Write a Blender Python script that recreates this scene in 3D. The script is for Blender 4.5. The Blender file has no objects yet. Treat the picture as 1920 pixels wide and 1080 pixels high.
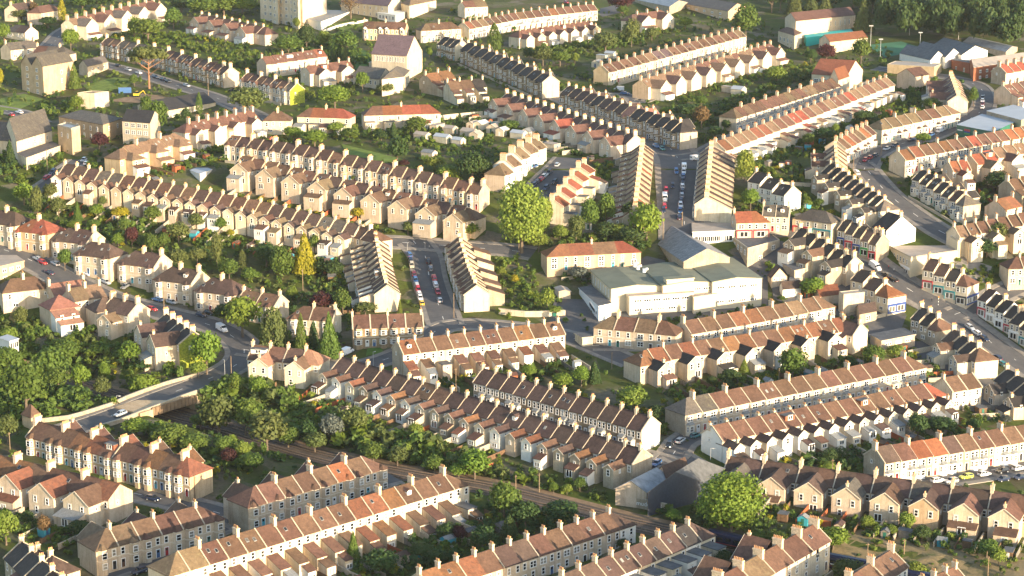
import bpy, math, random
from math import radians, sin, cos, pi, sqrt, atan2, hypot
from mathutils import Vector, Matrix
random.seed(7)
D = bpy.data
SC = bpy.context.scene
COL = SC.collection

# ------------------------------------------------------------------ camera
CAMZ, PITCH, FPX = 171.0, math.atan(840/3600), 3600.0
cam = D.objects.new('camera', D.cameras.new('camera'))
COL.objects.link(cam)
cam.location = (0, 0, CAMZ)
cam.rotation_euler = (pi/2-PITCH, 0, 0)
cam.data.sensor_width = 36.0
cam.data.lens = FPX/1920*36
cam.data.clip_start = 5
cam.data.clip_end = 6000
SC.camera = cam

# ------------------------------------------------------------------ light
SUN_EL, SUN_AZ = 10.5, 45.0         # elevation; degrees to the right of straight behind the camera
S = Vector((sin(radians(SUN_AZ))*cos(radians(SUN_EL)), -cos(radians(SUN_AZ))*cos(radians(SUN_EL)), sin(radians(SUN_EL))))
world = D.worlds.new('World'); SC.world = world; world.use_nodes = True
wn = world.node_tree.nodes; wl = world.node_tree.links
bgn = wn['Background']; bgn.inputs['Strength'].default_value = 0.15
sky = wn.new('ShaderNodeTexSky'); sky.sky_type = 'NISHITA'; sky.sun_disc = False
sky.sun_elevation = radians(SUN_EL)
sky.sun_rotation = atan2(S.x, S.y)
wl.new(sky.outputs[0], bgn.inputs['Color'])
sun = D.objects.new('sun', D.lights.new('sun', 'SUN')); COL.objects.link(sun)
sun.data.energy = 4.0; sun.data.angle = radians(0.5); sun.data.color = (1.0, 0.80, 0.56)
sun.rotation_euler = S.to_track_quat('Z', 'Y').to_euler()
SC.view_settings.view_transform = 'Standard'; SC.view_settings.look = 'None'
SC.view_settings.exposure = 1.6; SC.view_settings.gamma = 1.0; SC.view_settings.use_curve_mapping = False
SC.cycles.max_bounces = 5; SC.cycles.diffuse_bounces = 3; SC.cycles.transparent_max_bounces = 4

# ------------------------------------------------------------------ terrain and placing
PK = [(300, -10.8), (480, 0.0), (600, 8.4), (660, 15.6), (760, 42.6), (980, 59.0), (1900, 125.0)]
def prof(y):
    if y <= PK[0][0]: return PK[0][1]
    for (a, za), (b, zb) in zip(PK, PK[1:]):
        if y <= b: return za+(zb-za)*(y-a)/(b-a)
    return PK[-1][1]
def sstep(a, b, x):
    t = min(1, max(0, (x-a)/(b-a))); return t*t*(3-2*t)
def T(x, y):
    return prof(y) - .08*max(0, x-50)*(1-sstep(610, 720, y))*sstep(430, 520, y)
FW = Vector((0, cos(PITCH), -sin(PITCH))); UPV = Vector((0, sin(PITCH), cos(PITCH)))
def ray(px, py):
    return FW + Vector((1, 0, 0))*((px-960)/FPX) + UPV*((540-py)/FPX)
def unproj(px, py, h=0.0):
    d = ray(px, py)
    f = lambda t: CAMZ + d.z*t - T(d.x*t, d.y*t) - h
    t0 = 330.0
    while t0 < 2600:
        if f(t0+4) < 0: break
        t0 += 4
    a, b = t0, t0+4
    for _ in range(14):
        m = (a+b)/2
        if f(m) < 0: b = m
        else: a = m
    return Vector((d.x*a, d.y*a, CAMZ+d.z*a-h))      # ground point under it
def unproj_z(px, py, z):
    d = ray(px, py); t = (z-CAMZ)/d.z
    return Vector((d.x*t, d.y*t, z))
def project(p):
    q = Vector(p)-Vector((0, 0, CAMZ)); w = q.dot(FW)
    return 960+FPX*q.x/w, 540-FPX*q.dot(UPV)/w, w

# ------------------------------------------------------------------ materials
MATS = {}
def mat(name, build):
    m = D.materials.new(name); m.use_nodes = True
    nt = m.node_tree; b = nt.nodes['Principled BSDF']
    build(nt, b); MATS[name] = m; return m
def nd(nt, typ, **kw):
    n = nt.nodes.new(typ)
    for k, v in kw.items():
        if k in n.inputs.keys() if isinstance(k, str) else False: n.inputs[k].default_value = v
        else: setattr(n, k, v)
    return n
def ramp(nt, fac, stops):
    r = nt.nodes.new('ShaderNodeValToRGB'); e = r.color_ramp.elements
    while len(e) < len(stops): e.new(0.5)
    for el, (p, c) in zip(e, stops): el.position = p; el.color = (*c, 1)
    nt.links.new(fac, r.inputs[0]); return r.outputs[0]
def noise(nt, scale, detail=3.0, rough=.6, coord='Object', vec=None, stretch=None):
    if vec is None:
        tc = nt.nodes.new('ShaderNodeTexCoord'); vec = tc.outputs[coord]
    if stretch:
        mp = nt.nodes.new('ShaderNodeMapping'); mp.inputs['Scale'].default_value = stretch
        nt.links.new(vec, mp.inputs[0]); vec = mp.outputs[0]
    n = nt.nodes.new('ShaderNodeTexNoise'); n.inputs['Scale'].default_value = scale
    n.inputs['Detail'].default_value = detail; n.inputs['Roughness'].default_value = rough
    nt.links.new(vec, n.inputs['Vector']); return n.outputs['Fac']
def geo_pos(nt):
    return nt.nodes.new('ShaderNodeNewGeometry').outputs['Position']
def mixc(nt, fac, a, b, mode='MIX'):
    m = nt.nodes.new('ShaderNodeMix'); m.data_type = 'RGBA'; m.blend_type = mode
    if isinstance(fac, float): m.inputs[0].default_value = fac
    else: nt.links.new(fac, m.inputs[0])
    for i, c in ((6, a), (7, b)):
        if isinstance(c, tuple): m.inputs[i].default_value = (*c, 1)
        else: nt.links.new(c, m.inputs[i])
    return m.outputs[2]
def hsvrand(nt, col, dv=.25, dh=.02):
    """small per-object difference of tone"""
    oi = nt.nodes.new('ShaderNodeObjectInfo')
    h = nt.nodes.new('ShaderNodeHueSaturation')
    mr = nt.nodes.new('ShaderNodeMapRange'); mr.inputs[3].default_value = 1-dv; mr.inputs[4].default_value = 1+dv
    nt.links.new(oi.outputs['Random'], mr.inputs[0]); nt.links.new(mr.outputs[0], h.inputs['Value'])
    mr2 = nt.nodes.new('ShaderNodeMapRange'); mr2.inputs[3].default_value = .5-dh; mr2.inputs[4].default_value = .5+dh
    m = nt.nodes.new('ShaderNodeMath'); m.operation = 'FRACT'
    mm = nt.nodes.new('ShaderNodeMath'); mm.operation = 'MULTIPLY'; mm.inputs[1].default_value = 7.31
    nt.links.new(oi.outputs['Random'], mm.inputs[0]); nt.links.new(mm.outputs[0], m.inputs[0]); nt.links.new(m.outputs[0], mr2.inputs[0])
    nt.links.new(mr2.outputs[0], h.inputs['Hue'])
    nt.links.new(col, h.inputs['Color']); return h.outputs[0]
def plain(name, col, rough=.8, spec=.3, metal=0.0, var=.15, scale=2.0):
    def f(nt, b):
        n = noise(nt, scale, 4, .6, vec=geo_pos(nt))
        lo = tuple(c*(1-var) for c in col); hi = tuple(min(1, c*(1+var)) for c in col)
        nt.links.new(ramp(nt, n, [(.3, lo), (.7, hi)]), b.inputs['Base Color'])
        b.inputs['Roughness'].default_value = rough; b.inputs['Specular IOR Level'].default_value = spec
        b.inputs['Metallic'].default_value = metal
    return mat(name, f)
def stone(name, c, dark, course=True, rubble=.0):
    def f(nt, b):
        p = geo_pos(nt)
        n1 = noise(nt, .35, 4, .65, vec=p); n2 = noise(nt, 3.2, 3, .7, vec=p, stretch=(1, 1, 2.2))
        a = ramp(nt, n1, [(.28, dark), (.62, c)])
        sp = ramp(nt, n2, [(.35-.1*rubble, tuple(x*(.78-.3*rubble) for x in c)), (.65, (1, 1, 1))])
        col = mixc(nt, .35+.45*rubble, a, sp, 'MULTIPLY')
        # rain streaks down the wall
        n3 = noise(nt, .9, 3, .6, vec=p, stretch=(1.6, 1.6, .12))
        st = ramp(nt, n3, [(.36, (.72, .68, .62)), (.5, (1, 1, 1))])
        col = mixc(nt, .55, col, st, 'MULTIPLY')
        nt.links.new(hsvrand(nt, col, .10, .006), b.inputs['Base Color'])
        b.inputs['Roughness'].default_value = .9; b.inputs['Specular IOR Level'].default_value = .15
        bp = nt.nodes.new('ShaderNodeBump'); bp.inputs['Strength'].default_value = .25; bp.inputs['Distance'].default_value = .05
        nt.links.new(n2, bp.inputs['Height']); nt.links.new(bp.outputs[0], b.inputs['Normal'])
    return mat(name, f)
stone('wall_cream', (.62, .515, .39), (.47, .385, .285))
stone('wall_pale', (.68, .595, .45), (.53, .455, .34))
stone('wall_honey', (.60, .46, .30), (.47, .35, .22))
stone('wall_grey', (.48, .41, .31), (.35, .29, .21), rubble=.3)
stone('wall_rubble', (.40, .31, .20), (.26, .19, .12), rubble=.8)
stone('wall_brick', (.36, .14, .08), (.27, .10, .06), rubble=.2)
plain('wall_white', (.72, .70, .64), .8, var=.08, scale=.8)
plain('wall_pink', (.62, .36, .32), .8, var=.08)
plain('coping', (.42, .36, .27), .9, var=.25, scale=3)
plain('chimney_stone', (.54, .44, .32), .9, var=.3, scale=2.5)
plain('pot', (.55, .30, .15), .8, var=.35, scale=1.5)
plain('frame', (.80, .80, .78), .4, var=.03)
plain('trim', (.62, .55, .44), .8, var=.12)
plain('lead', (.20, .21, .21), .7, var=.25)
plain('felt', (.10, .105, .11), .85, var=.3, scale=.6)
plain('greyfelt', (.17, .18, .13), .9, var=.14, scale=.25)
plain('dark_metal', (.05, .05, .055), .5, var=.1)
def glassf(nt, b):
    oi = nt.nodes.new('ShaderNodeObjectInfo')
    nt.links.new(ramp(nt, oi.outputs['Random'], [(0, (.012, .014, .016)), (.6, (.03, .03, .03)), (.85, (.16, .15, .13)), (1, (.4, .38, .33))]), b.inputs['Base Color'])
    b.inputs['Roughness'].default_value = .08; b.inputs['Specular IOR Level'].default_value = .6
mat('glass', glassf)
for i, c in enumerate([(.04, .10, .22), (.35, .03, .03), (.62, .62, .6), (.03, .14, .10), (.10, .05, .03), (.05, .30, .38), (.02, .02, .025)]):
    plain('door%d' % i, c, .4, var=.05)
def tiles(name, c1, c2, moss=.0, patch=0.0):
    def f(nt, b):
        tc = nt.nodes.new('ShaderNodeTexCoord').outputs['Object']
        n1 = noise(nt, .30, 4, .7, vec=geo_pos(nt))
        n2 = noise(nt, 1.15, 5, .75, vec=geo_pos(nt))
        col = ramp(nt, n1, [(.3, c1), (.68, c2)])
        col = mixc(nt, .75, col, ramp(nt, n2, [(.30, (.52, .50, .48)), (.68, (1.32, 1.26, 1.18))]), 'MULTIPLY')
        if patch:
            n3 = noise(nt, 1.1, 5, .75, vec=geo_pos(nt))
            col = mixc(nt, ramp(nt, n3, [(.5, (0, 0, 0)), (.56, (patch,)*3)]), col, (.25, .10, .045))
        if moss:
            n4 = noise(nt, .8, 5, .7, vec=geo_pos(nt))
            col = mixc(nt, ramp(nt, n4, [(.55, (0, 0, 0)), (.7, (moss,)*3)]), col, (.24, .21, .12))
        nt.links.new(hsvrand(nt, col, .22, .015), b.inputs['Base Color'])
        w = nt.nodes.new('ShaderNodeTexWave'); w.bands_direction = 'Z'; w.wave_profile = 'SAW'; w.inputs['Scale'].default_value = 1.6
        w.inputs['Distortion'].default_value = .3
        nt.links.new(tc, w.inputs['Vector'])
        bp = nt.nodes.new('ShaderNodeBump'); bp.inputs['Strength'].default_value = .5; bp.inputs['Distance'].default_value = .06
        nt.links.new(w.outputs['Fac'], bp.inputs['Height']); nt.links.new(bp.outputs[0], b.inputs['Normal'])
        b.inputs['Roughness'].default_value = .8; b.inputs['Specular IOR Level'].default_value = .25
    return mat(name, f)
ROOF = {}
for k, nm, a, b_, kw in [('b', 'tile_brown', (.088, .052, .037), (.138, .083, .060), {}),
                 ('c', 'tile_dark_brown', (.062, .042, .036), (.096, .065, .056), {}),
                 ('r', 'tile_red', (.165, .060, .034), (.225, .085, .048), {}),
                 ('o', 'tile_orange_mottled', (.120, .060, .036), (.165, .084, .050), {'patch': .4}),
                 ('t', 'tile_tan', (.120, .085, .055), (.165, .12, .078), {'moss': .5}),
                 ('g', 'slate_grey', (.080, .072, .066), (.115, .104, .092), {'moss': .5}),
                 ('d', 'slate_dark', (.030, .028, .029), (.048, .044, .042), {}),
                 ('p', 'tile_pink', (.25, .125, .09), (.29, .15, .115), {}),
                 ('v', 'slate_purple', (.105, .075, .085), (.14, .10, .11), {})]:
    tiles(nm, a, b_, **kw); ROOF[k] = nm
ROOFADJ = {'b': 'brown tiled', 'c': 'dark brown tiled', 'r': 'red tiled', 'o': 'mottled orange tiled', 't': 'tan tiled',
           'g': 'grey slate', 'd': 'dark slate', 'p': 'pinkish tiled', 'v': 'purple slate'}

# ------------------------------------------------------------------ mesh building
class MB:
    def __init__(s): s.v = []; s.f = []; s.m = []
    def poly(s, pts, m):
        n = len(s.v); s.v.extend([tuple(p) for p in pts]); s.f.append(tuple(range(n, n+len(pts)))); s.m.append(m)
    def hexa(s, b, t, m, top=True, bot=True, side=True, mt=None):
        """b, t: matching loops of points (bottom, top), counter-clockwise seen from above"""
        n = len(s.v); k = len(b)
        s.v.extend([tuple(p) for p in b]); s.v.extend([tuple(p) for p in t])
        if side:
            for i in range(k):
                j = (i+1) % k; s.f.append((n+i, n+j, n+k+j, n+k+i)); s.m.append(m)
        if top: s.f.append(tuple(range(n+k, n+2*k))); s.m.append(mt or m)
        if bot: s.f.append(tuple(range(n+k-1, n-1, -1))); s.m.append(m)
    def box(s, x0, x1, y0, y1, z0, z1, m, bot=True, mt=None):
        b = [(x0, y0, z0), (x1, y0, z0), (x1, y1, z0), (x0, y1, z0)]
        s.hexa(b, [(x, y, z1) for x, y, _ in b], m, bot=bot, mt=mt)
    def slab(s, pts, th, m):
        """a sloping sheet with thickness th below"""
        s.hexa([(x, y, z-th) for x, y, z in pts], pts, m)
    def cyl(s, x, y, z0, z1, r0, r1, m, k=8):
        b = [(x+r0*cos(2*pi*i/k), y+r0*sin(2*pi*i/k), z0) for i in range(k)]
        t = [(x+r1*cos(2*pi*i/k), y+r1*sin(2*pi*i/k), z1) for i in range(k)]
        s.hexa(b, t, m)
    def tube(s, p, q, r0, r1, m, k=6):
        p = Vector(p); q = Vector(q); d = (q-p).normalized()
        a = d.orthogonal().normalized(); c = d.cross(a)
        b = [p+a*(r0*cos(2*pi*i/k))+c*(r0*sin(2*pi*i/k)) for i in range(k)]
        t = [q+a*(r1*cos(2*pi*i/k))+c*(r1*sin(2*pi*i/k)) for i in range(k)]
        s.hexa(b, t, m)
    def mesh(s, name):
        me = D.meshes.new(name); me.from_pydata(s.v, [], s.f)
        used = []
        for m in s.m:
            if m not in used: used.append(m)
        for m in used: me.materials.append(MATS[m])
        idx = {m: i for i, m in enumerate(used)}
        me.polygons.foreach_set('material_index', [idx[m] for m in s.m])
        me.update(); return me
    def add(s, o, M):
        n = len(s.v); s.v.extend([tuple(M @ Vector(p)) for p in o.v])
        s.f.extend([tuple(i+n for i in f) for f in o.f]); s.m.extend(o.m)

CACHE = {}
class Part:
    __slots__ = ('name', 'mb', 'loc', 'rz', 'ch', 'label', 'key')
    def __init__(s, name, mb, loc=(0, 0, 0), rz=0.0, label=None, key=None):
        s.name = name; s.mb = mb; s.loc = loc; s.rz = rz; s.ch = []; s.label = label; s.key = key
    def add(s, p): s.ch.append(p); return p
def props(o, label=None, cat=None, group=None, kind=None):
    if label: o['label'] = label
    if cat: o['category'] = cat
    if group: o['group'] = group
    if kind: o['kind'] = kind
    return o
def mesh_of(p):
    if p.key is None: return p.mb.mesh(p.name)
    if p.key not in CACHE: CACHE[p.key] = p.mb.mesh(p.name)
    return CACHE[p.key]
def realize(p, parent):
    o = D.objects.new(p.name, mesh_of(p)); COL.objects.link(o); o.parent = parent
    o.location = p.loc; o.rotation_euler = (0, 0, p.rz)
    if p.label: o['label'] = p.label
    for c in p.ch: realize(c, o)
    return o
def flatten(p, M, out):
    M2 = M @ Matrix.Translation(p.loc) @ Matrix.Rotation(p.rz, 4, 'Z')
    if p.mb: out.add(p.mb, M2)
    for c in p.ch: flatten(c, M2, out)
def empty(name, loc, rz=0.0):
    o = D.objects.new(name, None); COL.objects.link(o); o.location = loc; o.rotation_euler = (0, 0, rz)
    o.empty_display_size = .5
    return o
def single(name, mb, label=None, cat=None, group=None, kind=None, loc=(0, 0, 0), rz=0):
    o = D.objects.new(name, mb.mesh(name)); COL.objects.link(o); o.location = loc; o.rotation_euler = (0, 0, rz)
    return props(o, label, cat, group, kind)
ORD = ['zeroth', 'first', 'second', 'third', 'fourth', 'fifth', 'sixth', 'seventh', 'eighth', 'ninth', 'tenth', 'eleventh', 'twelfth',
       'thirteenth', 'fourteenth', 'fifteenth', 'sixteenth', 'seventeenth', 'eighteenth', 'nineteenth', 'twentieth', 'twenty-first',
       'twenty-second', 'twenty-third', 'twenty-fourth', 'twenty-fifth', 'twenty-sixth', 'twenty-seventh', 'twenty-eighth', 'twenty-ninth', 'thirtieth'] + ['%dth' % i for i in range(31, 90)]
# ------------------------------------------------------------------ windows, doors and other small parts (face -y, wall surface at y = 0)
def mb_window(w, h, lights=1, rail=True, sill=True, frame='frame'):
    m = MB(); t = .11
    m.poly([(-w/2, -.03, 0), (w/2, -.03, 0), (w/2, -.03, h), (-w/2, -.03, h)], 'glass')
    for x0, x1 in ((-w/2-.04, -w/2+t), (w/2-t, w/2+.04)): m.box(x0, x1, -.10, .02, 0, h, frame)
    m.box(-w/2+t, w/2-t, -.10, .02, h-t, h+.03, frame); m.box(-w/2+t, w/2-t, -.10, .02, 0, t, frame)
    for i in range(1, lights):
        x = -w/2+w*i/lights; m.box(x-.09, x+.09, -.105, .02, t, h-t, frame)
    if rail: m.box(-w/2+t, w/2-t, -.085, .02, h*.5-.05, h*.5+.05, frame)
    if sill:
        m.box(-w/2-.16, w/2+.16, -.16, .0, -.16, -.003, 'trim')
        m.box(-w/2-.16, w/2+.16, -.06, .0, h+.033, h+.26, 'trim')
    return m
WIN = {'sash': mb_window(1.05, 1.75), 'pair': mb_window(2.0, 1.65, 2), 'tri': mb_window(2.5, 1.6, 3), 'small': mb_window(.65, .95, rail=False),
       'wide': mb_window(1.7, 1.2, 2, rail=False), 'slim': mb_window(.55, 1.6, sill=False), 'shop': mb_window(3.0, 2.0, 2, rail=False, sill=False),
       'patio': mb_window(2.0, 2.05, 2, rail=False, sill=False), 'bay': mb_window(1.35, 1.65, 1, sill=False), 'strip': mb_window(2.6, .9, 3, rail=False),
       'tall': mb_window(.7, 2.6, rail=False)}
def window(kind, x, y, z, rz=0.0):
    return Part('window', WIN[kind], (x, y, z), rz, key='win_'+kind)
def mb_door(c):
    m = MB(); m.box(-.48, .48, -.05, .02, 0, 2.1, 'door%d' % c)
    m.box(-.60, -.48, -.10, .02, 0, 2.25, 'frame'); m.box(.48, .60, -.10, .02, 0, 2.25, 'frame'); m.box(-.48, .48, -.10, .02, 2.1, 2.25, 'frame')
    m.poly([(-.3, -.056, 1.3), (.3, -.056, 1.3), (.3, -.056, 1.9), (-.3, -.056, 1.9)], 'glass')
    return m
DOORS = [mb_door(i) for i in range(7)]
def door(c, x, y, z, rz=0.0): return Part('door', DOORS[c], (x, y, z), rz, key='door%d' % c)
def mb_chimney(w, d, h, npots):
    m = MB(); m.box(-w/2, w/2, -d/2, d/2, 0, h, 'chimney_stone'); m.box(-w/2-.1, w/2+.1, -d/2-.1, d/2+.1, h-.32, h-.02, 'chimney_stone')
    for i in range(npots):
        y = -d/2+d*(i+.5)/npots; m.cyl(0, y, h, h+.62, .17, .13, 'pot', 6)
    return m
CHIM = {'big': mb_chimney(.85, 1.7, 2.6, 4), 'mid': mb_chimney(.7, 1.2, 2.25, 3), 'small': mb_chimney(.6, .75, 1.9, 2), 'wide': mb_chimney(.9, 2.6, 2.5, 6)}
def chimney(k, x, y, z, rz=0.0): return Part('chimney', CHIM[k], (x, y, z), rz, key='chim_'+k)
def ridge_roof(m, x0, x1, yc, yf, ze_c, ze_f, zr, mt, hl=0, hr=0, oh=.28, th=.16):
    """gable/hip roof along x; camera eave at -yc, far eave at +yf, ridge at y=0; hl/hr = hip inset at either end"""
    sc = (zr-ze_c)/yc; sf = (zr-ze_f)/yf
    c0 = -yc-oh; f0 = yf+oh; zc = ze_c-oh*sc; zf = ze_f-oh*sf
    xl = x0-(oh if hl else 0); xr = x1+(oh if hr else 0)
    a, b = x0+hl, x1-hr
    m.slab([(xl, c0, zc), (xr, c0, zc), (b, 0, zr), (a, 0, zr)], th, mt)
    m.slab([(xr, f0, zf), (xl, f0, zf), (a, 0, zr), (b, 0, zr)], th, mt)
    if hl: m.slab([(xl, f0, zf), (xl, c0, zc), (a, 0, zr)], th, mt)
    if hr: m.slab([(xr, c0, zc), (xr, f0, zf), (b, 0, zr)], th, mt)
    # ridge and hip tiles
    m.box(a, b, -.13, .13, zr-.06, zr+.07, mt)
def coping_mb(yc, yf, ze_c, ze_f, zr, w=.32, up=.22):
    m = MB()
    for s, yy, ze in ((-1, yc, ze_c), (1, yf, ze_f)):
        y0 = s*(yy+.3); z0 = ze-.3*(zr-ze)/yy
        q = [(-w/2, y0, z0+up), (w/2, y0, z0+up), (w/2, 0, zr+up), (-w/2, 0, zr+up)]
        if s > 0: q = [q[1], q[0], q[3], q[2]]
        m.slab(q, up+.25, 'coping')
    return m
def bay_mb(W, dp, z0, z1, two):
    """canted bay on the wall at y=0, reaching out to -dp"""
    m = MB(); k = W/2; c = W/2-dp*.75
    b = [(-k, 0, z0), (-c, -dp, z0), (c, -dp, z0), (k, 0, z0)]
    m.hexa(b, [(x, y, z1) for x, y, _ in b], 'BAY')
    for z in ((2.75, 3.05) if two else ()):
        pass
    if two: 
        b2 = [(x*1.03, y*1.05, 2.75) for x, y, _ in b]; m.hexa(b2, [(x, y, 3.0) for x, y, _ in b2], 'trim')
    b3 = [(x*1.05, y*1.08, z1+.001) for x, y, _ in b]; m.hexa(b3, [(x, y, z1+.18) for x, y, _ in b3], 'trim')
    return m
def recol(m, old, new):
    r = MB(); r.v = m.v; r.f = m.f; r.m = [new if x == old else x for x in m.m]; return r

LAYOUT = []          # (distance, row dict, root part, loc, rot, label)
FOOT = []            # plan footprints, to keep trees and cars off the houses

def wing_parts(house, spec, W, cx, dep, ywall, ze, wallm, roofm, rr, lean=True, chim=True, depth2=None, winon=True):
    """a rear wing: a gabled or mono-pitch block standing out to -y from the wall at y = ywall"""
    x0, x1 = cx-W/2, cx+W/2; y0, y1 = ywall-dep, ywall
    mw = MB(); mr = MB()
    if spec in 'SP':
        rise = W/2*.72; zr = ze+rise
        mw.box(x0, x1, y0, y1, -3, ze, wallm)
        mw.poly([(x0, y0, ze), (x1, y0, ze), (cx, y0, zr-.05)], wallm)
        oh = .2; yb = y1+2.6
        mr.slab([(x0-oh, y0-oh, ze-oh*.72), (cx, y0-oh, zr), (cx, yb, zr), (x0-oh, yb, ze-oh*.72)], .15, roofm)
        mr.slab([(cx, y0-oh, zr), (x1+oh, y0-oh, ze-oh*.72), (x1+oh, yb, ze-oh*.72), (cx, yb, zr)], .15, roofm)
        # barge boards
        for sx in (-1, 1):
            xe = cx+sx*(W/2+oh)
            q = [(xe, y0-oh-.08, ze-oh*.72-.22), (cx, y0-oh-.08, zr-.22)] if sx < 0 else [(cx, y0-oh-.08, zr-.22), (xe, y0-oh-.08, ze-oh*.72-.22)]
            mr.hexa([(q[0][0], q[0][1], q[0][2]), (q[1][0], q[1][1], q[1][2]), (q[1][0], q[1][1]+.07, q[1][2]), (q[0][0], q[0][1]+.07, q[0][2])],
                    [(q[0][0], q[0][1], q[0][2]+.26), (q[1][0], q[1][1], q[1][2]+.26), (q[1][0], q[1][1]+.07, q[1][2]+.26), (q[0][0], q[0][1]+.07, q[0][2]+.26)], 'trim')
    elif spec == 'H':
        rise = W/2*.6; zr = ze+rise; oh = .25
        mw.box(x0, x1, y0, y1, -3, ze, wallm); ya = y0+W*.45; yb = y1+2.6; zz = ze-oh*.6
        mr.slab([(x0-oh, y0-oh, zz), (cx, ya, zr), (cx, yb, zr), (x0-oh, yb, zz)], .15, roofm)
        mr.slab([(cx, ya, zr), (x1+oh, y0-oh, zz), (x1+oh, yb, zz), (cx, yb, zr)], .15, roofm)
        mr.slab([(x0-oh, y0-oh, zz), (x1+oh, y0-oh, zz), (cx, ya, zr)], .15, roofm)
    elif spec == 'M':
        zt = ze+dep*.34
        mw.hexa([(x0, y0, -3), (x1, y0, -3), (x1, y1, -3), (x0, y1, -3)], [(x0, y0, ze), (x1, y0, ze), (x1, y1, zt), (x0, y1, zt)], wallm)
        mr.slab([(x0-.15, y0-.25, ze+.02), (x1+.15, y0-.25, ze+.02), (x1+.15, y1-.003, zt+.14), (x0-.15, y1-.003, zt+.14)], .15, roofm)
    else:
        mw.box(x0, x1, y0, y1, -3, ze, wallm)
        mr.box(x0-.15, x1+.15, y0-.15, y1-.003, ze+.001, ze+.22, 'felt')
    wp = house.add(Part('rear_wing', mw)); rp = wp.add(Part('roof', mr))
    if winon:
        if W > 5:
            for sx in (-1, 1): wp.add(window('sash', cx+sx*W*.24, y0, max(ze-2.55, 3.0)))
            if rr.random() < .6: wp.add(window('patio' if rr.random() < .5 else 'sash', cx+W*.2*rr.choice((-1, 1)), y0, .2))
        else:
            wp.add(window('sash' if rr.random() < .75 and ze > 4.4 else 'small', cx, y0, max(ze-2.4, 2.9) if ze > 4.4 else ze-1.4))
            if rr.random() < .5: wp.add(window('wide' if rr.random() < .6 else 'patio', cx, y0, .5))
        if ze > 4: wp.add(window('small', x1, (y0+y1)/2, 3.4, pi/2))
    if chim and spec in 'SPH' and rr.random() < .55:
        rp.add(chimney('small', cx, y0+ (1.0 if spec != 'H' else W*.5), ze+W/2*.6-.6))
    if lean and rr.random() < .62:
        ld = rr.uniform(2.2, 3.6); lw = W*rr.uniform(.7, 1.0); lx = cx+(W-lw)/2*rr.choice((-1, 1)); zt = 3.2; zl = 2.35
        ml = MB(); ml.hexa([(lx-lw/2, y0-ld, -3), (lx+lw/2, y0-ld, -3), (lx+lw/2, y0-.003, -3), (lx-lw/2, y0-.003, -3)],
                           [(lx-lw/2, y0-ld, zl), (lx+lw/2, y0-ld, zl), (lx+lw/2, y0-.003, zt), (lx-lw/2, y0-.003, zt)], rr.choice((wallm, 'wall_white', wallm)))
        lp = house.add(Part('lean_to', ml)); ml2 = MB()
        ml2.slab([(lx-lw/2-.15, y0-ld-.25, zl-.0), (lx+lw/2+.15, y0-ld-.25, zl-.0), (lx+lw/2+.15, y0-.006, zt+.16), (lx-lw/2-.15, y0-.006, zt+.16)], .14, rr.choice((roofm, roofm, ROOF['b'], 'lead')))
        lp.add(Part('roof', ml2))
        if winon: lp.add(window('wide' if rr.random() < .6 else 'patio', lx, y0-ld, .6 if rr.random() < .6 else .1))

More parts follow.
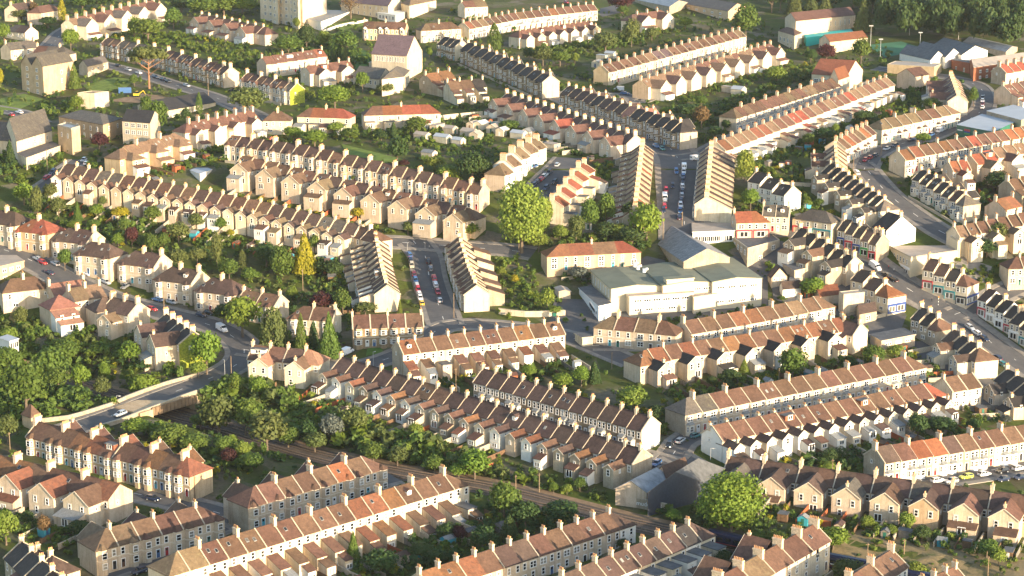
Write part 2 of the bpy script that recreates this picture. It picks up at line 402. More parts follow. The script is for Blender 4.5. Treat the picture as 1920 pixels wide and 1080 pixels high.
def make_house(i, n, w, R, rr, roofk, wallm):
    """one house of a terrace; local x along the row, -y the side the camera sees"""
    o = R['o']; he = R['he']; rise = R['rise']; yc, yf = R['dc'], R['df']; zr = he+rise
    zec, zef = he-R.get('dropc', 0), he-R.get('dropf', 0)
    F = R['side'] == 'F'
    first, last = i == 0, i == n-1
    hl = R['hx'] if (first and R['ends'][0] == 'h') else 0
    hr = R['hx'] if (last and R['ends'][1] == 'h') else 0
    hl = min(hl, w*.92); hr = min(hr, w*.92)
    root = Part(R.get('kind', 'terraced_house'), None)
    x0, x1 = -w/2, w/2
    mw = MB(); zb = -3.5
    fm = R.get('front', wallm) if F else wallm
    prof5 = [(-yc, zec), (0, zr-.17), (yf, zef)]
    # walls: four sides, gable peaks where the roof is not hipped
    def quad(a, b, m): mw.poly([(a[0], a[1], zb), (b[0], b[1], zb), (b[0], b[1], b[2]), (a[0], a[1], a[2])], m)
    quad((x0, -yc, zec), (x1, -yc, zec), fm); quad((x1, yf, zef), (x0, yf, zef), wallm)
    endw = R.get('endwall', wallm)
    if hl: quad((x0, yf, zef), (x0, -yc, zec), endw)
    else: mw.poly([(x0, yf, zb), (x0, -yc, zb), (x0, -yc, zec), (x0, 0, zr-.17), (x0, yf, zef)], endw if first else wallm)
    if hr: quad((x1, -yc, zec), (x1, yf, zef), endw)
    else: mw.poly([(x1, -yc, zb), (x1, yf, zb), (x1, yf, zef), (x1, 0, zr-.17), (x1, -yc, zec)], endw if last else wallm)
    # string course and eaves band on the front
    if F and R.get('band', True):
        mw.box(x0, x1, -yc-.07, -yc+.02, 3.0, 3.2, 'trim'); mw.box(x0, x1, -yc-.1, -yc+.02, he-.42, he-.25, 'trim')
    root.add(Part('wall', mw))
    mr = MB(); ridge_roof(mr, x0, x1, yc, yf, zec, zef, zr, ROOF[roofk], hl, hr)
    roof = root.add(Part('roof', mr))
    cop = R.get('cop', 1)
    if cop and not hl: 
        if cop == 1 or i % cop == 0: roof.add(Part('coping', coping_mb(yc, yf, zec, zef, zr, R.get('copw', .3)), (x0, 0, 0)))
    if cop and last and not hr: roof.add(Part('coping', coping_mb(yc, yf, zec, zef, zr, R.get('copw', .3)), (x1, 0, 0)))
    ce = R.get('ch', 1); co = R.get('cho', 0); ck = R.get('ck', 'mid'); cy = R.get('cy', 0.0)
    zc = zr-.9-abs(cy)*rise/yc*.9
    if (i+co) % ce == 0 and not hl: roof.add(chimney(ck, x0+.1, cy, zc))
    if last and not hr and R.get('chlast', True): roof.add(chimney(ck, x1-.5, cy, zc))
    slope = atan2(rise, yc)
    # rooflights and dormers on the slope the camera sees
    q = rr.random()
    if q < R.get('rl', .18):
        k = rr.choice((1, 1, 2))
        for j in range(k):
            ty = rr.uniform(.35, .6); m = MB(); L = .55
            for (a, b_, zz, mm) in ((.42, L, .12, 'lead'), (.32, L-.12, .15, 'glass')):
                pts = [(-a, -b_*cos(slope), zz-b_*sin(slope)), (a, -b_*cos(slope), zz-b_*sin(slope)), (a, b_*cos(slope), zz+b_*sin(slope)), (-a, b_*cos(slope), zz+b_*sin(slope))]
                m.slab(pts, .14, mm)
            roof.add(Part('skylight', m, (w*(-.18+.36*j)*(1 if k > 1 else .6), -yc*ty, zr-rise*ty)))
    elif q < R.get('rl', .18)+R.get('dm', .06) and not hl and not hr:
        m = MB(); ty = .62; yb = -yc*ty; zf = zr-rise*ty; dw = w*.3 if not R.get('flatdm') else w*.42; hh = 1.45
        top = zf+hh
        if R.get('flatdm') or rr.random() < .4:
            dm = 'wall_white' if rr.random() < .5 else 'wall_brick'
            m.box(-dw, dw, yb, -.2, zf-.3, top, dm); m.box(-dw-.15, dw+.15, yb-.2, -.15, top+.001, top+.15, 'felt')
            p = roof.add(Part('dormer', m)); p.add(window('wide', 0, yb, zf+.25)) if False else None
            mwv = WIN['wide']; m.add(mwv, Matrix.Translation((0, yb, zf+.2)))
        else:
            dw = .75
            m.box(-dw, dw, yb, -.6, zf-.3, top-.3, 'wall_white')
            m.slab([(-dw-.15, yb-.15, top-.42), (0, yb-.15, top+.25), (0, -.3, top+.25), (-dw-.15, -.3, top-.42)], .12, ROOF[roofk])
            m.slab([(0, yb-.15, top+.25), (dw+.15, yb-.15, top-.42), (dw+.15, -.3, top-.42), (0, -.3, top+.25)], .12, ROOF[roofk])
            m.add(mb_window(.8, 1.0, 1, rail=False, sill=False), Matrix.Translation((0, yb, zf-.05)))
            roof.add(Part('dormer', m))
    det = R.get('det', True)
    mir = 1 if (i+R.get('mo', 0)) % 2 else -1
    if F and det:
        bay = R.get('bay', 'n'); bx = mir*w*.2; y = -yc; up = he-2.55
        fl = [0.75, up] if he < 7.2 else [.75, 3.55, he-2.2]
        if bay == '2':
            zt = min(he-.35, 6.0); bm = recol(bay_mb(2.7, .95, -3, zt, True), 'BAY', R.get('front', wallm))
            bp = root.add(Part('bay_window', bm, (bx, y, 0)))
            rm = MB(); z1 = zt+.18; k = 1.5; c = .8; inner = 1.9; zi = z1+1.15
            if R.get('gbay'):
                rm.slab([(-k, -1.15, z1), (0, -1.15, z1+1.3), (0, inner, z1+1.3), (-k, inner, z1)], .12, ROOF[roofk])
                rm.slab([(0, -1.15, z1+1.3), (k, -1.15, z1), (k, inner, z1), (0, inner, z1+1.3)], .12, ROOF[roofk])
                rm.poly([(-k, -1.0, z1), (k, -1.0, z1), (0, -1.0, z1+1.25)], 'frame')
            else:
                ap = (0, .15, zi); bk = (0, inner, zi)
                rm.poly([(-c, -1.15, z1), (c, -1.15, z1), ap], ROOF[roofk])
                rm.poly([(-k, .1, z1), (-c, -1.15, z1), ap], ROOF[roofk]); rm.poly([(c, -1.15, z1), (k, .1, z1), ap], ROOF[roofk])
                rm.poly([(-k, .1, z1), ap, bk, (-k, inner, z1)], ROOF[roofk]); rm.poly([ap, (k, .1, z1), (k, inner, z1), bk], ROOF[roofk])
            bp.add(Part('roof', rm))
            for z in [0.8]+[up+.05 if he < 7.2 else 3.6]:
                bp.add(window('bay', 0, -.95, z))
                if R.get('bs', True):
                    a = atan2(.95, .7125)
                    bp.add(window('slim', -.98, -.48, z, -a)); bp.add(window('slim', .98, -.48, z, a))
        elif bay == '1':
            bm = recol(bay_mb(2.9, .9, -3, 2.75, False), 'BAY', R.get('baym', 'trim')); bp = root.add(Part('bay_window', bm, (bx, y, 0)))
            rm = MB(); k = 1.65; c = .95; z1 = 2.93
            rm.poly([(-c, -1.15, z1), (c, -1.15, z1), (.9, -.003, z1+.75), (-.9, -.003, z1+.75)], R.get('bayroof', 'lead'))
            rm.poly([(-k, -.003, z1), (-c, -1.15, z1), (-.9, -.003, z1+.75)], R.get('bayroof', 'lead')); rm.poly([(c, -1.15, z1), (k, -.003, z1), (.9, -.003, z1+.75)], R.get('bayroof', 'lead'))
            bp.add(Part('roof', rm)); bp.add(window('bay', 0, -.9, .8)); a = atan2(.9, .675)
            bp.add(window('slim', -1.1, -.45, .8, -a)); bp.add(window('slim', 1.1, -.45, .8, a))
            if R.get('up') == '2': root.add(window('sash', bx-.75, y, up)); root.add(window('sash', bx+.75, y, up))
            else: root.add(window('pair', bx, y, up))
        else:
            if bay == 's':
                sm = MB(); sm.box(-w/2+.15, w/2-.15, -.25, -.003, 2.55, 3.15, 'SIGN'); 
                for sx in (-1, 1): sm.box(sx*(w/2-.3)-.15, sx*(w/2-.3)+.15, -.2, -.003, 0, 2.545, 'SIGN')
                sp = root.add(Part('shop_front', recol(sm, 'SIGN', rr.choice(('sign_blue', 'sign_red', 'sign_green', 'frame', 'sign_teal', 'dark_metal'))), (0, y, 0)))
                sp.add(window('shop', -.2, -.02, .35)); 
            else: root.add(window('pair' if R.get('gw', 'pair') == 'pair' else 'sash', bx, y, .8))
            for k_, z in enumerate(fl[1:]):
                root.add(window('pair' if rr.random() < .5 else 'sash', bx, y, z))
        dx = -mir*w*.30
        if bay != 's': root.add(door(R['drs'][i % len(R['drs'])] if 'drs' in R else rr.randrange(7), dx, y, 0))
        for z in fl[1:]:
            root.add(window('sash', dx, y, z) if w > 4.2 else window('slim', dx, y, z))
        if R.get('tall3'): root.add(window('sash', bx, y, fl[-1]))
    if not F and det:
        y = -yc
        k = R.get('wing', 'n')
        wx = R.get('wside', -1)
        if k == 'P':
            if i % 2 == 0 and i+1 < n:
                Wd = R.get('ww', 1.5)*w
                wing_parts(root, R.get('pk', 'P'), Wd, x1, R.get('wd', 5.0), y, R.get('wh', he-.5), wallm, ROOF[rr.choice(R.get('wr', roofk))], rr, chim=True)
            if i % 2: root.add(window('sash', w*.32, y, he-2.6))
            else: root.add(window('sash', -w*.36, y, he-2.6))
        elif k in 'SMFH':
            kk = k if rr.random() < R.get('wp', 1.0) else rr.choice('MF')
            Wd = R.get('ww', .62)*w; wh = R.get('wh', he-.9) if kk in 'SH' else R.get('wh2', 4.2)
            wm = wallm if rr.random() > R.get('whp', .08) else 'wall_white'
            cx = wx*(w/2-Wd/2-.12)
            wing_parts(root, kk, Wd, cx, R.get('wd', 4.4), y, wh, wm, ROOF[rr.choice(R.get('wr', roofk))], rr, chim=k == 'S' and R.get('wch', True))
            root.add(window('sash', -wx*w*.3, y, he-2.6))
            if he > 7: 
                root.add(window('small', -wx*w*.3, y, 3.2)); root.add(window('sash', wx*w*.22, y, he-2.3))
        else:
            root.add(window('sash', -w*.22, y, he-2.6)); root.add(window('small' if rr.random() < .6 else 'sash', w*.24, y, he-2.4))
            if rr.random() < .7: root.add(window('wide', 0, y, .9))
    if R.get('fw'):      # rear wings on the side away from the camera
        if i % 2 == 0 and i+1 < n:
            sub = Part('x', None)
            wing_parts(sub, R.get('fwk', 'P'), R.get('fww', 1.4)*w, -x1, R.get('fwd', 4.5), -yf, R.get('fwh', he-.7), wallm, ROOF[roofk], rr, lean=False, winon=R.get('fwin', False))
            for p in sub.ch:
                p.rz = pi; root.add(p)
    if last and R.get('endshop'):
        sm = MB(); sm.box(x1, x1+.18, -yc+.1, yf-.1, 2.5, 3.3, R['endshop']); sm.box(x1, x1+.15, -yc+.1, yf-.1, 0, .55, R['endshop'])
        for yy in (-yc+.1, -.3, yf-.5): sm.box(x1, x1+.16, yy, yy+.4, .551, 2.499, R.get('endpier', R['endshop']))
        sp = root.add(Part('shop_front', sm)); sp.add(window('shop', x1+.03, -2.3, .5, pi/2)); sp.add(window('shop', x1+.03, 1.9, .5, pi/2))
    if first and not hl and R.get('gwin', .5) > rr.random(): root.add(window('small', x0, 1.0, he-1.6, -pi/2))
    if last and not hr and R.get('gwin', .5) > rr.random(): root.add(window('small', x1, -1.2, he-2.2, pi/2))
    return root

def row(desc, ends_txt, pts, n, side, ends='gg', roofs='b', wall='wall_cream', **kw):
    R = dict(desc=desc, side=side, ends=ends, o=0, he=5.9, rise=3.2, dc=4.4, df=4.4, hx=4.2)
    R.update(kw)
    if 'kind' not in R and side == 'F' and R.get('bay') in ('1', '2'): R['kind'] = 'bay_fronted_house'
    rr = random.Random(hash_str(desc))
    hr = R['he']+R['rise']
    W = []
    if R.get('lvl'):
        mid = pts[len(pts)//2] if len(pts) > 2 else ((pts[0][0]+pts[1][0])/2, (pts[0][1]+pts[1][1])/2)
        z0 = T(*unproj(mid[0], mid[1], hr).xy)+R.get('dz', 0)
        W = [unproj_z(p[0], p[1], z0+hr) for p in pts]
        for p in W: p.z = z0
    else: W = [unproj(p[0], p[1], hr) for p in pts]
    P2 = [Vector((p.x, p.y)) for p in W]
    if 'ang' in R:
        c = (P2[0]+P2[-1])/2; a = radians(R['ang']); h = R['wid']*n/2
        P2 = [c-Vector((cos(a), sin(a)))*h, c+Vector((cos(a), sin(a)))*h]
    d0 = (P2[1]-P2[0]).normalized(); d1 = (P2[-1]-P2[-2]).normalized()
    if ends[0] == 'h' and 'ang' not in R: P2[0] = P2[0]-d0*R['hx']
    if ends[1] == 'h' and 'ang' not in R: P2[-1] = P2[-1]+d1*R['hx']
    seg = [(P2[i+1]-P2[i]).length for i in range(len(P2)-1)]; L = sum(seg)
    def at(s):
        for i, g in enumerate(seg):
            if s <= g or i == len(seg)-1: return P2[i].lerp(P2[i+1], s/g)
            s -= g
    w = L/n; palette = roofs; walls = wall if isinstance(wall, (list, tuple)) else [wall]
    rk = rr.choice(palette)
    names = 'houses of the '+desc
    for i in range(n):
        a, b = at(i*w), at((i+1)*w); c = (a+b)/2; dd = b-a; ang = atan2(dd.y, dd.x)
        if len(palette) == n: rk = palette[i]
        elif rr.random() < R.get('mixp', .75): rk = rr.choice(palette)
        z = W[0].z if R.get('lvl') else T(c.x, c.y)
        wm = walls[i % len(walls)] if R.get('seqw') else rr.choice(walls)
        root = make_house(i, n, dd.length, R, rr, rk, wm)
        e0, e1 = ends_txt
        k = i+1 if i < (n+1)//2 else n-i
        e = e0 if i < (n+1)//2 else e1
        lab = '%s house from the %s of the %s' % (ORD[k], e, desc) if k > 1 else 'end house at the %s of the %s' % (e, desc)
        if len(lab.split()) > 16: lab = lab.replace(' the ', ' ').replace('house from', 'from')
        if len(lab.split()) > 16: print('LONG', lab)
        extra = ', %s roof' % ROOFADJ[rk]
        if len(lab.split())+len(extra.split())-1 <= 16: lab += extra
        u = Vector((cos(ang), sin(ang))); nv = Vector((sin(ang), -cos(ang)))
        wd = R.get('wd', 4.5)+3 if side == 'B' else 1.5
        FOOT.append((c.x, c.y, ang, dd.length/2, R['dc']+wd, R['df']+(R.get('fwd', 4.5) if R.get('fw') else 1)))
        LAYOUT.append([hypot(c.x, c.y), R, root, Vector((c.x, c.y, z)), ang, lab, names, lab])
def hash_str(s):
    h = 5381
    for ch in s: h = (h*33+ord(ch)) & 0xffffffff
    return h
plain('sign_blue', (.03, .07, .25), .4); plain('sign_red', (.40, .04, .06), .4); plain('sign_green', (.06, .28, .08), .4); plain('sign_teal', (.04, .25, .28), .4)
# ------------------------------------------------------------------ the terraces: pixel ridge lines of the photograph, stood on the terrain
ST = ['wall_cream', 'wall_cream', 'wall_pale']
def rows():
    # --- foreground
    row('honey bay-fronted terrace by the bridge', ('bridge end', 'garden end'), [(70, 790), (352, 857)], 11, 'F', 'gh', 'bbobo', 'wall_honey', lvl=1, bay='2', ch=2, ck='wide', cop=6, up=0, rl=.15, drs=(1, 3, 5, 0, 1, 2), fw=1, fwk='P', gwin=0, hx=4.6)
    row('mottled orange terrace backing onto sheds', ('hidden end', 'red dormer end'), [(-28, 847), (225, 907)], 8, 'B', 'gg', 'oob', ST, lvl=1, wing='P', wd=5.5, ww=1.45, ch=2, ck='wide', cop=0, rise=3.0, wr='ob', chlast=False)
    row('short hipped terrace facing blue doors', ('orange shed end', 'road end'), [(197, 991), (371, 948)], 6, 'F', 'hh', 'bbt', 'wall_cream', lvl=1, bay='2', bs=False, ch=2, cho=1, cop=1, rl=.1, dm=0, fw=1, hx=5.0)
    row('long pale terrace with three-storey backs', ('bottom end', 'railway end'), [(330, 1035), (832, 886)], 17, 'B', 'hh', 'bbtbo', ['wall_pale', 'wall_pale', 'wall_cream'], lvl=1, he=8.4, wing='M', ww=.55, wd=5.5, wp=.6, wh2=3.9, ch=2, cho=0, ck='big', cop=1, rl=.3, dm=.12, hx=5)
    row('arched-window terrace above the railway', ('blank wall end', 'railway end'), [(475, 912), (680, 855)], 8, 'F', 'hh', 'bbbbbrbb', 'wall_cream', lvl=1, he=6.3, bay='2', bs=False, ch=2, ck='big', cop=1, drs=(5, 2, 1, 1, 2, 1), fw=1, rl=.1, dm=0, endwall='wall_grey', hx=5)
    row('dark roofed terrace in the corner', ('upper end', 'lower end'), [(40, 1015), (118, 1088)], 4, 'B', 'gg', 'dc', 'wall_grey', lvl=1, ch=1, cop=1, wing='n')
    row('brown hipped pair beside the corner terrace', ('upper end', 'lower end'), [(70, 1030), (100, 1043)], 2, 'B', 'gh', 'c', 'wall_cream', lvl=1, ch=1, wing='M')
    row('flat-fronted cream terrace below the railway', ('lower end', 'upper end'), [(785, 1073), (1143, 959)], 12, 'F', 'gh', 'obcbb', ['wall_cream', 'wall_white', 'wall_cream', 'wall_cream'], lvl=1, he=6.0, bay='n', gw='sash', ch=1, ck='mid', cop=2, band=False, rl=.12, dm=0, drs=(0, 2, 6), hx=5)
    row('slate terrace with white box wings', ('lower end', 'railway end'), [(1052, 1078), (1296, 979)], 9, 'B', 'gh', 'ccddc', ['wall_white', 'wall_pale'], lvl=1, he=6.3, wing='F', ww=.6, wd=5, wh2=4.9, ch=1, ck='mid', cop=1, rl=.35, dm=.15, flatdm=1)
    row('tall multi-pot chimney terrace', ('lower end', 'gable end'), [(1345, 1083), (1528, 982)], 5, 'F', 'gg', 'bt', 'wall_pale', lvl=1, he=7.2, bay='n', gw='sash', band=False, ch=1, ck='wide', cop=1, rl=.3, tall3=1, fw=1)
    row('small brown terrace by the allotment', ('lower end', 'upper end'), [(1590, 1083), (1672, 1030)], 4, 'F', 'gg', 'bb', 'wall_white', lvl=1, bay='n', ch=2, ck='big', cop=2)
    row('hidden terrace at the picture bottom', ('lower end', 'upper end'), [(1728, 1090), (1792, 1062)], 3, 'F', 'gg', 'bb', 'wall_cream', lvl=1, ch=1, cop=1)
    # --- lower right
    row('twin-gabled terrace above the allotment', ('tree end', 'far end'), [(1366, 855), (1935, 930)], 16, 'B', 'gg', 'ccbcg', ['wall_cream', 'wall_honey', 'wall_cream'], wing='P', ww=1.5, wd=6.5, wh=5.6, ch=2, ck='big', cop=2, rl=.2, dm=0, wr='cbg', he=5.7, whp=.3, lvl=1)
    row('white bay terrace facing parked cars', ('hedge end', 'far end'), [(1640, 838), (1930, 795)], 10, 'F', 'gg', 'cbrrcbbbbb', ['wall_grey', 'wall_pale', 'wall_grey'], bay='1', baym='frame', up='2', ch=2, ck='big', cop=1, band=False, rl=.1, dm=0, drs=(1, 2, 6))
    row('terrace with small white gabled wings', ('white gable end', 'passage end'), [(1335, 798), (1738, 718)], 15, 'B', 'gh', 'bbbobbr', ['wall_cream', 'wall_pale'], wing='S', ww=.62, wd=5, wh=4.7, whp=.45, wr='c', ch=1, ck='mid', cop=1, rl=.2, dm=.05, endwall='wall_white', cy=1.2)
    row('stone bay terrace with sandy roofs', ('blank hip end', 'hip end by the passage'), [(1287, 746), (1702, 667)], 16, 'F', 'hh', 'bbgbbooobbtbb', 'wall_cream', bay='1', baym='trim', ch=2, cho=1, ck='big', cop=1, rl=.06, dm=0, endwall='wall_grey', drs=(2, 1, 6, 2), he=6.2)
    row('terrace with dark hipped wings', ('hedge end', 'yard end'), [(1206, 657), (1580, 594)], 15, 'B', 'hg', 'bbbboo', ['wall_cream', 'wall_pale'], wing='P', pk='P', ww=1.0, wd=5, wh=5.0, wr='d', ch=2, ck='mid', cop=1, rl=.22, dm=0)
    row('terrace under the cream depot', ('scaffold end', 'tree end'), [(1280, 602), (1533, 555)], 10, 'F', 'gh', 'bbboobbtbb', 'wall_cream', bay='1', baym='trim', ch=2, ck='big', cop=1, rl=.1, dm=0)
    row('brown hipped terrace in front of the depot', ('garage end', 'scaffold end'), [(1146, 592), (1250, 602)], 4, 'F', 'hh', 'tbtb', 'wall_cream', bay='n', ch=2, cho=1, ck='big', cop=1, rl=0, dm=0, band=True, hx=4.5, lvl=1)
    row('red roofed terrace with lean-to backs', ('grey gable end', 'yard end'), [(745, 639), (1048, 602)], 10, 'B', 'gg', 'ooobbbbb', ['wall_cream', 'wall_pale'], he=7.6, wing='M', ww=.55, wd=4.5, wp=.8, wh2=3.6, ch=1, ck='mid', cop=1, rl=.4, dm=.35, endwall='wall_grey', lvl=1)
    row('four-house rubble terrace facing a lawn', ('tree end', 'street end'), [(660, 591), (792, 587)], 4, 'F', 'gg', 'b', 'wall_rubble', bay='2', he=6.4, ch=2, ck='mid', cop=1, rl=.3, dm=0, lvl=1, drs=(2, 0, 2, 0), copw=.45)
    row('hidden pair behind the dark conifers', ('upper end', 'gable end'), [(553, 573), (624, 577)], 2, 'F', 'hg', 'b', 'wall_cream', bay='2', ch=1, cop=1, lvl=1, rl=.6, dm=0, ang=-14, wid=8, kind='semi_detached_house', endwall='wall_pale')
    row('gabled pair beside the weeping tree', ('upper end', 'gable end'), [(468, 541), (516, 556)], 2, 'F', 'gg', 'b', 'wall_cream', bay='2', ch=1, cop=1, lvl=1, rl=.9, dm=0, ang=-27, wid=7.6, kind='semi_detached_house')
    row('pinkish corner houses by the junction', ('road end', 'conifer end'), [(474, 647), (584, 656)], 4, 'B', 'gh', 'bbcp', 'wall_pale', wing='P', ww=1.1, wd=5, ch=1, ck='mid', cop=1, lvl=1, dm=.3, flatdm=1, wr='pb')
    row('long terrace with pepperpot wings', ('junction end', 'street corner end'), [(640, 668), (1205, 842)], 20, 'B', 'gg', 'cccccbcccccccc', ['wall_cream', 'wall_grey', 'wall_pale'], wing='S', ww=.6, wd=5.6, wh=5.0, ch=1, ck='mid', cop=1, wr='bbco', rl=.16, dm=.04, cy=-.2, he=5.8, whp=.12, wch=False)
    row('rubble terrace with twin-light windows', ('upper end', 'white gable end'), [(905, 690), (1221, 781)], 12, 'F', 'gg', 'c', ['wall_rubble', 'wall_rubble', 'wall_grey'], bay='1', up='2', ch=1, ck='mid', cop=1, rl=.1, dm=0, endwall='wall_white', drs=(6, 0, 2), band=False, he=6.2, mo=1)
    # --- middle
    row('steep terrace west of the middle street', ('hip end', 'pale gable end'), [(704, 440), (726, 536)], 11, 'B', 'gg', 'ccbbc', ['wall_grey', 'wall_cream'], wing='M', ww=.5, wd=5, wh2=4.5, ch=1, ck='mid', cop=1, copw=.2, rl=.05, dm=.1, endwall='wall_pale', chlast=False, gwin=0, lvl=0)
    row('steep terrace east of the middle street', ('upper end', 'pale gable end'), [(861, 441), (894, 536)], 11, 'F', 'gg', 'dcbbc', ['wall_grey', 'wall_cream'], bay='2', bs=False, ch=1, ck='mid', cop=1, copw=.2, rl=.1, dm=0, endwall='wall_pale', fw=1, fwk='M', fww=1.7, fwd=6, fwh=3.6, chlast=False, gwin=0)
    row('short row under the hipped corner', ('hip end', 'garden end'), [(672, 423), (704, 431)], 2, 'B', 'gh', 'b', 'wall_cream', wing='n', ch=1, ck='big', lvl=1)
    row('steep terrace west of the car-lined street', ('gable end', 'tree end'), [(1205, 268), (1190, 396)], 14, 'B', 'gg', 'bbrbtb', 'wall_grey', wing='M', ww=.5, wd=4, wh2=4.5, ch=1, ck='big', cop=1, copw=.2, rl=.05, dm=0)
    row('steep terrace east of the car-lined street', ('upper end', 'cream gable end'), [(1334, 272), (1325, 371)], 11, 'F', 'gg', 'cccb', 'wall_grey', bay='1', ch=1, ck='big', cop=1, copw=.2, rl=0, dm=0, df=9.5, dropf=1.5, endwall='wall_pale', gwin=0)
    row('red roofed row above the big round tree', ('tree end', 'upper end'), [(1035, 378), (1096, 301)], 5, 'B', 'gg', 'r', 'wall_pale', wing='F', wp=.5, ww=.5, wd=4, wh2=3.2, ch=1, ck='big', cop=1, rl=0, dm=0, df=3.5, rise=2.6, endwall='wall_pale')
    row('white bay row by the cul-de-sac', ('hip end', 'upper end'), [(936, 308), (1006, 258)], 5, 'F', 'hg', 'tbtb', 'wall_white', bay='2', ch=1, ck='wide', cop=1, rl=.3, dm=0, endwall='wall_cream')
    # --- right
    row('narrow dark gable pair by the round tree', ('upper end', 'white gable end'), [(1418, 318), (1487, 352)], 3, 'F', 'gg', 'd', 'wall_white', bay='n', ch=1, cop=1, rl=.6, dm=0, endwall='wall_white')
    row('dark terrace behind the shopping street', ('upper end', 'cream gable end'), [(1500, 424), (1603, 484)], 6, 'B', 'gg', 'd', 'wall_grey', wing='P', ww=1.2, wd=6, wr='bd', ch=1, ck='big', cop=2, rl=0, dm=0, endwall='wall_pale', wh=4.8)
    row('orange hipped shop terrace', ('gable end', 'blue shop end'), [(1613, 499), (1662, 530)], 3, 'B', 'gh', 'ccr', 'wall_pale', wing='n', ch=1, ck='big', cop=1, rl=0, dm=0, hx=5.5, endshop='sign_blue')
    row('dark shop terrace on the shopping street', ('upper end', 'supermarket end'), [(1583, 409), (1656, 441)], 5, 'F', 'gg', 'ddcc', 'wall_grey', bay='s', ch=2, ck='big', cop=1, rl=0, dm=0, fw=1)
    row('corner shop terrace by the crossing', ('supermarket end', 'blue corner shop end'), [(1742, 481), (1797, 506)], 4, 'F', 'gh', 'ccdb', 'wall_pale', bay='s', he=7.0, ch=1, ck='big', cop=1, rl=0, dm=0, endwall='wall_pale', hx=6, endshop='sign_blue', endpier='frame')
    row('dark terrace of small shops', ('crossing end', 'far end'), [(1852, 538), (1935, 590)], 5, 'F', 'gg', 'cdd', ['wall_pale', 'wall_white'], bay='s', ch=2, ck='big', cop=1, rl=0, dm=0)
    row('lower terrace of small shops', ('crossing end', 'far end'), [(1912, 580), (1990, 628)], 4, 'F', 'gg', 'cdd', 'wall_pale', bay='s', ch=2, ck='big', cop=1, rl=0, dm=0)
    row('small dark hip terrace on the shopping street', ('low extension end', 'brown hip end'), [(1727, 574), (1756, 591)], 3, 'B', 'gh', 'ddb', 'wall_grey', wing='n', ch=1, ck='big', cop=1, rl=0, dm=0, hx=5)
    row('long dark hip terrace on the shopping street', ('upper end', 'white corner end'), [(1788, 615), (1832, 646)], 4, 'B', 'gh', 'cddb', 'wall_pale', wing='P', ww=1.0, wd=5, wr='bc', wh=4.6, ch=1, ck='big', cop=1, rl=0, dm=0, endwall='wall_pale', hx=6)
    row('dark terrace at the end of the shops', ('upper end', 'far end'), [(1888, 690), (1962, 738)], 4, 'B', 'gg', 'd', 'wall_cream', wing='P', ww=1.1, wd=5, wr='bd', wh=4.2, ch=1, ck='mid', cop=1, rl=0, dm=0)
    row('detached parapet pair beside the passage', ('blank end', 'passage end'), [(1768, 708), (1823, 700)], 2, 'F', 'gg', 'b', 'wall_pale', bay='n', ch=9, chlast=False, cop=1, rl=0, dm=0, kind='semi_detached_house', copw=.5)
    row('white gable house behind the yard', ('hidden end', 'gable end'), [(1582, 597), (1614, 609)], 1, 'B', 'gg', 'c', 'wall_pale', wing='M', ch=1, kind='semi_detached_house', rl=0, dm=0)
    row('warm terrace facing the parked red cars', ('green hedge end', 'far end'), [(1683, 284), (1930, 235)], 14, 'F', 'gg', 'bbrbboor', ['wall_cream', 'wall_pale'], bay='1', up='2', ch=2, ck='mid', cop=1, rl=.05, dm=0, band=False)
    row('orange gabled pair behind slate terrace', ('blank end', 'wing end'), [(1778, 303), (1812, 299)], 2, 'B', 'gg', 'r', 'wall_cream', wing='P', ww=1.1, wd=5, wh=4.8, wr='r', ch=1, cop=1, rl=0, dm=0)
    row('red and tan terrace with paired wings', ('white dormer end', 'far end'), [(1818, 292), (1935, 264)], 6, 'B', 'gg', 'rbtrr', ST, wing='P', ww=1.2, wd=5, wh=4.8, wr='rbt', ch=1, ck='mid', cop=1, dm=.3, flatdm=1)
    row('slate terrace with blue awnings', ('upper end', 'big hip end'), [(1727, 316), (1803, 358)], 7, 'F', 'gh', 'dddddcg', 'wall_cream', bay='1', ch=1, ck='mid', cop=1, rl=.4, dm=0, hx=6, fw=1, wh=4.5)
    row('dark curved terrace falling to the shops', ('upper end', 'pale hip end'), [(1558, 304), (1652, 367)], 10, 'B', 'gh', 'dddddddddg', ['wall_grey', 'wall_cream'], wing='P', ww=1.0, wd=6, wr='d', wh=4.4, ch=1, ck='mid', cop=1, rl=0, dm=0, hx=6, endwall='wall_pale')
    row('stubby terrace where the curve begins', ('upper end', 'lower end'), [(1566, 270), (1569, 308)], 5, 'B', 'gg', 'bb', 'wall_cream', wing='P', ww=1.1, wd=5, wh=4.5, ch=1, cop=1, rl=0, dm=0)
    row('warm curved terrace above the red cars', ('curve end', 'upper end'), [(1567, 263), (1625, 233)], 6, 'F', 'gg', 'brbtrb', 'wall_pale', bay='1', bayroof='tile_dark_brown', ch=1, cop=1, rl=.1, dm=0)
    row('tan terrace with dark verandahs', ('curve end', 'van end'), [(1651, 224), (1775, 197)], 8, 'F', 'hh', 'tbtbbt', 'wall_pale', bay='1', bayroof='tile_dark_brown', ch=2, ck='mid', cop=1, rl=.15, dm=0)
    row('shadowed terrace turned to the woods', ('upper end', 'cream gable end'), [(1783, 140), (1797, 178)], 7, 'B', 'gg', 'cbbc', 'wall_cream', wing='P', ww=1.1, wd=7, wh=4.5, wr='cb', ch=1, ck='big', cop=1, rl=.1, dm=0, endwall='wall_pale')
    row('terrace beyond the curved road', ('grey gable end', 'far end'), [(1873, 123), (1930, 113)], 4, 'F', 'gg', 'rb', 'wall_pale', bay='n', ch=1, ck='big', cop=1, rl=0, dm=0, endwall='wall_grey')
    row('terrace above the supermarket roofs', ('near end', 'far end'), [(1880, 160), (1935, 148)], 4, 'B', 'gg', 'bc', 'wall_cream', wing='M', ch=1, cop=1)
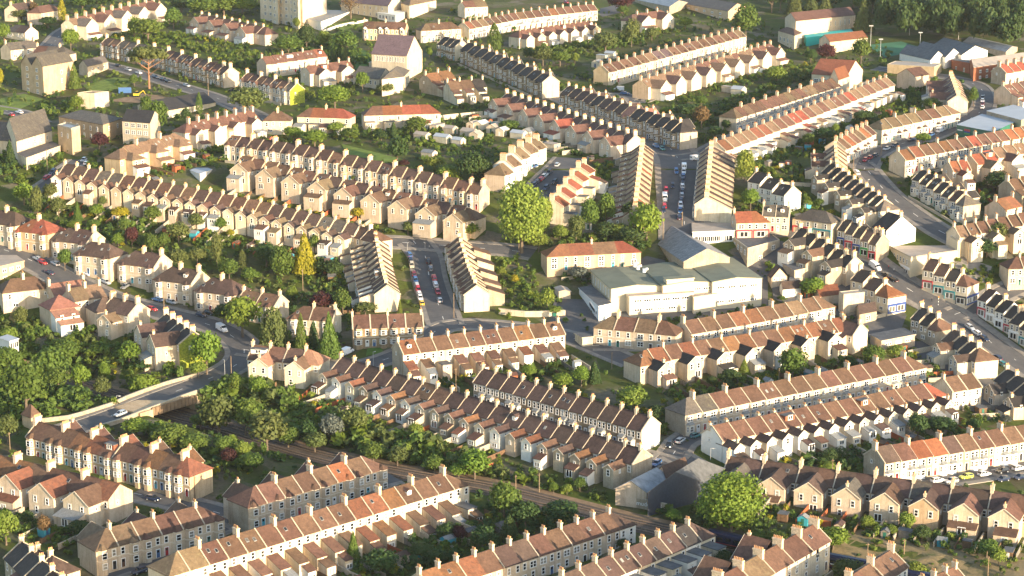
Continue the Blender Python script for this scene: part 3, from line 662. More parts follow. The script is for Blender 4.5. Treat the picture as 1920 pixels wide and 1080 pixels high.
    row('brown terrace by the yellow tree', ('near end', 'far end'), [(1788, 425), (1925, 397)], 7, 'B', 'gg', 'bbtb', ST, wing='P', ww=1.1, wd=5, wh=4.5, wr='bt', ch=1, ck='mid', cop=1, dm=.25, flatdm=1)
    row('wall-ended houses above the yellow tree', ('grey wall end', 'far end'), [(1888, 338), (1950, 322)], 3, 'B', 'gg', 'cb', 'wall_grey', wing='M', ch=1, ck='big', cop=1)
    row('hipped brown houses past the yellow tree', ('hip end', 'far end'), [(1905, 481), (1965, 478)], 3, 'F', 'hg', 'b', 'wall_cream', bay='n', ch=1, cop=1, rl=0, dm=0, he=6.3)
    # --- upper middle and top
    row('sunlit terrace with sandy hip', ('hip end', 'red school end'), [(1375, 203), (1562, 146)], 18, 'F', 'hg', 'tbtbb', 'wall_cream', bay='1', ch=2, ck='mid', cop=0, rl=.05, dm=0, bs=False, endwall='wall_pale')
    row('long bright-backed terrace', ('corner end', 'upper end'), [(1342, 266), (1662, 144)], 24, 'B', 'gg', 'bbttbro', ['wall_pale', 'wall_white', 'wall_pale'], wing='F', wp=.3, ww=.6, wd=3.5, wh2=2.8, ch=1, ck='mid', cop=1, rl=.1, dm=0, cy=.3)
    row('long mauve roofed terrace', ('orange gable end', 'tree end'), [(1127, 122), (1386, 55)], 18, 'F', 'gg', 'bvbbtbv', 'wall_pale', bay='2', bs=False, ch=1, ck='mid', cop=1, rl=.15, dm=0, endwall='wall_honey', he=6.2, gwin=0)
    row('terrace of bright paired gables', ('orange gable end', 'far end'), [(1201, 149), (1445, 81)], 18, 'B', 'gg', 'ttbb', ['wall_pale', 'wall_pale', 'wall_cream'], wing='P', ww=1.35, wd=5.5, wh=5.3, wr='cbt', ch=1, ck='mid', cop=0, rl=.15, dm=0, endwall='wall_honey', gwin=0)
    row('far terrace of orange-sided gables', ('hip end', 'far end'), [(975, 56), (1108, 38)], 14, 'B', 'hg', 'b', ['wall_pale', 'wall_honey'], wing='P', ww=1.4, wd=5, wh=5.3, wr='b', ch=1, cop=0, rl=0, dm=.1)
    row('hipped pair at the far terrace end', ('near end', 'far end'), [(1185, 27), (1240, 19)], 4, 'B', 'hh', 'bc', 'wall_pale', wing='P', ww=1.2, wd=5, ch=1, cop=0)
    row('far long terrace below the car park', ('cypress end', 'far end'), [(868, 42), (960, 24), (1112, 7)], 18, 'F', 'gg', 'bbtob', 'wall_pale', bay='1', bs=False, ch=1, ck='mid', cop=1, rl=.15, dm=0)
    row('pair of hipped houses beside the church', ('upper end', 'lower end'), [(798, 44), (846, 41)], 4, 'F', 'hh', 'tbb', 'wall_cream', bay='1', ch=2, ck='big', cop=0, rl=.4, dm=0, he=6.3)
    row('gabled pair behind the church', ('lawn end', 'road end'), [(683, 40), (763, 42)], 4, 'F', 'gg', 'bb', 'wall_honey', bay='2', gbay=1, ch=2, cop=0, rl=.1, dm=0, he=6.3, kind='semi_detached_house')
    row('dark bay terrace climbing past the church', ('church end', 'white gable end'), [(878, 79), (1033, 142)], 11, 'F', 'gg', 'd', 'wall_rubble', bay='2', ch=1, ck='mid', cop=1, rl=.3, dm=0, he=7.2, endwall='wall_pale', fw=1, fww=.7)
    row('dark pair above the bay terrace', ('upper end', 'white gable end'), [(833, 68), (866, 76)], 3, 'F', 'gg', 'd', 'wall_rubble', bay='2', ch=1, cop=1, rl=.1, dm=0, he=7.0, endwall='wall_pale', fw=1)
    row('tall dark terrace running down to the street', ('garage end', 'hip end'), [(1066, 160), (1279, 229)], 15, 'F', 'gh', 'cccdcpcccc', 'wall_rubble', bay='2', ch=1, ck='mid', cop=1, rl=.1, dm=0, he=7.2, endwall='wall_cream', fw=1, hx=5)
    row('terrace of orange-topped gabled wings', ('wall end', 'pale gable end'), [(950, 174), (1192, 254)], 16, 'B', 'gg', 'c', 'wall_cream', wing='P', ww=1.35, wd=6.5, wh=5.0, wr='brb', ch=1, ck='big', cop=1, rl=.05, dm=0, endwall='wall_pale')
    row('brown stepped terrace below the allotments', ('upper end', 'gable end'), [(432, 253), (605, 279), (908, 346)], 21, 'F', 'gg', 'ccbcgc', ['wall_cream', 'wall_honey'], bay='2', bs=False, ch=2, ck='wide', cop=1, rl=.15, dm=0, he=6.2)
    row('terrace of broad brown gables', ('upper end', 'tudor hip end'), [(452, 290), (882, 390)], 18, 'B', 'gh', 'bccb', 'wall_cream', wing='P', ww=1.4, wd=6.0, wh=5.1, wr='bbt', ch=2, ck='big', cop=2, rl=.4, dm=.05)
    row('long terrace of narrow gabled wings', ('upper end', 'middle street end'), [(122, 306), (495, 378), (676, 421)], 24, 'B', 'gg', 'cccbccgc', ['wall_cream', 'wall_cream', 'wall_pale'], wing='S', ww=.78, wd=5.5, wh=4.9, ch=1, ck='mid', cop=1, wr='bbct', rl=.12, dm=.08, flatdm=1, whp=.1)
    row('tan hipped houses with stepped fronts', ('road end', 'garden end'), [(224, 278), (328, 250)], 6, 'B', 'hh', 't', 'wall_honey', wing='P', pk='H', ww=1.1, wd=4, wh=5.5, wr='t', ch=2, ck='big', cop=0, rl=.3, dm=0)
    row('brown gabled terrace below the round oak', ('hip end', 'far end'), [(350, 230), (474, 206)], 8, 'B', 'hg', 'b', 'wall_pale', wing='P', ww=1.15, wd=4.5, wh=6.0, wr='b', ch=1, ck='big', cop=0, rl=.3, dm=0, he=6.8)
    row('orange pyramid-roofed pair', ('near end', 'far end'), [(513, 209), (528, 209)], 2, 'B', 'hh', 'b', 'wall_pale', ch=1, ck='big', cop=0, rl=0, dm=0, kind='semi_detached_house', lvl=1)
    row('orange hipped four with flat additions', ('brown end', 'red end'), [(580, 202), (643, 204)], 4, 'B', 'hh', 'brrr', 'wall_pale', wing='F', wp=1, ww=.8, wd=3, wh2=2.9, ch=2, ck='mid', cop=0, rl=0, dm=0, kind='semi_detached_house', lvl=1)
    row('orange hipped four facing the allotments', ('brown end', 'red end'), [(698, 199), (805, 196)], 4, 'B', 'hh', 'brrr', 'wall_pale', wing='F', wp=.6, ww=.5, wd=3, wh2=2.9, ch=2, ck='mid', cop=0, rl=0, dm=0, kind='semi_detached_house', lvl=1)
    row('brown roofed row among the trees', ('gable end', 'conifer end'), [(490, 107), (604, 91)], 6, 'F', 'gg', 'bboob', 'wall_cream', bay='n', ch=2, ck='mid', cop=0, rl=.2, dm=.2)
    row('cream gabled row behind the ivy house', ('near end', 'far end'), [(572, 124), (655, 113)], 4, 'B', 'gg', 'b', 'wall_pale', wing='P', ww=1.2, wd=4.5, wh=5.4, wr='b', ch=1, cop=0, dm=.3)
    row('gable-bayed terrace ending in ivy', ('upper end', 'ivy gable end'), [(463, 136), (557, 156)], 7, 'F', 'gg', 'bcbccbg', 'wall_cream', bay='2', gbay=1, ch=2, ck='big', cop=2, rl=.3, dm=0, endwall='ivy_wall', he=6.4)
    row('gable-bayed terrace behind the tall pine', ('upper end', 'shadowed gable end'), [(200, 70), (300, 89), (433, 126)], 17, 'F', 'gg', 'ccbcbg', 'wall_rubble', bay='2', gbay=1, ch=2, ck='big', cop=2, rl=.15, dm=0, he=6.4, endwall='wall_cream')
    row('terrace of plain gables under the hospital', ('upper end', 'brown hip end'), [(378, 26), (500, 51)], 9, 'B', 'gh', 'b', 'wall_cream', wing='P', ww=1.3, wd=5.5, wh=5.2, wr='b', ch=1, cop=1, rl=0, dm=0)
    row('tall terrace of great orange gables', ('yellow conifer end', 'far end'), [(126, 36), (288, 0)], 10, 'B', 'gg', 'bt', 'wall_pale', wing='P', ww=1.35, wd=6.5, wh=7.2, wr='gcb', ch=1, ck='big', cop=0, rl=.2, dm=.1, he=7.8)
    row('broken pair of houses by the white lane', ('upper end', 'lower end'), [(797, 139), (843, 131)], 2, 'B', 'gg', 'o', 'wall_grey', wing='M', ch=1, cop=0, kind='semi_detached_house', rl=0, dm=0)
    row('twin house with dark half roof', ('upper end', 'gable end'), [(838, 153), (906, 147)], 3, 'B', 'gg', 'bbd', 'wall_pale', wing='M', ch=1, cop=0, kind='semi_detached_house', rl=.3, dm=0)
    # --- villas and detached houses
    V = dict(kind='villa', ang=-27, wid=8.2, he=6.8, bay='2', ck='big', lvl=1, cop=2, ch=1, dc=5.2, df=5.2, rise=3.8, dm=0)
    row('red roofed villas in scaffolding', ('road end', 'garden end'), [(58, 411), (88, 411)], 2, 'F', 'hh', 'r', 'wall_honey', **{**V, 'hx': 6})
    row('villas beside the scaffolding', ('road end', 'garden end'), [(118, 427), (172, 431)], 2, 'F', 'hg', 'c', 'wall_cream', **{**V, 'rl': .5})
    row('villas with three skylights', ('road end', 'garden end'), [(170, 453), (205, 457)], 2, 'F', 'hh', 'c', 'wall_cream', **{**V, 'rl': .6})
    row('villas with tall slab chimneys', ('road end', 'garden end'), [(240, 471), (300, 473)], 2, 'F', 'hg', 'c', 'wall_cream', **{**V, 'rl': .5})
    row('villas with a round gable window', ('road end', 'garden end'), [(315, 497), (363, 507)], 2, 'F', 'hg', 'c', 'wall_cream', **{**V, 'dm': .9, 'rl': 0})
    row('villas with the red front door', ('road end', 'garden end'), [(388, 522), (445, 523)], 2, 'F', 'hh', 'c', 'wall_cream', **{**V, 'rl': .6, 'drs': (1, 6)})
    row('hipped villas at the picture edge', ('road end', 'garden end'), [(-10, 392), (36, 399)], 2, 'F', 'hh', 'c', 'wall_cream', **V)
    H = dict(kind='detached_house', he=6.3, lvl=1, cop=0, ch=1, ck='big', dc=4.8, df=4.8, rise=3.4, dm=0, rl=0)
    row('broad red-brown hipped house by the flats', ('garden end', 'road end'), [(18, 528), (66, 513)], 2, 'B', 'hh', 'b', 'wall_cream', **{**H, 'wing': 'n', 'ang': 30, 'wid': 8.5})
    row('pink roofed house', ('garden end', 'road end'), [(99, 533), (149, 523)], 1, 'B', 'gg', 'p', 'wall_cream', **{**H, 'he': 4.5, 'ang': 35, 'wid': 13})
    row('tan gable house with two stacks', ('garden end', 'road end'), [(131, 541), (183, 532)], 2, 'B', 'gg', 't', 'wall_cream', **{**H, 'he': 7, 'ang': 40, 'wid': 6})
    row('pyramid roofed house with conservatory', ('garden end', 'road end'), [(107, 554), (114, 552)], 1, 'B', 'hh', 'p', 'wall_cream', **{**H, 'wing': 'M', 'hx': 5.0, 'ww': .8, 'ang': 35, 'wid': 10.5})
    row('hipped house behind the shadowed gable', ('garden end', 'road end'), [(180, 560), (206, 556)], 1, 'B', 'hg', 'c', 'wall_cream', **{**H, 'ang': 32, 'wid': 9})
    row('shadowed gable house with brown roof', ('upper end', 'gable end'), [(214, 557), (256, 567)], 2, 'B', 'gg', 'c', 'wall_cream', **{**H, 'wing': 'P', 'ww': 1.0, 'wd': 5, 'wh': 4.8, 'wr': 't', 'cop': 2, 'he': 6.8, 'ang': -36, 'wid': 6.4})
    row('dark terrace ending in yellow ivy', ('upper end', 'ivy end'), [(311, 588), (362, 622)], 4, 'B', 'gg', 'd', 'wall_cream', **{**H, 'kind': 'terraced_house', 'wing': 'P', 'ww': 1.3, 'wd': 7, 'wh': 6.6, 'wr': 'ct', 'cop': 1, 'he': 7.2, 'endwall': 'ivy_wall'})
    U = dict(kind='semi_detached_house', lvl=1, cop=0, ch=2, ck='mid', rl=0, dm=0)
    row('orange hipped row beside the depot', ('big tree end', 'depot end'), [(1048, 458), (1168, 452)], 4, 'F', 'hh', 'oobr', 'wall_honey', **{**U, 'bay': 'n', 'he': 5.4, 'hx': 5.5, 'band': False})
    row('red roofed shops behind the depot', ('flat shop end', 'white dormer end'), [(1376, 397), (1418, 396)], 2, 'F', 'gh', 'r', 'wall_cream', **{**U, 'bay': 's'})
    row('tan houses with white box dormers', ('red shop end', 'street end'), [(1432, 384), (1481, 386)], 2, 'F', 'gg', 'g', 'wall_pale', **{**U, 'bay': 'n', 'dm': 1.0, 'cop': 1})
    row('brown pyramid shops with white fronts', ('upper end', 'street end'), [(1520, 392), (1549, 396)], 2, 'F', 'hh', 'g', 'wall_pale', **{**U, 'bay': 's', 'hx': 5})
    row('white gabled hall house by the supermarket', ('hidden end', 'white gable end'), [(1664, 397), (1691, 405)], 2, 'B', 'gg', 'd', 'wall_white', **{**U, 'dc': 6.5, 'df': 6.5, 'rise': 5, 'he': 4.5})
    row('small patched-roof house', ('gable end', 'far end'), [(1866, 374), (1899, 367)], 2, 'F', 'gg', 'o', 'wall_cream', **{**U, 'bay': 'n', 'he': 4.6})
    row('small houses at the picture top', ('near end', 'far end'), [(20, 8), (60, 2)], 3, 'F', 'gg', 'bc', 'wall_pale', **{**U, 'bay': 'n'})
    row('bungalows beside the wide lane', ('near end', 'gable end'), [(22, 44), (58, 50)], 2, 'B', 'hg', 'gc', 'wall_pale', **{**U, 'he': 4, 'ang': -40, 'wid': 9})
    row('cream cottages below the lane', ('near end', 'far end'), [(15, 82), (58, 74)], 2, 'F', 'gg', 'g', 'wall_cream', **{**U, 'bay': 'n', 'he': 5, 'ang': 50, 'wid': 9})
    row('shadowed cottages behind the tall villa', ('near end', 'far end'), [(70, 86), (120, 88)], 3, 'F', 'gh', 'gb', 'wall_pale', **{**U, 'bay': 'n', 'he': 5})
    row('houses beyond the hospital lawn', ('near end', 'far end'), [(865, 2), (908, 0)], 2, 'F', 'gg', 'bt', 'wall_pale', **{**U, 'bay': 'n'})
    row('dark gabled houses by the woodland path', ('near end', 'far end'), [(70, 12), (95, 8)], 2, 'B', 'hh', 'b', 'wall_cream', **{**U})
# ------------------------------------------------------------------ ground, roads, railway
import bmesh
import numpy as np
def gmat(name, build): return mat(name, build)
def soilf(nt, b):
    p = geo_pos(nt)
    vo = nt.nodes.new('ShaderNodeTexVoronoi'); vo.inputs['Scale'].default_value = .11
    n0 = nt.nodes.new('ShaderNodeTexNoise'); n0.inputs['Scale'].default_value = .06; nt.links.new(p, n0.inputs['Vector'])
    va = nt.nodes.new('ShaderNodeVectorMath'); va.operation = 'MULTIPLY_ADD'; va.inputs[1].default_value = (9, 9, 0)
    nt.links.new(n0.outputs['Color'], va.inputs[0]); nt.links.new(p, va.inputs[2]); nt.links.new(va.outputs[0], vo.inputs['Vector'])
    sep = nt.nodes.new('ShaderNodeSeparateColor'); nt.links.new(vo.outputs['Color'], sep.inputs[0])
    pl = ramp(nt, sep.outputs[0], [(.0, (.050, .075, .018)), (.28, (.075, .10, .022)), (.42, (.060, .055, .030)), (.58, (.115, .095, .065)), (.74, (.17, .15, .12)), (.86, (.05, .07, .02)), (1, (.10, .085, .05))])
    n1 = noise(nt, .7, 5, .75, vec=p); n2 = noise(nt, .13, 4, .6, vec=p)
    col = mixc(nt, .8, pl, ramp(nt, n1, [(.3, (.45, .45, .4)), (.7, (1.35, 1.3, 1.2))]), 'MULTIPLY')
    col = mixc(nt, ramp(nt, n2, [(.40, (0, 0, 0)), (.6, (.75, .75, .75))]), col, mixc(nt, n1, (.045, .058, .014), (.10, .12, .024)))
    nt.links.new(col, b.inputs['Base Color']); b.inputs['Roughness'].default_value = .95; b.inputs['Specular IOR Level'].default_value = .1
gmat('soil', soilf)
def asphf(nt, b):
    p = geo_pos(nt); n1 = noise(nt, .25, 5, .7, vec=p); n2 = noise(nt, 3, 3, .7, vec=p)
    c = ramp(nt, n1, [(.3, (.062, .062, .066)), (.55, (.088, .086, .086)), (.7, (.11, .104, .098))])
    c = mixc(nt, .5, c, ramp(nt, n2, [(.3, (.75, .75, .75)), (.7, (1.2, 1.2, 1.2))]), 'MULTIPLY')
    nt.links.new(c, b.inputs['Base Color']); b.inputs['Roughness'].default_value = .85
gmat('asphalt', asphf)
plain('pavement', (.21, .19, .165), .9, var=.25, scale=.5)
plain('kerb', (.30, .27, .23), .9, var=.15)
plain('paint', (.70, .69, .64), .6, var=.1, scale=2)
plain('paint_yellow', (.62, .47, .08), .6, var=.15, scale=2)
plain('lawn', (.075, .14, .022), .95, var=.28, scale=.35)
plain('lawn_bright', (.12, .17, .025), .95, var=.3, scale=.35)
plain('pitch', (.05, .16, .085), .9, var=.2, scale=.08)
def dryf(nt, b):
    p = geo_pos(nt); n1 = noise(nt, .12, 5, .7, vec=p); n2 = noise(nt, 1.2, 4, .7, vec=p)
    c = ramp(nt, n1, [(.36, (.07, .085, .025)), (.46, (.20, .155, .075)), (.7, (.30, .22, .11))])
    c = mixc(nt, .6, c, ramp(nt, n2, [(.3, (.5, .5, .45)), (.7, (1.2, 1.15, 1.1))]), 'MULTIPLY')
    nt.links.new(c, b.inputs['Base Color']); b.inputs['Roughness'].default_value = .95
gmat('dry_grass', dryf)
plain('bare_earth', (.22, .15, .09), .95, var=.3, scale=.4)
def ballf(nt, b):
    p = geo_pos(nt); n1 = noise(nt, .3, 4, .7, vec=p); n2 = noise(nt, 5, 2, .8, vec=p)
    c = ramp(nt, n1, [(.3, (.060, .046, .036)), (.7, (.11, .082, .062))])
    c = mixc(nt, .7, c, ramp(nt, n2, [(.3, (.5, .5, .5)), (.7, (1.4, 1.35, 1.3))]), 'MULTIPLY')
    nt.links.new(c, b.inputs['Base Color']); b.inputs['Roughness'].default_value = .95
gmat('ballast', ballf)
plain('sleeper', (.10, .075, .055), .9, var=.3, scale=1)
plain('rail_steel', (.30, .22, .16), .5, metal=.4, var=.2)
def ivyf(nt, b):
    n = noise(nt, 1.6, 5, .75, vec=geo_pos(nt))
    nt.links.new(ramp(nt, n, [(.3, (.07, .10, .012)), (.5, (.26, .30, .02)), (.7, (.42, .44, .04))]), b.inputs['Base Color']); b.inputs['Roughness'].default_value = .8
    bp = nt.nodes.new('ShaderNodeBump'); bp.inputs['Strength'].default_value = 1; bp.inputs['Distance'].default_value = .4
    nt.links.new(n, bp.inputs['Height']); nt.links.new(bp.outputs[0], b.inputs['Normal'])
mat('ivy_wall', ivyf)

RAILPX = [(-60, 662, 5), (160, 727, 5), (340, 783, 5), (420, 803, 4.6), (500, 828, 3.6), (600, 856, 2.5), (740, 886, 1.5), (900, 913, .8), (1000, 936, .6), (1100, 962, .6), (1200, 986, .6), (1300, 1007, .8), (1450, 1040, 1.5), (1650, 1078, 2), (1800, 1110, 2)]
RAIL = []
def init_rail():
    for x, y, c in RAILPX:
        p = unproj(x, y, -c); RAIL.append((p.x, p.y, c, p.z-c))
def rail_near(x, y):
    best = (1e9, 0)
    for a, b in zip(RAIL, RAIL[1:]):
        dx, dy = b[0]-a[0], b[1]-a[1]; t = ((x-a[0])*dx+(y-a[1])*dy)/(dx*dx+dy*dy); t = min(1, max(0, t))
        d = hypot(x-a[0]-dx*t, y-a[1]-dy*t)
        if d < best[0]: best = (d, a[2]+(b[2]-a[2])*t)
    return best
def G(x, y):
    z = T(x, y)
    if 330 < y < 640:
        d, c = rail_near(x, y)
        if d < 18: z -= c*(1-sstep(6.5, 14.5, d))
    return z
def ground():
    init_rail()
    gx = np.concatenate([np.arange(-460, -260, 10.0), np.arange(-260, 261, 2.5), np.arange(270, 470, 10.0)]); gy = np.concatenate([np.arange(330, 640, 2.5), np.arange(640, 860, 5.0), np.arange(860, 2400, 14.0)])
    nx = len(gx)
    V = [(float(x), float(y), G(float(x), float(y))-.05) for y in gy for x in gx]
    F = [(j*nx+i, j*nx+i+1, (j+1)*nx+i+1, (j+1)*nx+i) for j in range(len(gy)-1) for i in range(nx-1)]
    m = MB(); m.v = V; m.f = F; m.m = ['soil']*len(F)
    single('ground', m, kind='structure')
def smooth_line(P, step=4.0):
    """Catmull-Rom through plan points, sampled every few metres"""
    P = [Vector(p) for p in P]; Q = [P[0]*2-P[1]]+P+[P[-1]*2-P[-2]]; out = []
    for i in range(1, len(Q)-2):
        n = max(1, int((Q[i+1]-Q[i]).length/step))
        for k in range(n):
            t = k/n; a, b, c, d = Q[i-1], Q[i], Q[i+1], Q[i+2]
            out.append(.5*((2*b)+(c-a)*t+(2*a-5*b+4*c-d)*t*t+(3*b-a-3*c+d)*t**3))
    out.append(Q[-2]); return out
def line_px(px): return smooth_line([unproj(x, y).xy for x, y in px])
def normals(L):
    N = []
    for i in range(len(L)):
        d = (L[min(i+1, len(L)-1)]-L[max(i-1, 0)]).normalized(); N.append(Vector((d.y, -d.x)))
    return N
ROADS = []
def strip(m, L, N, a, b, h, mt, zf=None, hb=None):
    zf = zf or T; n = len(m.v)
    for p, q in zip(L, N):
        for o in (a, b):
            r = p+q*o; m.v.append((r.x, r.y, zf(r.x, r.y)+h))
    for i in range(len(L)-1):
        k = n+2*i; m.f.append((k, k+1, k+3, k+2)); m.m.append(mt)
    if hb is not None:
        for o in (a, b):
            k0 = len(m.v)
            for p, q in zip(L, N):
                r = p+q*o; z = zf(r.x, r.y); m.v.extend([(r.x, r.y, z+h), (r.x, r.y, z+hb)])
            for i in range(len(L)-1):
                k = k0+2*i; m.f.append((k, k+1, k+3, k+2)); m.m.append('kerb' if mt == 'pavement' else mt)
def road(px, w, pave=1.8, dash=True, edge=None):
    L = line_px(px); N = normals(L); ROADS.append((L, w/2+pave+.3)); m = MB()
    lift = .05+.004*(len(ROADS) % 7)
    strip(m, L, N, -w/2, w/2, lift, 'asphalt', hb=-.6)
    single('road', m, kind='structure')
    if pave:
        m = MB()
        for s in (-1, 1): strip(m, L, N, s*(w/2), s*(w/2+pave), .17+.003*(len(ROADS) % 7), 'pavement', hb=-.5)
        single('pavement', m, kind='structure')
    m = MB()
    if dash:
        acc = 0
        for i in range(0, len(L)-1, 3):
            a, b = L[i], L[i].lerp(L[i+1], .6); strip(m, [a, b], [N[i], N[i]], -.09, .09, lift+.02, 'paint')
    if edge:
        for o in edge: strip(m, L, N, o-.09, o+.09, lift+.02, 'paint_yellow')
    if m.f: single('road_marking', m, kind='structure')
def sheet(name, px, mt, lift=.10, sub=7.0, kind='structure'):
    bm = bmesh.new()
    vs = [bm.verts.new((p.x, p.y, 0)) for p in (unproj(x, y) for x, y in px)]
    bm.faces.new(vs); bmesh.ops.triangulate(bm, faces=bm.faces[:])
    for _ in range(5):
        es = [e for e in bm.edges if e.calc_length() > sub]
        if not es: break
        bmesh.ops.subdivide_edges(bm, edges=es, cuts=1); bmesh.ops.triangulate(bm, faces=bm.faces[:])
    for v in bm.verts: v.co.z = G(v.co.x, v.co.y)+lift
    me = D.meshes.new(name); bm.to_mesh(me); bm.free(); me.materials.append(MATS[mt])
    o = D.objects.new(name, me); COL.objects.link(o); props(o, kind=kind); return o
def in_poly(px, x, y):
    c = False; n = len(px)
    for i in range(n):
        (x1, y1), (x2, y2) = px[i], px[(i+1) % n]
        if (y1 > y) != (y2 > y) and x < (x2-x1)*(y-y1)/(y2-y1)+x1: c = not c
    return c
def blocked(x, y, pad=.6):
    for fx, fy, a, hw, c, f in FOOT:
        dx, dy = x-fx, y-fy
        if abs(dx) > 28 or abs(dy) > 28: continue
        u = dx*cos(a)+dy*sin(a); v = -dx*sin(a)+dy*cos(a)
        if abs(u) < hw+pad and -c-pad < v < f+pad: return True
    for L, hw in ROADS:
        for p in L[::2]:
            if abs(p.x-x) < hw+6 and abs(p.y-y) < hw+6 and hypot(p.x-x, p.y-y) < hw+pad+1: return True
    return False
def railway():
    L = smooth_line([(r[0], r[1]) for r in RAIL], 3.0); N = normals(L); m = MB()
    strip(m, L, N, -4.5, 4.3, .10, 'ballast', zf=G)
    strip(m, L, N, -6.6, -4.505, .12, 'bare_earth', zf=G)
    for off in (-2.1, 2.1):
        for s in (-.75, .75): strip(m, L, N, off+s-.07, off+s+.07, .34, 'rail_steel', zf=G, hb=.12)
    for i in range(len(L)-1):
        seg = L[i+1]-L[i]; k = max(1, int(seg.length/.75))
        for j in range(k):
            p = L[i]+seg*(j/k); d = seg.normalized(); q = N[i]
            for off in (-2.1, 2.1):
                c = p+q*off; z = G(c.x, c.y)+.19
                pts = [c+q*sx*1.3+d*sy*.14 for sx, sy in ((-1, -1), (1, -1), (1, 1), (-1, 1))]
                m.poly([(v.x, v.y, z) for v in pts], 'sleeper')
    single('railway', m, 'double railway track curving on brown ballast between the terraces', kind='structure')
def wall_line(name, px, h, th, mt, label, cat, group=None, lift=0.0, cap=True, pts=None, step=4.0):
    L = smooth_line([unproj(x, y).xy for x, y in px] if pts is None else pts, step); N = normals(L); m = MB()
    for i in range(len(L)-1):
        a, b = L[i], L[i+1]; n0, n1 = N[i]*th/2, N[i+1]*th/2
        c = [(a+n0), (b+n1), (b-n1), (a-n0)]
        zs = [T(p.x, p.y) for p in (a, b, b, a)]
        m.hexa([(p.x, p.y, z-1.2+lift) for p, z in zip(c, zs)], [(p.x, p.y, z+h+lift) for p, z in zip(c, zs)], mt)
        if cap:
            n0, n1 = n0*1.5, n1*1.5; c = [(a+n0), (b+n1), (b-n1), (a-n0)]
            m.hexa([(p.x, p.y, z+h+lift+.002) for p, z in zip(c, zs)], [(p.x, p.y, z+h+.12+lift) for p, z in zip(c, zs)], 'coping')
    return single(name, m, label, cat, group)
def roads():
    road([(775, 452), (797, 480), (805, 520), (818, 560), (836, 612)], 9.5)                       # middle street
    road([(690, 452), (775, 456), (850, 462), (960, 470), (1000, 476)], 7)
    road([(-40, 455), (40, 480), (130, 527), (220, 563), (310, 588), (400, 612), (452, 645), (452, 676), (400, 707), (300, 745), (200, 783), (110, 812)], 9)
    road([(455, 655), (560, 672), (660, 688), (770, 655), (836, 612), (940, 612), (1050, 628), (1110, 648), (1190, 682)], 7.5)
    road([(660, 690), (760, 722), (900, 768), (1050, 812), (1180, 848), (1270, 872)], 6.5)
    road([(1285, 452), (1282, 400), (1276, 340), (1268, 292), (1240, 270), (1180, 262)], 15, 2.5)
    road([(1268, 296), (1310, 290), (1345, 272), (1420, 240), (1500, 207), (1590, 170), (1660, 150)], 6.5)
    road([(1000, 372), (1022, 345), (1048, 318), (1068, 296)], 11, 1.5, dash=False)
    road([(1610, 305), (1635, 330), (1668, 366), (1712, 400), (1760, 432), (1800, 452)], 8)
    road([(1620, 318), (1640, 290), (1690, 270), (1740, 258), (1800, 232), (1842, 205), (1842, 170), (1810, 152), (1740, 140), (1640, 128)], 8)
    road([(1560, 428), (1598, 462), (1640, 500), (1700, 540), (1760, 577), (1830, 622), (1950, 705)], 9.5, 3)
    road([(1790, 590), (1860, 560), (1935, 525)], 7)
    road([(1230, 880), (1262, 852), (1292, 820), (1400, 790), (1560, 757), (1720, 722), (1760, 735)], 6.5)
    road([(1262, 852), (1300, 872), (1345, 892), (1380, 905)], 7)
    road([(1640, 912), (1740, 900), (1840, 885), (1960, 862)], 9, 2)
    road([(1110, 648), (1250, 645), (1400, 622), (1560, 590)], 6)
    road([(250, 925), (330, 942), (420, 965), (470, 985)], 7)
    road([(190, 1078), (330, 1030), (420, 985), (560, 945), (740, 895)], 6.5)
    road([(180, 118), (250, 135), (330, 160), (400, 182), (470, 212), (520, 240)], 8)
    road([(60, 108), (95, 85), (120, 60), (160, 40)], 9)
    road([(-30, 200), (40, 213), (75, 232)], 8)
    road([(150, 300), (112, 330), (70, 360)], 7)
    road([(860, 95), (930, 130), (1000, 165), (1060, 190), (1130, 222), (1200, 255)], 7)
    road([(1040, 175), (1180, 180), (1200, 190), (1330, 130), (1430, 92)], 6)
    sheet('car_park', [(1040, 560), (1100, 562), (1130, 598), (1150, 640), (1062, 634), (1030, 608)], 'asphalt', .12)
    sheet('yard', [(1590, 590), (1700, 592), (1680, 640), (1610, 630)], 'asphalt', .12)
    sheet('yard', [(1440, 480), (1470, 520), (1500, 585), (1450, 560)], 'asphalt', .12)
    sheet('yard', [(1376, 474), (1400, 470), (1465, 452), (1500, 470), (1590, 500), (1640, 540), (1700, 590), (1600, 600), (1500, 575), (1440, 530)], 'asphalt', .10)
    sheet('yard', [(1212, 480), (1290, 500), (1380, 480), (1440, 520), (1440, 590), (1340, 600), (1180, 605), (1130, 590), (1100, 545)], 'asphalt', .08)
    sheet('yard', [(1690, 480), (1800, 480), (1860, 500), (1850, 530), (1800, 530), (1740, 500)], 'pavement', .08)
    sheet('yard', [(1300, 440), (1390, 436), (1420, 410), (1500, 400), (1570, 425), (1600, 455), (1540, 440), (1400, 450), (1310, 455)], 'asphalt', .14)
    sheet('yard', [(1700, 640), (1760, 640), (1850, 700), (1900, 760), (1850, 790), (1780, 740), (1740, 700)], 'asphalt', .08)
    sheet('car_park', [(1110, 20), (1160, 8), (1180, 20), (1130, 32)], 'asphalt', .12)
    sheet('lawn', [(-20, 190), (45, 176), (82, 186), (30, 208), (-20, 205)], 'lawn_bright', .12)
    sheet('lawn', [(155, 160), (215, 145), (255, 150), (235, 165), (170, 175)], 'lawn_bright', .12)
    sheet('lawn', [(640, 90), (690, 95), (700, 120), (665, 130), (640, 118)], 'lawn', .12)
    sheet('lawn', [(600, 50), (660, 40), (700, 44), (640, 58)], 'lawn_bright', .12)
    sheet('sports_pitch', [(1625, 85), (1690, 78), (1735, 92), (1660, 108)], 'pitch', .12)
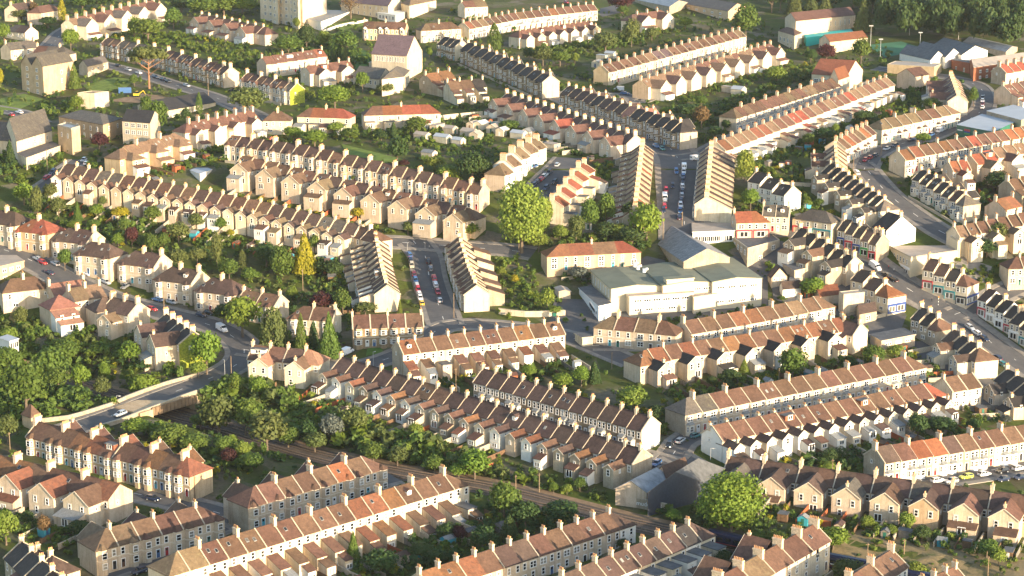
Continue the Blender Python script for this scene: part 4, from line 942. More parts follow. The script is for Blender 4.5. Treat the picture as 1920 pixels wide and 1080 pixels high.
    sheet('lawn', [(690, 648), (715, 645), (718, 662), (686, 668)], 'lawn', .12)
    sheet('dry_grass', [(1560, 1000), (1640, 990), (1760, 1010), (1930, 1040), (1930, 1100), (1700, 1060), (1560, 1030)], 'dry_grass', .12)
    sheet('lawn', [(640, 270), (700, 285), (760, 300), (720, 310), (650, 290)], 'lawn_bright', .12)
    sheet('bare_earth', [(200, 190), (290, 195), (330, 185), (270, 175)], 'bare_earth', .12)
    sheet('lawn', [(915, 478), (970, 478), (965, 490), (920, 490)], 'lawn_bright', .12)
# ------------------------------------------------------------------ larger and odd buildings: A near corner, B to its right, C to its left (pixels at eaves or ground)
plain('wall_depot', (.58, .50, .355), .85, var=.06, scale=.3)
plain('wall_navy', (.035, .045, .065), .6, var=.2)
plain('wall_turq', (.02, .42, .36), .6, var=.1)
plain('roof_metal', (.24, .25, .26), .55, var=.35, scale=.5)
plain('roof_white', (.38, .41, .44), .6, var=.06, scale=.2)
plain('roof_pale', (.36, .31, .26), .85, var=.15, scale=.3)
plain('solar', (.02, .035, .09), .2, var=.1)
def corr(nt, b):
    p = geo_pos(nt); n = noise(nt, .5, 4, .7, vec=p, stretch=(1, 1, 3)); n2 = noise(nt, .9, 5, .8, vec=p, stretch=(.25, 2.5, 1))
    c = ramp(nt, n, [(.3, (.10, .105, .115)), (.7, (.17, .175, .18))]); c = mixc(nt, ramp(nt, n2, [(.48, (0, 0, 0)), (.62, (.8,)*3)]), c, (.36, .36, .35))
    nt.links.new(c, b.inputs['Base Color']); b.inputs['Roughness'].default_value = .7
mat('roof_weathered', corr)
ALLB = []
def block_parts(root, O, A, B, C, he, roof, rise, wall, rm, wAB=(), wAC=(), par=0.0, oh=.3, names=('wall', 'roof')):
    """footprint parallelogram A, B, C, D (Vectors, plan) relative to O; parts are hung on root"""
    a, b, c = A-O, B-O, C-O; d = b+c-a
    mw = MB(); mr = MB(); zb = -4
    P = [a, b, d, c]
    loop = lambda z: [(p.x, p.y, z) for p in P]
    mw.hexa(loop(zb), loop(he), wall, top=(roof == 'flat'))
    u = (b-a).normalized(); v = (c-a).normalized()
    if roof in ('gAB', 'gAC'):
        if roof == 'gAB': p, q, r, s = a, b, d, c; n = u     # eaves p-q and c-d, gables at both u ends
        else: p, q, r, s = c, a, b, d; n = -v
        m0, m1 = (p+s)/2, (q+r)/2
        mw.poly([(p.x, p.y, he), (m0.x, m0.y, he+rise-.1), (s.x, s.y, he)], wall); mw.poly([(q.x, q.y, he), (r.x, r.y, he), (m1.x, m1.y, he+rise-.1)], wall)
        w = (p-s)/2; k = 1+oh/max(w.length, .1); z = he-rise*(k-1)
        e = n*oh*.6
        p2, q2, s2, r2 = m0+w*k-e, m1+w*k+e, m0-w*k-e, m1-w*k+e; m0e, m1e = m0-e, m1+e
        mr.slab([(p2.x, p2.y, z), (q2.x, q2.y, z), (m1e.x, m1e.y, he+rise), (m0e.x, m0e.y, he+rise)], .16, rm)
        mr.slab([(m0e.x, m0e.y, he+rise), (m1e.x, m1e.y, he+rise), (r2.x, r2.y, z), (s2.x, s2.y, z)], .16, rm)
    elif roof == '2gAB':
        h = (a+c)/2; g = (b+d)/2
        for (p, q, r, s) in ((a, b, g, h), (h, g, d, c)):
            m0, m1 = (p+s)/2, (q+r)/2
            mw.poly([(p.x, p.y, he), (m0.x, m0.y, he+rise-.1), (s.x, s.y, he)], wall); mw.poly([(q.x, q.y, he), (r.x, r.y, he), (m1.x, m1.y, he+rise-.1)], wall)
            e = u*.3; p, q, r, s, m0, m1 = p-e, q+e, r+e, s-e, m0-e, m1+e
            mr.slab([(p.x, p.y, he), (q.x, q.y, he), (m1.x, m1.y, he+rise), (m0.x, m0.y, he+rise)], .16, rm)
            mr.slab([(m0.x, m0.y, he+rise), (m1.x, m1.y, he+rise), (r.x, r.y, he), (s.x, s.y, he)], .16, rm)
    elif roof == 'hip':
        LU, LV = (b-a).length, (c-a).length; k = min(LU, LV)/2
        e = lambda p, su, sv: p+u*su*oh+v*sv*oh
        a2, b2, d2, c2 = e(a, -1, -1), e(b, 1, -1), e(d, 1, 1), e(c, -1, 1)
        if LU >= LV: m0, m1 = (a+c)/2+u*k, (b+d)/2-u*k
        else: m0, m1 = (a+b)/2+v*k, (c+d)/2-v*k
        z = he-.1; t = lambda p, zz: (p.x, p.y, zz)
        if LU >= LV:
            fs = [(a2, b2, m1, m0), (d2, c2, m0, m1), (b2, d2, m1), (c2, a2, m0)]
        else: fs = [(c2, a2, m0, m1), (b2, d2, m1, m0), (a2, b2, m0), (d2, c2, m1)]
        for f in fs: mr.slab([t(p, he+rise if (p is m0 or p is m1) else z) for p in f], .16, rm)
    else:
        if par:
            t = .3
            for p, q in ((a, b), (b, d), (d, c), (c, a)):
                w = (q-p).normalized(); n = Vector((-w.y, w.x))*t
                pts = [p, q, q+n, p+n]; mr.hexa([(x.x, x.y, he+.003) for x in pts], [(x.x, x.y, he+par) for x in pts], 'coping')
            ins = [a+(u+v)*.3, b+(v-u)*.3, d-(u+v)*.3, c+(u-v)*.3]; mr.poly([(p.x, p.y, he+.12) for p in ins], rm)
        else:
            ins = [a-(u+v)*oh, b+(u-v)*oh, d+(u+v)*oh, c+(v-u)*oh]
            mr.hexa([(p.x, p.y, he+.003) for p in ins], [(p.x, p.y, he+.3) for p in ins], wall if wall != 'wall_navy' else rm, mt=rm)
    W = root.add(Part(names[0], mw)); R_ = root.add(Part(names[1], mr))
    for spec, p, q in ((wAB, a, b), (wAC, c, a)):
        w = q-p; ang = atan2(w.y, w.x); L = w.length
        for it in spec:
            kind, z, n = it[:3]; lo, hi = it[3:5] if len(it) > 3 else (0.06, .94)
            for i in range(n):
                c_ = p+w*(lo+(hi-lo)*(i+.5)/n)
                W.add(door(it[5] if len(it) > 5 else 2, c_.x, c_.y, z, ang) if kind == 'door' else Part('window', WIN[kind], (c_.x, c_.y, z), ang, key='win_'+kind))
    cx = (a+d)/2+O; ang = atan2(u.y, u.x)
    FOOT.append((cx.x, cx.y, ang, (b-a).length/2, (c-a).length/2, (c-a).length/2))
    return W, R_
def corners(A, B, C, he, g=False, z0=None):
    if z0 is None: z0 = unproj(*A, 0 if g else he).z
    z = z0+(0 if g else he)
    return [unproj_z(*p, z).xy for p in (A, B, C)], z0
def building(name, label, cat, blocks, group=None, extra=None):
    """blocks: list of dicts; the first gives the origin and ground height"""
    root = Part(name, None); O = None; z0 = None
    for bk in blocks:
        (a, b, c), z = corners(bk['A'], bk['B'], bk['C'], bk['he'], bk.get('g', False), z0)
        if O is None: O = a.copy(); z0 = z
        block_parts(root, O, a, b, c, bk['he'], bk.get('roof', 'flat'), bk.get('rise', 3), bk.get('wall', 'wall_pale'), bk.get('rm', 'felt'), bk.get('AB', ()), bk.get('AC', ()), bk.get('par', 0), names=bk.get('names', ('wall', 'roof')))
    o = empty(name, (O.x, O.y, z0)); props(o, label, cat, group)
    if extra: extra(root, O, z0)
    for p in root.ch: realize(p, o)
    ALLB.append(o); return o
def specials():
    d = dict
    def fascia(root, O, z0):
        a, c = unproj_z(1708, 484, z0+7.4).xy-O, unproj_z(1648, 453, z0+7.4).xy-O
        w = a-c; n = Vector((w.y, -w.x)).normalized()
        for lo, hi, mt in ((.02, .12, 'sign_green'), (.13, .62, 'sign_red'), (.63, .98, 'frame')):
            m = MB(); p, q = c+w*lo, c+w*hi; L = [p, q, q+n*.35, p+n*.35]; L = [p+n*.35, q+n*.35, q, p]
            m.hexa([(v.x, v.y, 2.75) for v in L], [(v.x, v.y, 3.6) for v in L], mt); root.add(Part('fascia_sign', m))
    def boards(root, O, z0):
        a, c = unproj_z(1862, 248, z0+6).xy-O, unproj_z(1794, 235, z0+6).xy-O; w = a-c; n = Vector((w.y, -w.x)).normalized()
        for lo, hi, bands in ((.03, .17, ((2.9, 4.0, 'door3'), (4.01, 4.5, 'frame'), (4.51, 5.2, 'door3'))), (.22, .38, ((2.9, 3.6, 'sign_green'), (3.61, 4.3, 'sign_blue'), (4.31, 5.2, 'sign_red')))):
            m = MB()
            for z0_, z1_, mt in bands:
                L = [c+w*lo+n*.15, c+w*hi+n*.15, c+w*hi, c+w*lo]; m.hexa([(v.x, v.y, z0_) for v in L], [(v.x, v.y, z1_) for v in L], mt)
            root.add(Part('sign_board', m))
    def depot(root, O, z0):
        # roof fans, lettering-free canopy fascia
        m = MB()
        for px, py in ((1190, 498), (1196, 503), (1208, 509)):
            p = unproj_z(px, py, z0+9.6).xy-O; m.cyl(p.x, p.y, 9.2, 10.6, .7, .7, 'frame', 10); m.cyl(p.x+.9, p.y, 10.2, 10.9, .5, .5, 'frame', 10)
        root.add(Part('roof_vent', m))
    building('depot', 'huge cream bus depot with dull green-grey low roofs', 'depot', [
        d(A=(1336, 528), B=(1429, 521), C=(1282, 488), he=10, roof='gAC', rise=1.0, wall='wall_depot', rm='greyfelt', AB=[('strip', 7.2, 4), ('strip', 2.2, 4)]),
        d(A=(1243, 535), B=(1336, 528), C=(1202, 499), he=9.6, roof='gAC', rise=.9, wall='wall_depot', rm='greyfelt', AB=[('strip', 7.0, 2, .6, .98)], names=('middle_hall', 'roof')),
        d(A=(1146, 541), B=(1242, 535), C=(1108, 507), he=9.0, roof='gAC', rise=.9, wall='wall_depot', rm='greyfelt', AC=[('tall', 5.2, 7)], names=('end_hall', 'roof')),
        d(A=(1250.6, 525.6), B=(1301, 522), C=(1245, 520.5), he=11.2, wall='wall_depot', rm='greyfelt', AB=[('wide', 8.5, 1, .7, .95)], names=('tower', 'tower_roof')),
        d(A=(1180, 557), B=(1301, 549), C=(1171, 549), he=6.6, wall='wall_depot', rm='roof_pale', AB=[('strip', 4.6, 6), ('strip', 1.4, 4, .05, .75), ('door', 0, 1, .8, .9)], names=('office_block', 'office_roof')),
        d(A=(1301, 558), B=(1344, 551.5), C=(1297, 554), he=5.6, wall='wall_depot', rm='roof_pale', names=('annexe', 'annexe_roof')),
        d(A=(1123, 575), B=(1146, 570), C=(1086, 541), he=4.6, wall='frame', rm='felt', names=('canopy', 'canopy_roof'))], extra=depot)
    building('barn', 'old hall with streaked grey metal roof behind the depot', 'hall', [
        d(A=(1282, 490), B=(1368, 482), C=(1218, 446), he=8.6, roof='gAC', rise=4.0, wall='wall_grey', rm='roof_weathered', AC=[('slim', 3, 7)])])
    building('church', 'pale stone church with purple slate roof and tall gable window', 'church', [
        d(A=(762.5, 104), B=(791.7, 95), C=(696.7, 100), he=12, roof='gAC', rise=8.5, wall='wall_pale', rm='slate_purple', AC=[('tall', 8.4, 12)], AB=[('tall', 8.5, 3, .33, .67), ('tall', 5.5, 3, .33, .67)]),
        d(A=(764, 122), B=(769, 119.5), C=(692, 118), he=6, roof='flat', wall='wall_pale', rm='roof_pale', names=('aisle', 'aisle_roof'))])
    building('church_hall', 'low slate roofed hall with hipped wing beneath the church', 'hall', [
        d(A=(711, 148), B=(735, 139), C=(662, 143), he=5, roof='gAC', rise=4, wall='wall_pale', rm='slate_grey', AC=[('sash', 2, 5)]),
        d(A=(716, 148), B=(757, 143), C=(728, 136), he=7, roof='hip', rise=3.5, wall='wall_pale', rm='slate_grey', AB=[('sash', 3.5, 2)], names=('wing', 'wing_roof'))])
    building('tall_villa', 'four-storey honey stone villa with twin gables above a lawn', 'villa', [
        d(A=(80, 125), B=(136.7, 115), C=(39, 118), he=14, roof='2gAB', rise=4.5, wall='wall_honey', rm='slate_grey', AC=[('pair', 11, 2), ('pair', 7.6, 2), ('pair', 4.2, 2), ('pair', .8, 2)], AB=[('sash', 9, 1, .5, .7), ('sash', 5, 1, .5, .7), ('sash', 7.5, 2, .75, 1)])])
    building('stone_cottage', 'small plain stone house with slate roof beside the drive', 'house', [
        d(A=(164, 124), B=(202.5, 115), C=(148, 121), he=5.4, roof='gAB', rise=2.6, wall='wall_cream', rm='slate_grey', AB=[('wide', 2.6, 3)])])
    building('roofless_house', 'square stone house with orange flat top on the building site', 'house', [
        d(A=(176.7, 176), B=(204, 172.5), C=(145, 175), he=7, wall='wall_cream', rm='bare_earth', par=.4)])
    building('tan_mansion', 'large tan mansion with parapets and dark hipped roofs', 'mansion', [
        d(A=(193, 233), B=(230, 221), C=(110, 218), he=8, roof='hip', rise=2.5, wall='wall_honey', rm='slate_grey', AC=[('sash', 4.5, 6), ('sash', 1, 6)], AB=[('sash', 4.5, 2)]),
        d(A=(134, 243), B=(150, 238), C=(108, 236), he=9, wall='wall_honey', rm='roof_metal', par=.6, AC=[('sash', 5, 2)], names=('tower', 'tower_roof'))])
    building('gothic_school', 'steep grey roofed gothic school with lit gables', 'school', [
        d(A=(31, 264), B=(97, 244), C=(8, 247), he=8, roof='gAB', rise=7.5, wall='wall_pale', rm='slate_grey', AB=[('sash', 4.5, 5), ('sash', 1, 4)]),
        d(A=(31, 264), B=(45, 250), C=(-25, 261), he=6.5, roof='gAC', rise=6, wall='wall_pale', rm='slate_grey', names=('wing', 'wing_roof')),
        d(A=(49, 297), B=(113, 274), C=(33, 289), he=3.4, wall='wall_pale', rm='slate_grey', AB=[('strip', .8, 5, .1, .6)], names=('annexe', 'annexe_roof'))])
    def solar(root, O, z0):
        m = MB()
    building('solar_school', 'low dark roofed school carrying rows of solar panels', 'school', [
        d(A=(300, 209), B=(404, 191), C=(258, 196), he=4.2, roof='gAB', rise=3.2, wall='wall_pale', rm='slate_dark', AB=[('strip', 1, 7)]),
        d(A=(281, 230), B=(300, 216), C=(229, 226), he=6.5, roof='gAC', rise=3.5, wall='wall_pale', rm='slate_dark', AC=[('pair', 4, 4), ('pair', 1, 4)], names=('wing', 'wing_roof'))])
    building('hospital', 'massive pale stone institution rising past the picture top', 'hospital', [
        d(A=(568, 53), B=(613, 40), C=(489, 43), he=21, g=True, wall='wall_pale', rm='lead', AC=[('pair', z, 7) for z in (1, 5, 9, 13, 17)], AB=[('pair', z, 3) for z in (1, 5, 9, 13, 17)], par=1),
        d(A=(522, 49), B=(532, 46), C=(510, 47), he=20, g=True, wall='wall_pale', rm='lead', AC=[('pair', z, 1) for z in (1, 5, 9, 13)], names=('bay', 'bay_roof')),
        d(A=(560, 54), B=(572, 50), C=(548, 52), he=20, g=True, wall='wall_pale', rm='lead', AC=[('pair', z, 1) for z in (1, 5, 9, 13)], names=('bay', 'bay_roof'))])
    building('white_annexe', 'white single-storey annexe with small turret by the institution', 'annexe', [
        d(A=(602, 58), B=(660, 37), C=(565, 51), he=5, g=True, wall='wall_white', rm='lead', AB=[('wide', 1.6, 8)])])
    building('mauve_hall', 'long stone building with mauve roof and white conservatory', 'building', [
        d(A=(728, 37), B=(754, 29), C=(640, 28), he=8, g=True, roof='gAC', rise=5.5, wall='wall_pale', rm='slate_purple', AC=[('sash', 5, 7), ('sash', 1.5, 7)]),
        d(A=(742, 41), B=(763, 34), C=(708, 36), he=3.6, g=True, wall='wall_white', rm='wall_white', AC=[('patio', .8, 5)], names=('conservatory', 'conservatory_roof'))])
    building('hillside_house', 'tan hipped house beside the mauve roofed building', 'house', [
        d(A=(768, 36), B=(818, 25), C=(752, 31), he=8, g=True, roof='hip', rise=3, wall='wall_pale', rm='tile_tan', AB=[('sash', 5, 4), ('sash', 1.5, 4)])])
    building('long_hall', 'tall cream hall with red-brown roof and slit windows', 'hall', [
        d(A=(1492.5, 39), B=(1604, 27.5), C=(1472, 32.5), he=10, roof='gAB', rise=3.6, wall='wall_pale', rm='tile_brown', AB=[('tall', 5, 11)]),
        d(A=(1490, 66), B=(1504, 61), C=(1459, 57), he=5.5, roof='hip', rise=2, wall='wall_pale', rm='tile_brown', AC=[('patio', .5, 4)], names=('portico', 'portico_roof'))])
    building('turquoise_canopy', 'bright turquoise canopy strip against the tall cream hall', 'canopy', [
        d(A=(1512, 71.5), B=(1600, 60), C=(1508, 66.5), he=4.6, wall='wall_turq', rm='wall_turq')])
    building('red_roofed_hall', 'low cream hall with orange-red roof and two skylights', 'hall', [
        d(A=(1556, 78), B=(1627, 70), C=(1536, 73), he=6.5, roof='gAB', rise=3, wall='wall_pale', rm='tile_red')])
    building('red_school', 'pinkish stone school with crimson roofs and gables', 'school', [
        d(A=(1588, 142), B=(1618, 131), C=(1522, 138), he=7.5, roof='gAC', rise=6, wall='wall_pale', rm='tile_red', AC=[('pair', 3.5, 6)], AB=[('tall', 3, 2)]),
        d(A=(1572, 148), B=(1592, 141), C=(1555, 146), he=8, roof='gAB', rise=4.5, wall='wall_pale', rm='tile_red', names=('gabled_bay', 'bay_roof'), AC=[('pair', 4, 2)])])
    for i, (a, b, c, lab) in enumerate([((1745, 112), (1772, 106), (1687, 99), 'front'), ((1773, 107), (1802, 101), (1715, 93), 'middle'), ((1803, 103), (1852, 94), (1745, 87), 'back')]):
        building('factory_shed', '%s bay of the dark corrugated factory sheds with white gables' % lab, 'shed', [
            d(A=a, B=b, C=c, he=6, roof='gAC', rise=3.6, wall='wall_white', rm='felt')], 'corrugated factory sheds')
    building('brick_works', 'red brick works with pale weathered roof', 'factory', [
        d(A=(1826, 126), B=(1925, 112), C=(1817, 115), he=7, roof='gAB', rise=2.4, wall='wall_brick', rm='roof_pale', AB=[('wide', 3.8, 7), ('wide', .9, 7)]),
        d(A=(1818, 119), B=(1824, 116), C=(1784, 113), he=6.6, wall='wall_brick', rm='felt', AC=[('sash', 2, 2)], names=('side_block', 'side_roof'))])
    building('long_shed', 'long low grey shed beneath the wood', 'shed', [d(A=(1886, 97), B=(1908, 88), C=(1806, 78), he=4, roof='gAC', rise=1.6, wall='wall_grey', rm='roof_metal')])
    building('garage_block', 'tan flat garage block behind the red school', 'garage', [d(A=(1752, 126), B=(1766, 120), C=(1664, 121), he=5, wall='wall_honey', rm='roof_pale', par=.3)])
    building('shaded_house', 'gable house in shade below the factory', 'house', [d(A=(1716, 143), B=(1742, 139), C=(1682, 139), he=7, roof='gAB', rise=3.2, wall='wall_cream', rm='tile_brown')])
    building('supermarket', 'large supermarket with pale blue-grey flat roof', 'supermarket', [
        d(A=(1862, 248), B=(1908, 227), C=(1794, 235), he=6, wall='door3', rm='roof_white')], extra=boards)
    building('warehouse_store', 'second pale flat roofed store behind the supermarket', 'store', [d(A=(1915, 226), B=(1965, 214), C=(1850, 209), he=6, wall='wall_grey', rm='roof_white')])
    building('flat_shop', 'single-storey flat roofed shop with white windows', 'shop', [
        d(A=(1299, 436), B=(1377, 433), C=(1297, 402), he=4.6, wall='wall_white', rm='roof_pale', AB=[('shop', 1.0, 6)])])
    building('grey_workshop', 'stone workshop with dark flat roof beside the depot lane', 'workshop', [
        d(A=(1402, 467), B=(1462, 451), C=(1373, 445), he=7, wall='wall_grey', rm='felt', par=.4, AB=[('pair', 1.5, 1, .3, .5), ('pair', 4.2, 1, .7, .9)], AC=[('pair', 4.2, 4)])])
    building('workshop_cottage', 'tiny gabled cottage with four dark windows in a row', 'cottage', [
        d(A=(1447, 520), B=(1476, 517), C=(1440, 514), he=4, roof='gAC', rise=3.2, wall='wall_cream', rm='tile_dark_brown', AB=[('small', 2.6, 4)])])
    building('white_store', 'low white store with brown roof in the yard', 'store', [d(A=(1468, 541), B=(1502, 538), C=(1462, 535), he=3.6, roof='gAB', rise=2, wall='wall_white', rm='tile_dark_brown')])
    building('felt_store', 'stone store with dark felt roof behind the shops', 'store', [d(A=(1490, 508), B=(1514, 503), C=(1464, 493), he=5, wall='wall_cream', rm='felt')])
    building('orange_barn', 'small barn with orange roof behind the yard tree', 'barn', [d(A=(1537, 555), B=(1575, 550), C=(1524, 543), he=4, roof='gAB', rise=2.4, wall='wall_cream', rm='tile_red')])
    building('stone_box', 'plain square stone block behind the orange shop roof', 'block', [d(A=(1582, 553), B=(1621, 549), C=(1573, 548), he=7.5, wall='wall_cream', rm='roof_pale', par=.3)])
    building('long_workshop', 'low workshop with dark flat roof and glass lantern', 'workshop', [
        d(A=(1653, 640), B=(1716, 628), C=(1632, 628), he=4.2, wall='wall_cream', rm='felt', AB=[('strip', 2.4, 3)])])
    building('small_stone_shed', 'small stone shed with brown roof beside the blue shop', 'shed', [d(A=(1612, 588), B=(1644, 582), C=(1605, 576), he=4, roof='gAB', rise=2, wall='wall_grey', rm='tile_dark_brown', AB=[('pair', 1, 1)])])
    building('dance_school', 'cream flat roofed block over red and green shops', 'shop block', [
        d(A=(1708, 484), B=(1797, 471), C=(1648, 453), he=7.4, wall='wall_depot', rm='roof_pale', par=.5, AC=[('sash', 4.4, 9), ('shop', .4, 6)]),
        d(A=(1796, 453), B=(1836, 442), C=(1780, 444), he=11, wall='wall_depot', rm='roof_pale', par=.5, AB=[('tall', 6, 1)], names=('tower', 'tower_roof'))], extra=fascia)
    building('navy_shed', 'big dark blue shed with graffiti by the railway', 'shed', [
        d(A=(1215, 923), B=(1318, 903), C=(1258, 897), he=6, roof='gAC', rise=4.2, wall='wall_navy', rm='felt')])
    building('pale_shed', 'pale gabled shed with grey corrugated roof', 'shed', [
        d(A=(1154, 915), B=(1212, 922), C=(1202, 890), he=4.2, roof='gAC', rise=2.6, wall='wall_cream', rm='roof_metal')])
    building('brown_shed', 'long shed with brown tiles behind the corrugated roof', 'shed', [
        d(A=(1250, 899), B=(1293, 882), C=(1232, 882), he=4, roof='gAB', rise=2.6, wall='wall_cream', rm='tile_brown')])
    building('modern_flats', 'plain modern flats with flat roof at the picture edge', 'flats', [
        d(A=(-30, 507), B=(45, 490), C=(-60, 485), he=6.4, wall='wall_honey', rm='roof_pale', AB=[('wide', 4, 5), ('wide', 1.2, 5)])])
    building('white_garage', 'white flat roofed garage by the yellow car', 'garage', [d(A=(375, 327), B=(397, 319), C=(357, 320), he=3, wall='wall_white', rm='roof_white')])
    building('pavilion', 'little stone pavilion with pyramid roof at the bridge', 'pavilion', [d(A=(58, 782), B=(75, 776), C=(41, 776), he=3.8, roof='hip', rise=3, wall='wall_honey', rm='tile_brown')])
    building('conservatory', 'white glazed garden room among the trees', 'garden room', [d(A=(18, 641), B=(34, 636), C=(-2, 634), he=2.8, wall='wall_white', rm='roof_white', AB=[('patio', .3, 2)])])
    building('garage_pair', 'low garage with dark doors beside the hipped terrace', 'garage', [d(A=(1092, 634), B=(1112, 632), C=(1078, 626), he=3, wall='wall_pale', rm='felt')])
    building('corner_garage', 'white garage door unit under the big round tree', 'garage', [d(A=(1048, 546), B=(1070, 546), C=(1040, 538), he=2.8, roof='gAC', rise=.6, wall='wall_cream', rm='roof_pale')])
    building('village_school', 'grey roofed low college with gable walls at the wood edge', 'school', [
        d(A=(1365, 40), B=(1398, 30), C=(1250, 20), he=6, roof='gAC', rise=3, g=True, wall='wall_honey', rm='slate_grey', AC=[('strip', 3.2, 7), ('strip', .8, 7)])])
    building('bowling_hall', 'low grey hall half hidden by the copper beech', 'hall', [
        d(A=(1255, 28), B=(1290, 20), C=(1180, 12), he=5, roof='gAC', rise=2.5, g=True, wall='wall_grey', rm='roof_metal')])
# ------------------------------------------------------------------ trees, bushes and undergrowth
def leafm(name, lo, hi, tr=.35):
    m = D.materials.new(name); m.use_nodes = True; nt = m.node_tree; b = nt.nodes['Principled BSDF']; out = nt.nodes['Material Output']
    n = noise(nt, .55, 4, .7, vec=geo_pos(nt))
    c = hsvrand(nt, ramp(nt, n, [(.3, lo), (.7, hi)]), .15, .012)
    nt.links.new(c, b.inputs['Base Color']); b.inputs['Roughness'].default_value = .6; b.inputs['Specular IOR Level'].default_value = .2
    t = nt.nodes.new('ShaderNodeBsdfTranslucent'); nt.links.new(c, t.inputs['Color'])
    mx = nt.nodes.new('ShaderNodeMixShader'); mx.inputs[0].default_value = tr
    nt.links.new(b.outputs[0], mx.inputs[1]); nt.links.new(t.outputs[0], mx.inputs[2]); nt.links.new(mx.outputs[0], out.inputs['Surface'])
    MATS[name] = m; return m
LEAF = {'g': ('leaf_green', 'mid green'), 'b': ('leaf_bright', 'bright green'), 'l': ('leaf_lime', 'lime green'), 'd': ('leaf_dark', 'dark green'),
        'o': ('leaf_olive', 'olive green'), 'y': ('leaf_golden', 'golden yellow'), 'p': ('leaf_copper', 'copper purple'), 's': ('leaf_silver', 'blue-grey'), 'r': ('leaf_russet', 'russet brown')}
leafm('leaf_green', (.078, .125, .024), (.125, .185, .034)); leafm('leaf_bright', (.115, .185, .026), (.175, .250, .036))
leafm('leaf_lime', (.150, .205, .034), (.210, .265, .046)); leafm('leaf_dark', (.042, .080, .024), (.070, .115, .032))
leafm('leaf_olive', (.095, .125, .036), (.14, .165, .048)); leafm('leaf_golden', (.25, .23, .015), (.36, .31, .03))
leafm('leaf_copper', (.055, .022, .022), (.095, .034, .032)); leafm('leaf_silver', (.10, .12, .10), (.16, .18, .15)); leafm('leaf_russet', (.14, .085, .04), (.20, .13, .06))
plain('bark', (.13, .10, .07), .9, var=.3, scale=1.5); plain('bark_pine', (.26, .14, .08), .9, var=.3, scale=1.5)
rng = np.random.default_rng(11)
def leaf_arrays(P, N, S, jit=.55):
    n = len(P); N = N/np.maximum(np.linalg.norm(N, axis=1, keepdims=True), 1e-6)
    N = N+rng.normal(0, jit, (n, 3)); N /= np.linalg.norm(N, axis=1, keepdims=True)
    R = rng.normal(0, 1, (n, 3)); U = np.cross(N, R); U /= np.linalg.norm(U, axis=1, keepdims=True); W = np.cross(N, U)
    a = S[:, None]*.5; k = rng.uniform(.6, 1.0, (n, 1))
    bend = N*a*rng.uniform(-.35, .35, (n, 1))
    return np.stack([P-U*a+bend, P-W*a*k*.8, P+U*a+bend, P+W*a*k], axis=1).reshape(-1, 3)
def quads_mesh(name, V, mt):
    n = len(V)//4; me = D.meshes.new(name)
    me.vertices.add(len(V)); me.vertices.foreach_set('co', V.astype(np.float32).ravel())
    me.loops.add(4*n); me.loops.foreach_set('vertex_index', np.arange(4*n, dtype=np.int32))
    me.polygons.add(n); me.polygons.foreach_set('loop_start', np.arange(0, 4*n, 4, dtype=np.int32)); me.polygons.foreach_set('loop_total', np.full(n, 4, dtype=np.int32))
    me.materials.append(MATS[mt]); me.update(calc_edges=True); return me
def sph(n):
    v = rng.normal(0, 1, (n, 3)); return v/np.linalg.norm(v, axis=1, keepdims=True)
def crown_round(n, lobes, zlo=.22, squash=1.0, leaf=.085, shell=(.55, 1.05), top=.5):
    """a crown in a unit box: x, y in -.5 .. .5, z from zlo to 1"""
    C = []; 
    for i in range(lobes):
        d = sph(1)[0]; r = rng.uniform(.22, .36) if i else .34
        cz = zlo+(1-zlo)*.5
        p = np.array([0, 0, cz]) if i == 0 else np.array([d[0]*(.5-r), d[1]*(.5-r), cz+d[2]*((1-zlo)*.5-r*.8)*squash])
        C.append((p, r*rng.uniform(.85, 1.1)))
    w = np.array([r*r for _, r in C]); w /= w.sum(); idx = rng.choice(len(C), n, p=w)
    ctr = np.array([c for c, _ in C])[idx]; rad = np.array([r for _, r in C])[idx]
    d = sph(n); d[:, 2] = np.where(d[:, 2] < -.55, -d[:, 2]*.6, d[:, 2])
    P = ctr+d*rad[:, None]*rng.uniform(*shell, (n, 1))*np.array([1, 1, .95])
    mid = np.array([0, 0, zlo+(1-zlo)*.4]); N = d*.7+(P-mid)*1.0
    return leaf_arrays(P, N, leaf*rng.uniform(.7, 1.4, n))
def crown_cone(n, zlo=.08, leaf=.07, power=1.0, tiers=9, droop=.35):
    z = zlo+(1-zlo)*(1-np.sqrt(rng.uniform(0, 1, n))); t = (1-z)/(1-zlo)
    tier = .78+.22*np.abs(np.sin(t*tiers*pi)); a = rng.uniform(0, 2*pi, n)
    ang = 1+.13*np.sin(a*5+rng.uniform(0, 6))
    r = .5*t**power*tier*ang*rng.uniform(.72, 1.02, n)
    P = np.stack([r*np.cos(a), r*np.sin(a), z-droop*.2*r], axis=1)
    N = np.stack([np.cos(a), np.sin(a), np.full(n, .55)], axis=1)
    return leaf_arrays(P, N, leaf*rng.uniform(.6, 1.3, n), .5)
def crown_column(n, zlo=.04, leaf=.06):
    z = rng.uniform(0, 1, n); a = rng.uniform(0, 2*pi, n); prof_ = np.sin(np.clip(z, .02, 1)**.6*pi)**.55*(1-.25*z)
    r = .5*prof_*rng.uniform(.7, 1.03, n)*(1+.14*np.sin(a*4+z*9))
    P = np.stack([r*np.cos(a), r*np.sin(a), zlo+z*(1-zlo)], axis=1); N = np.stack([np.cos(a), np.sin(a), .3+z], axis=1)
    return leaf_arrays(P, N, leaf*rng.uniform(.6, 1.3, n), .5)
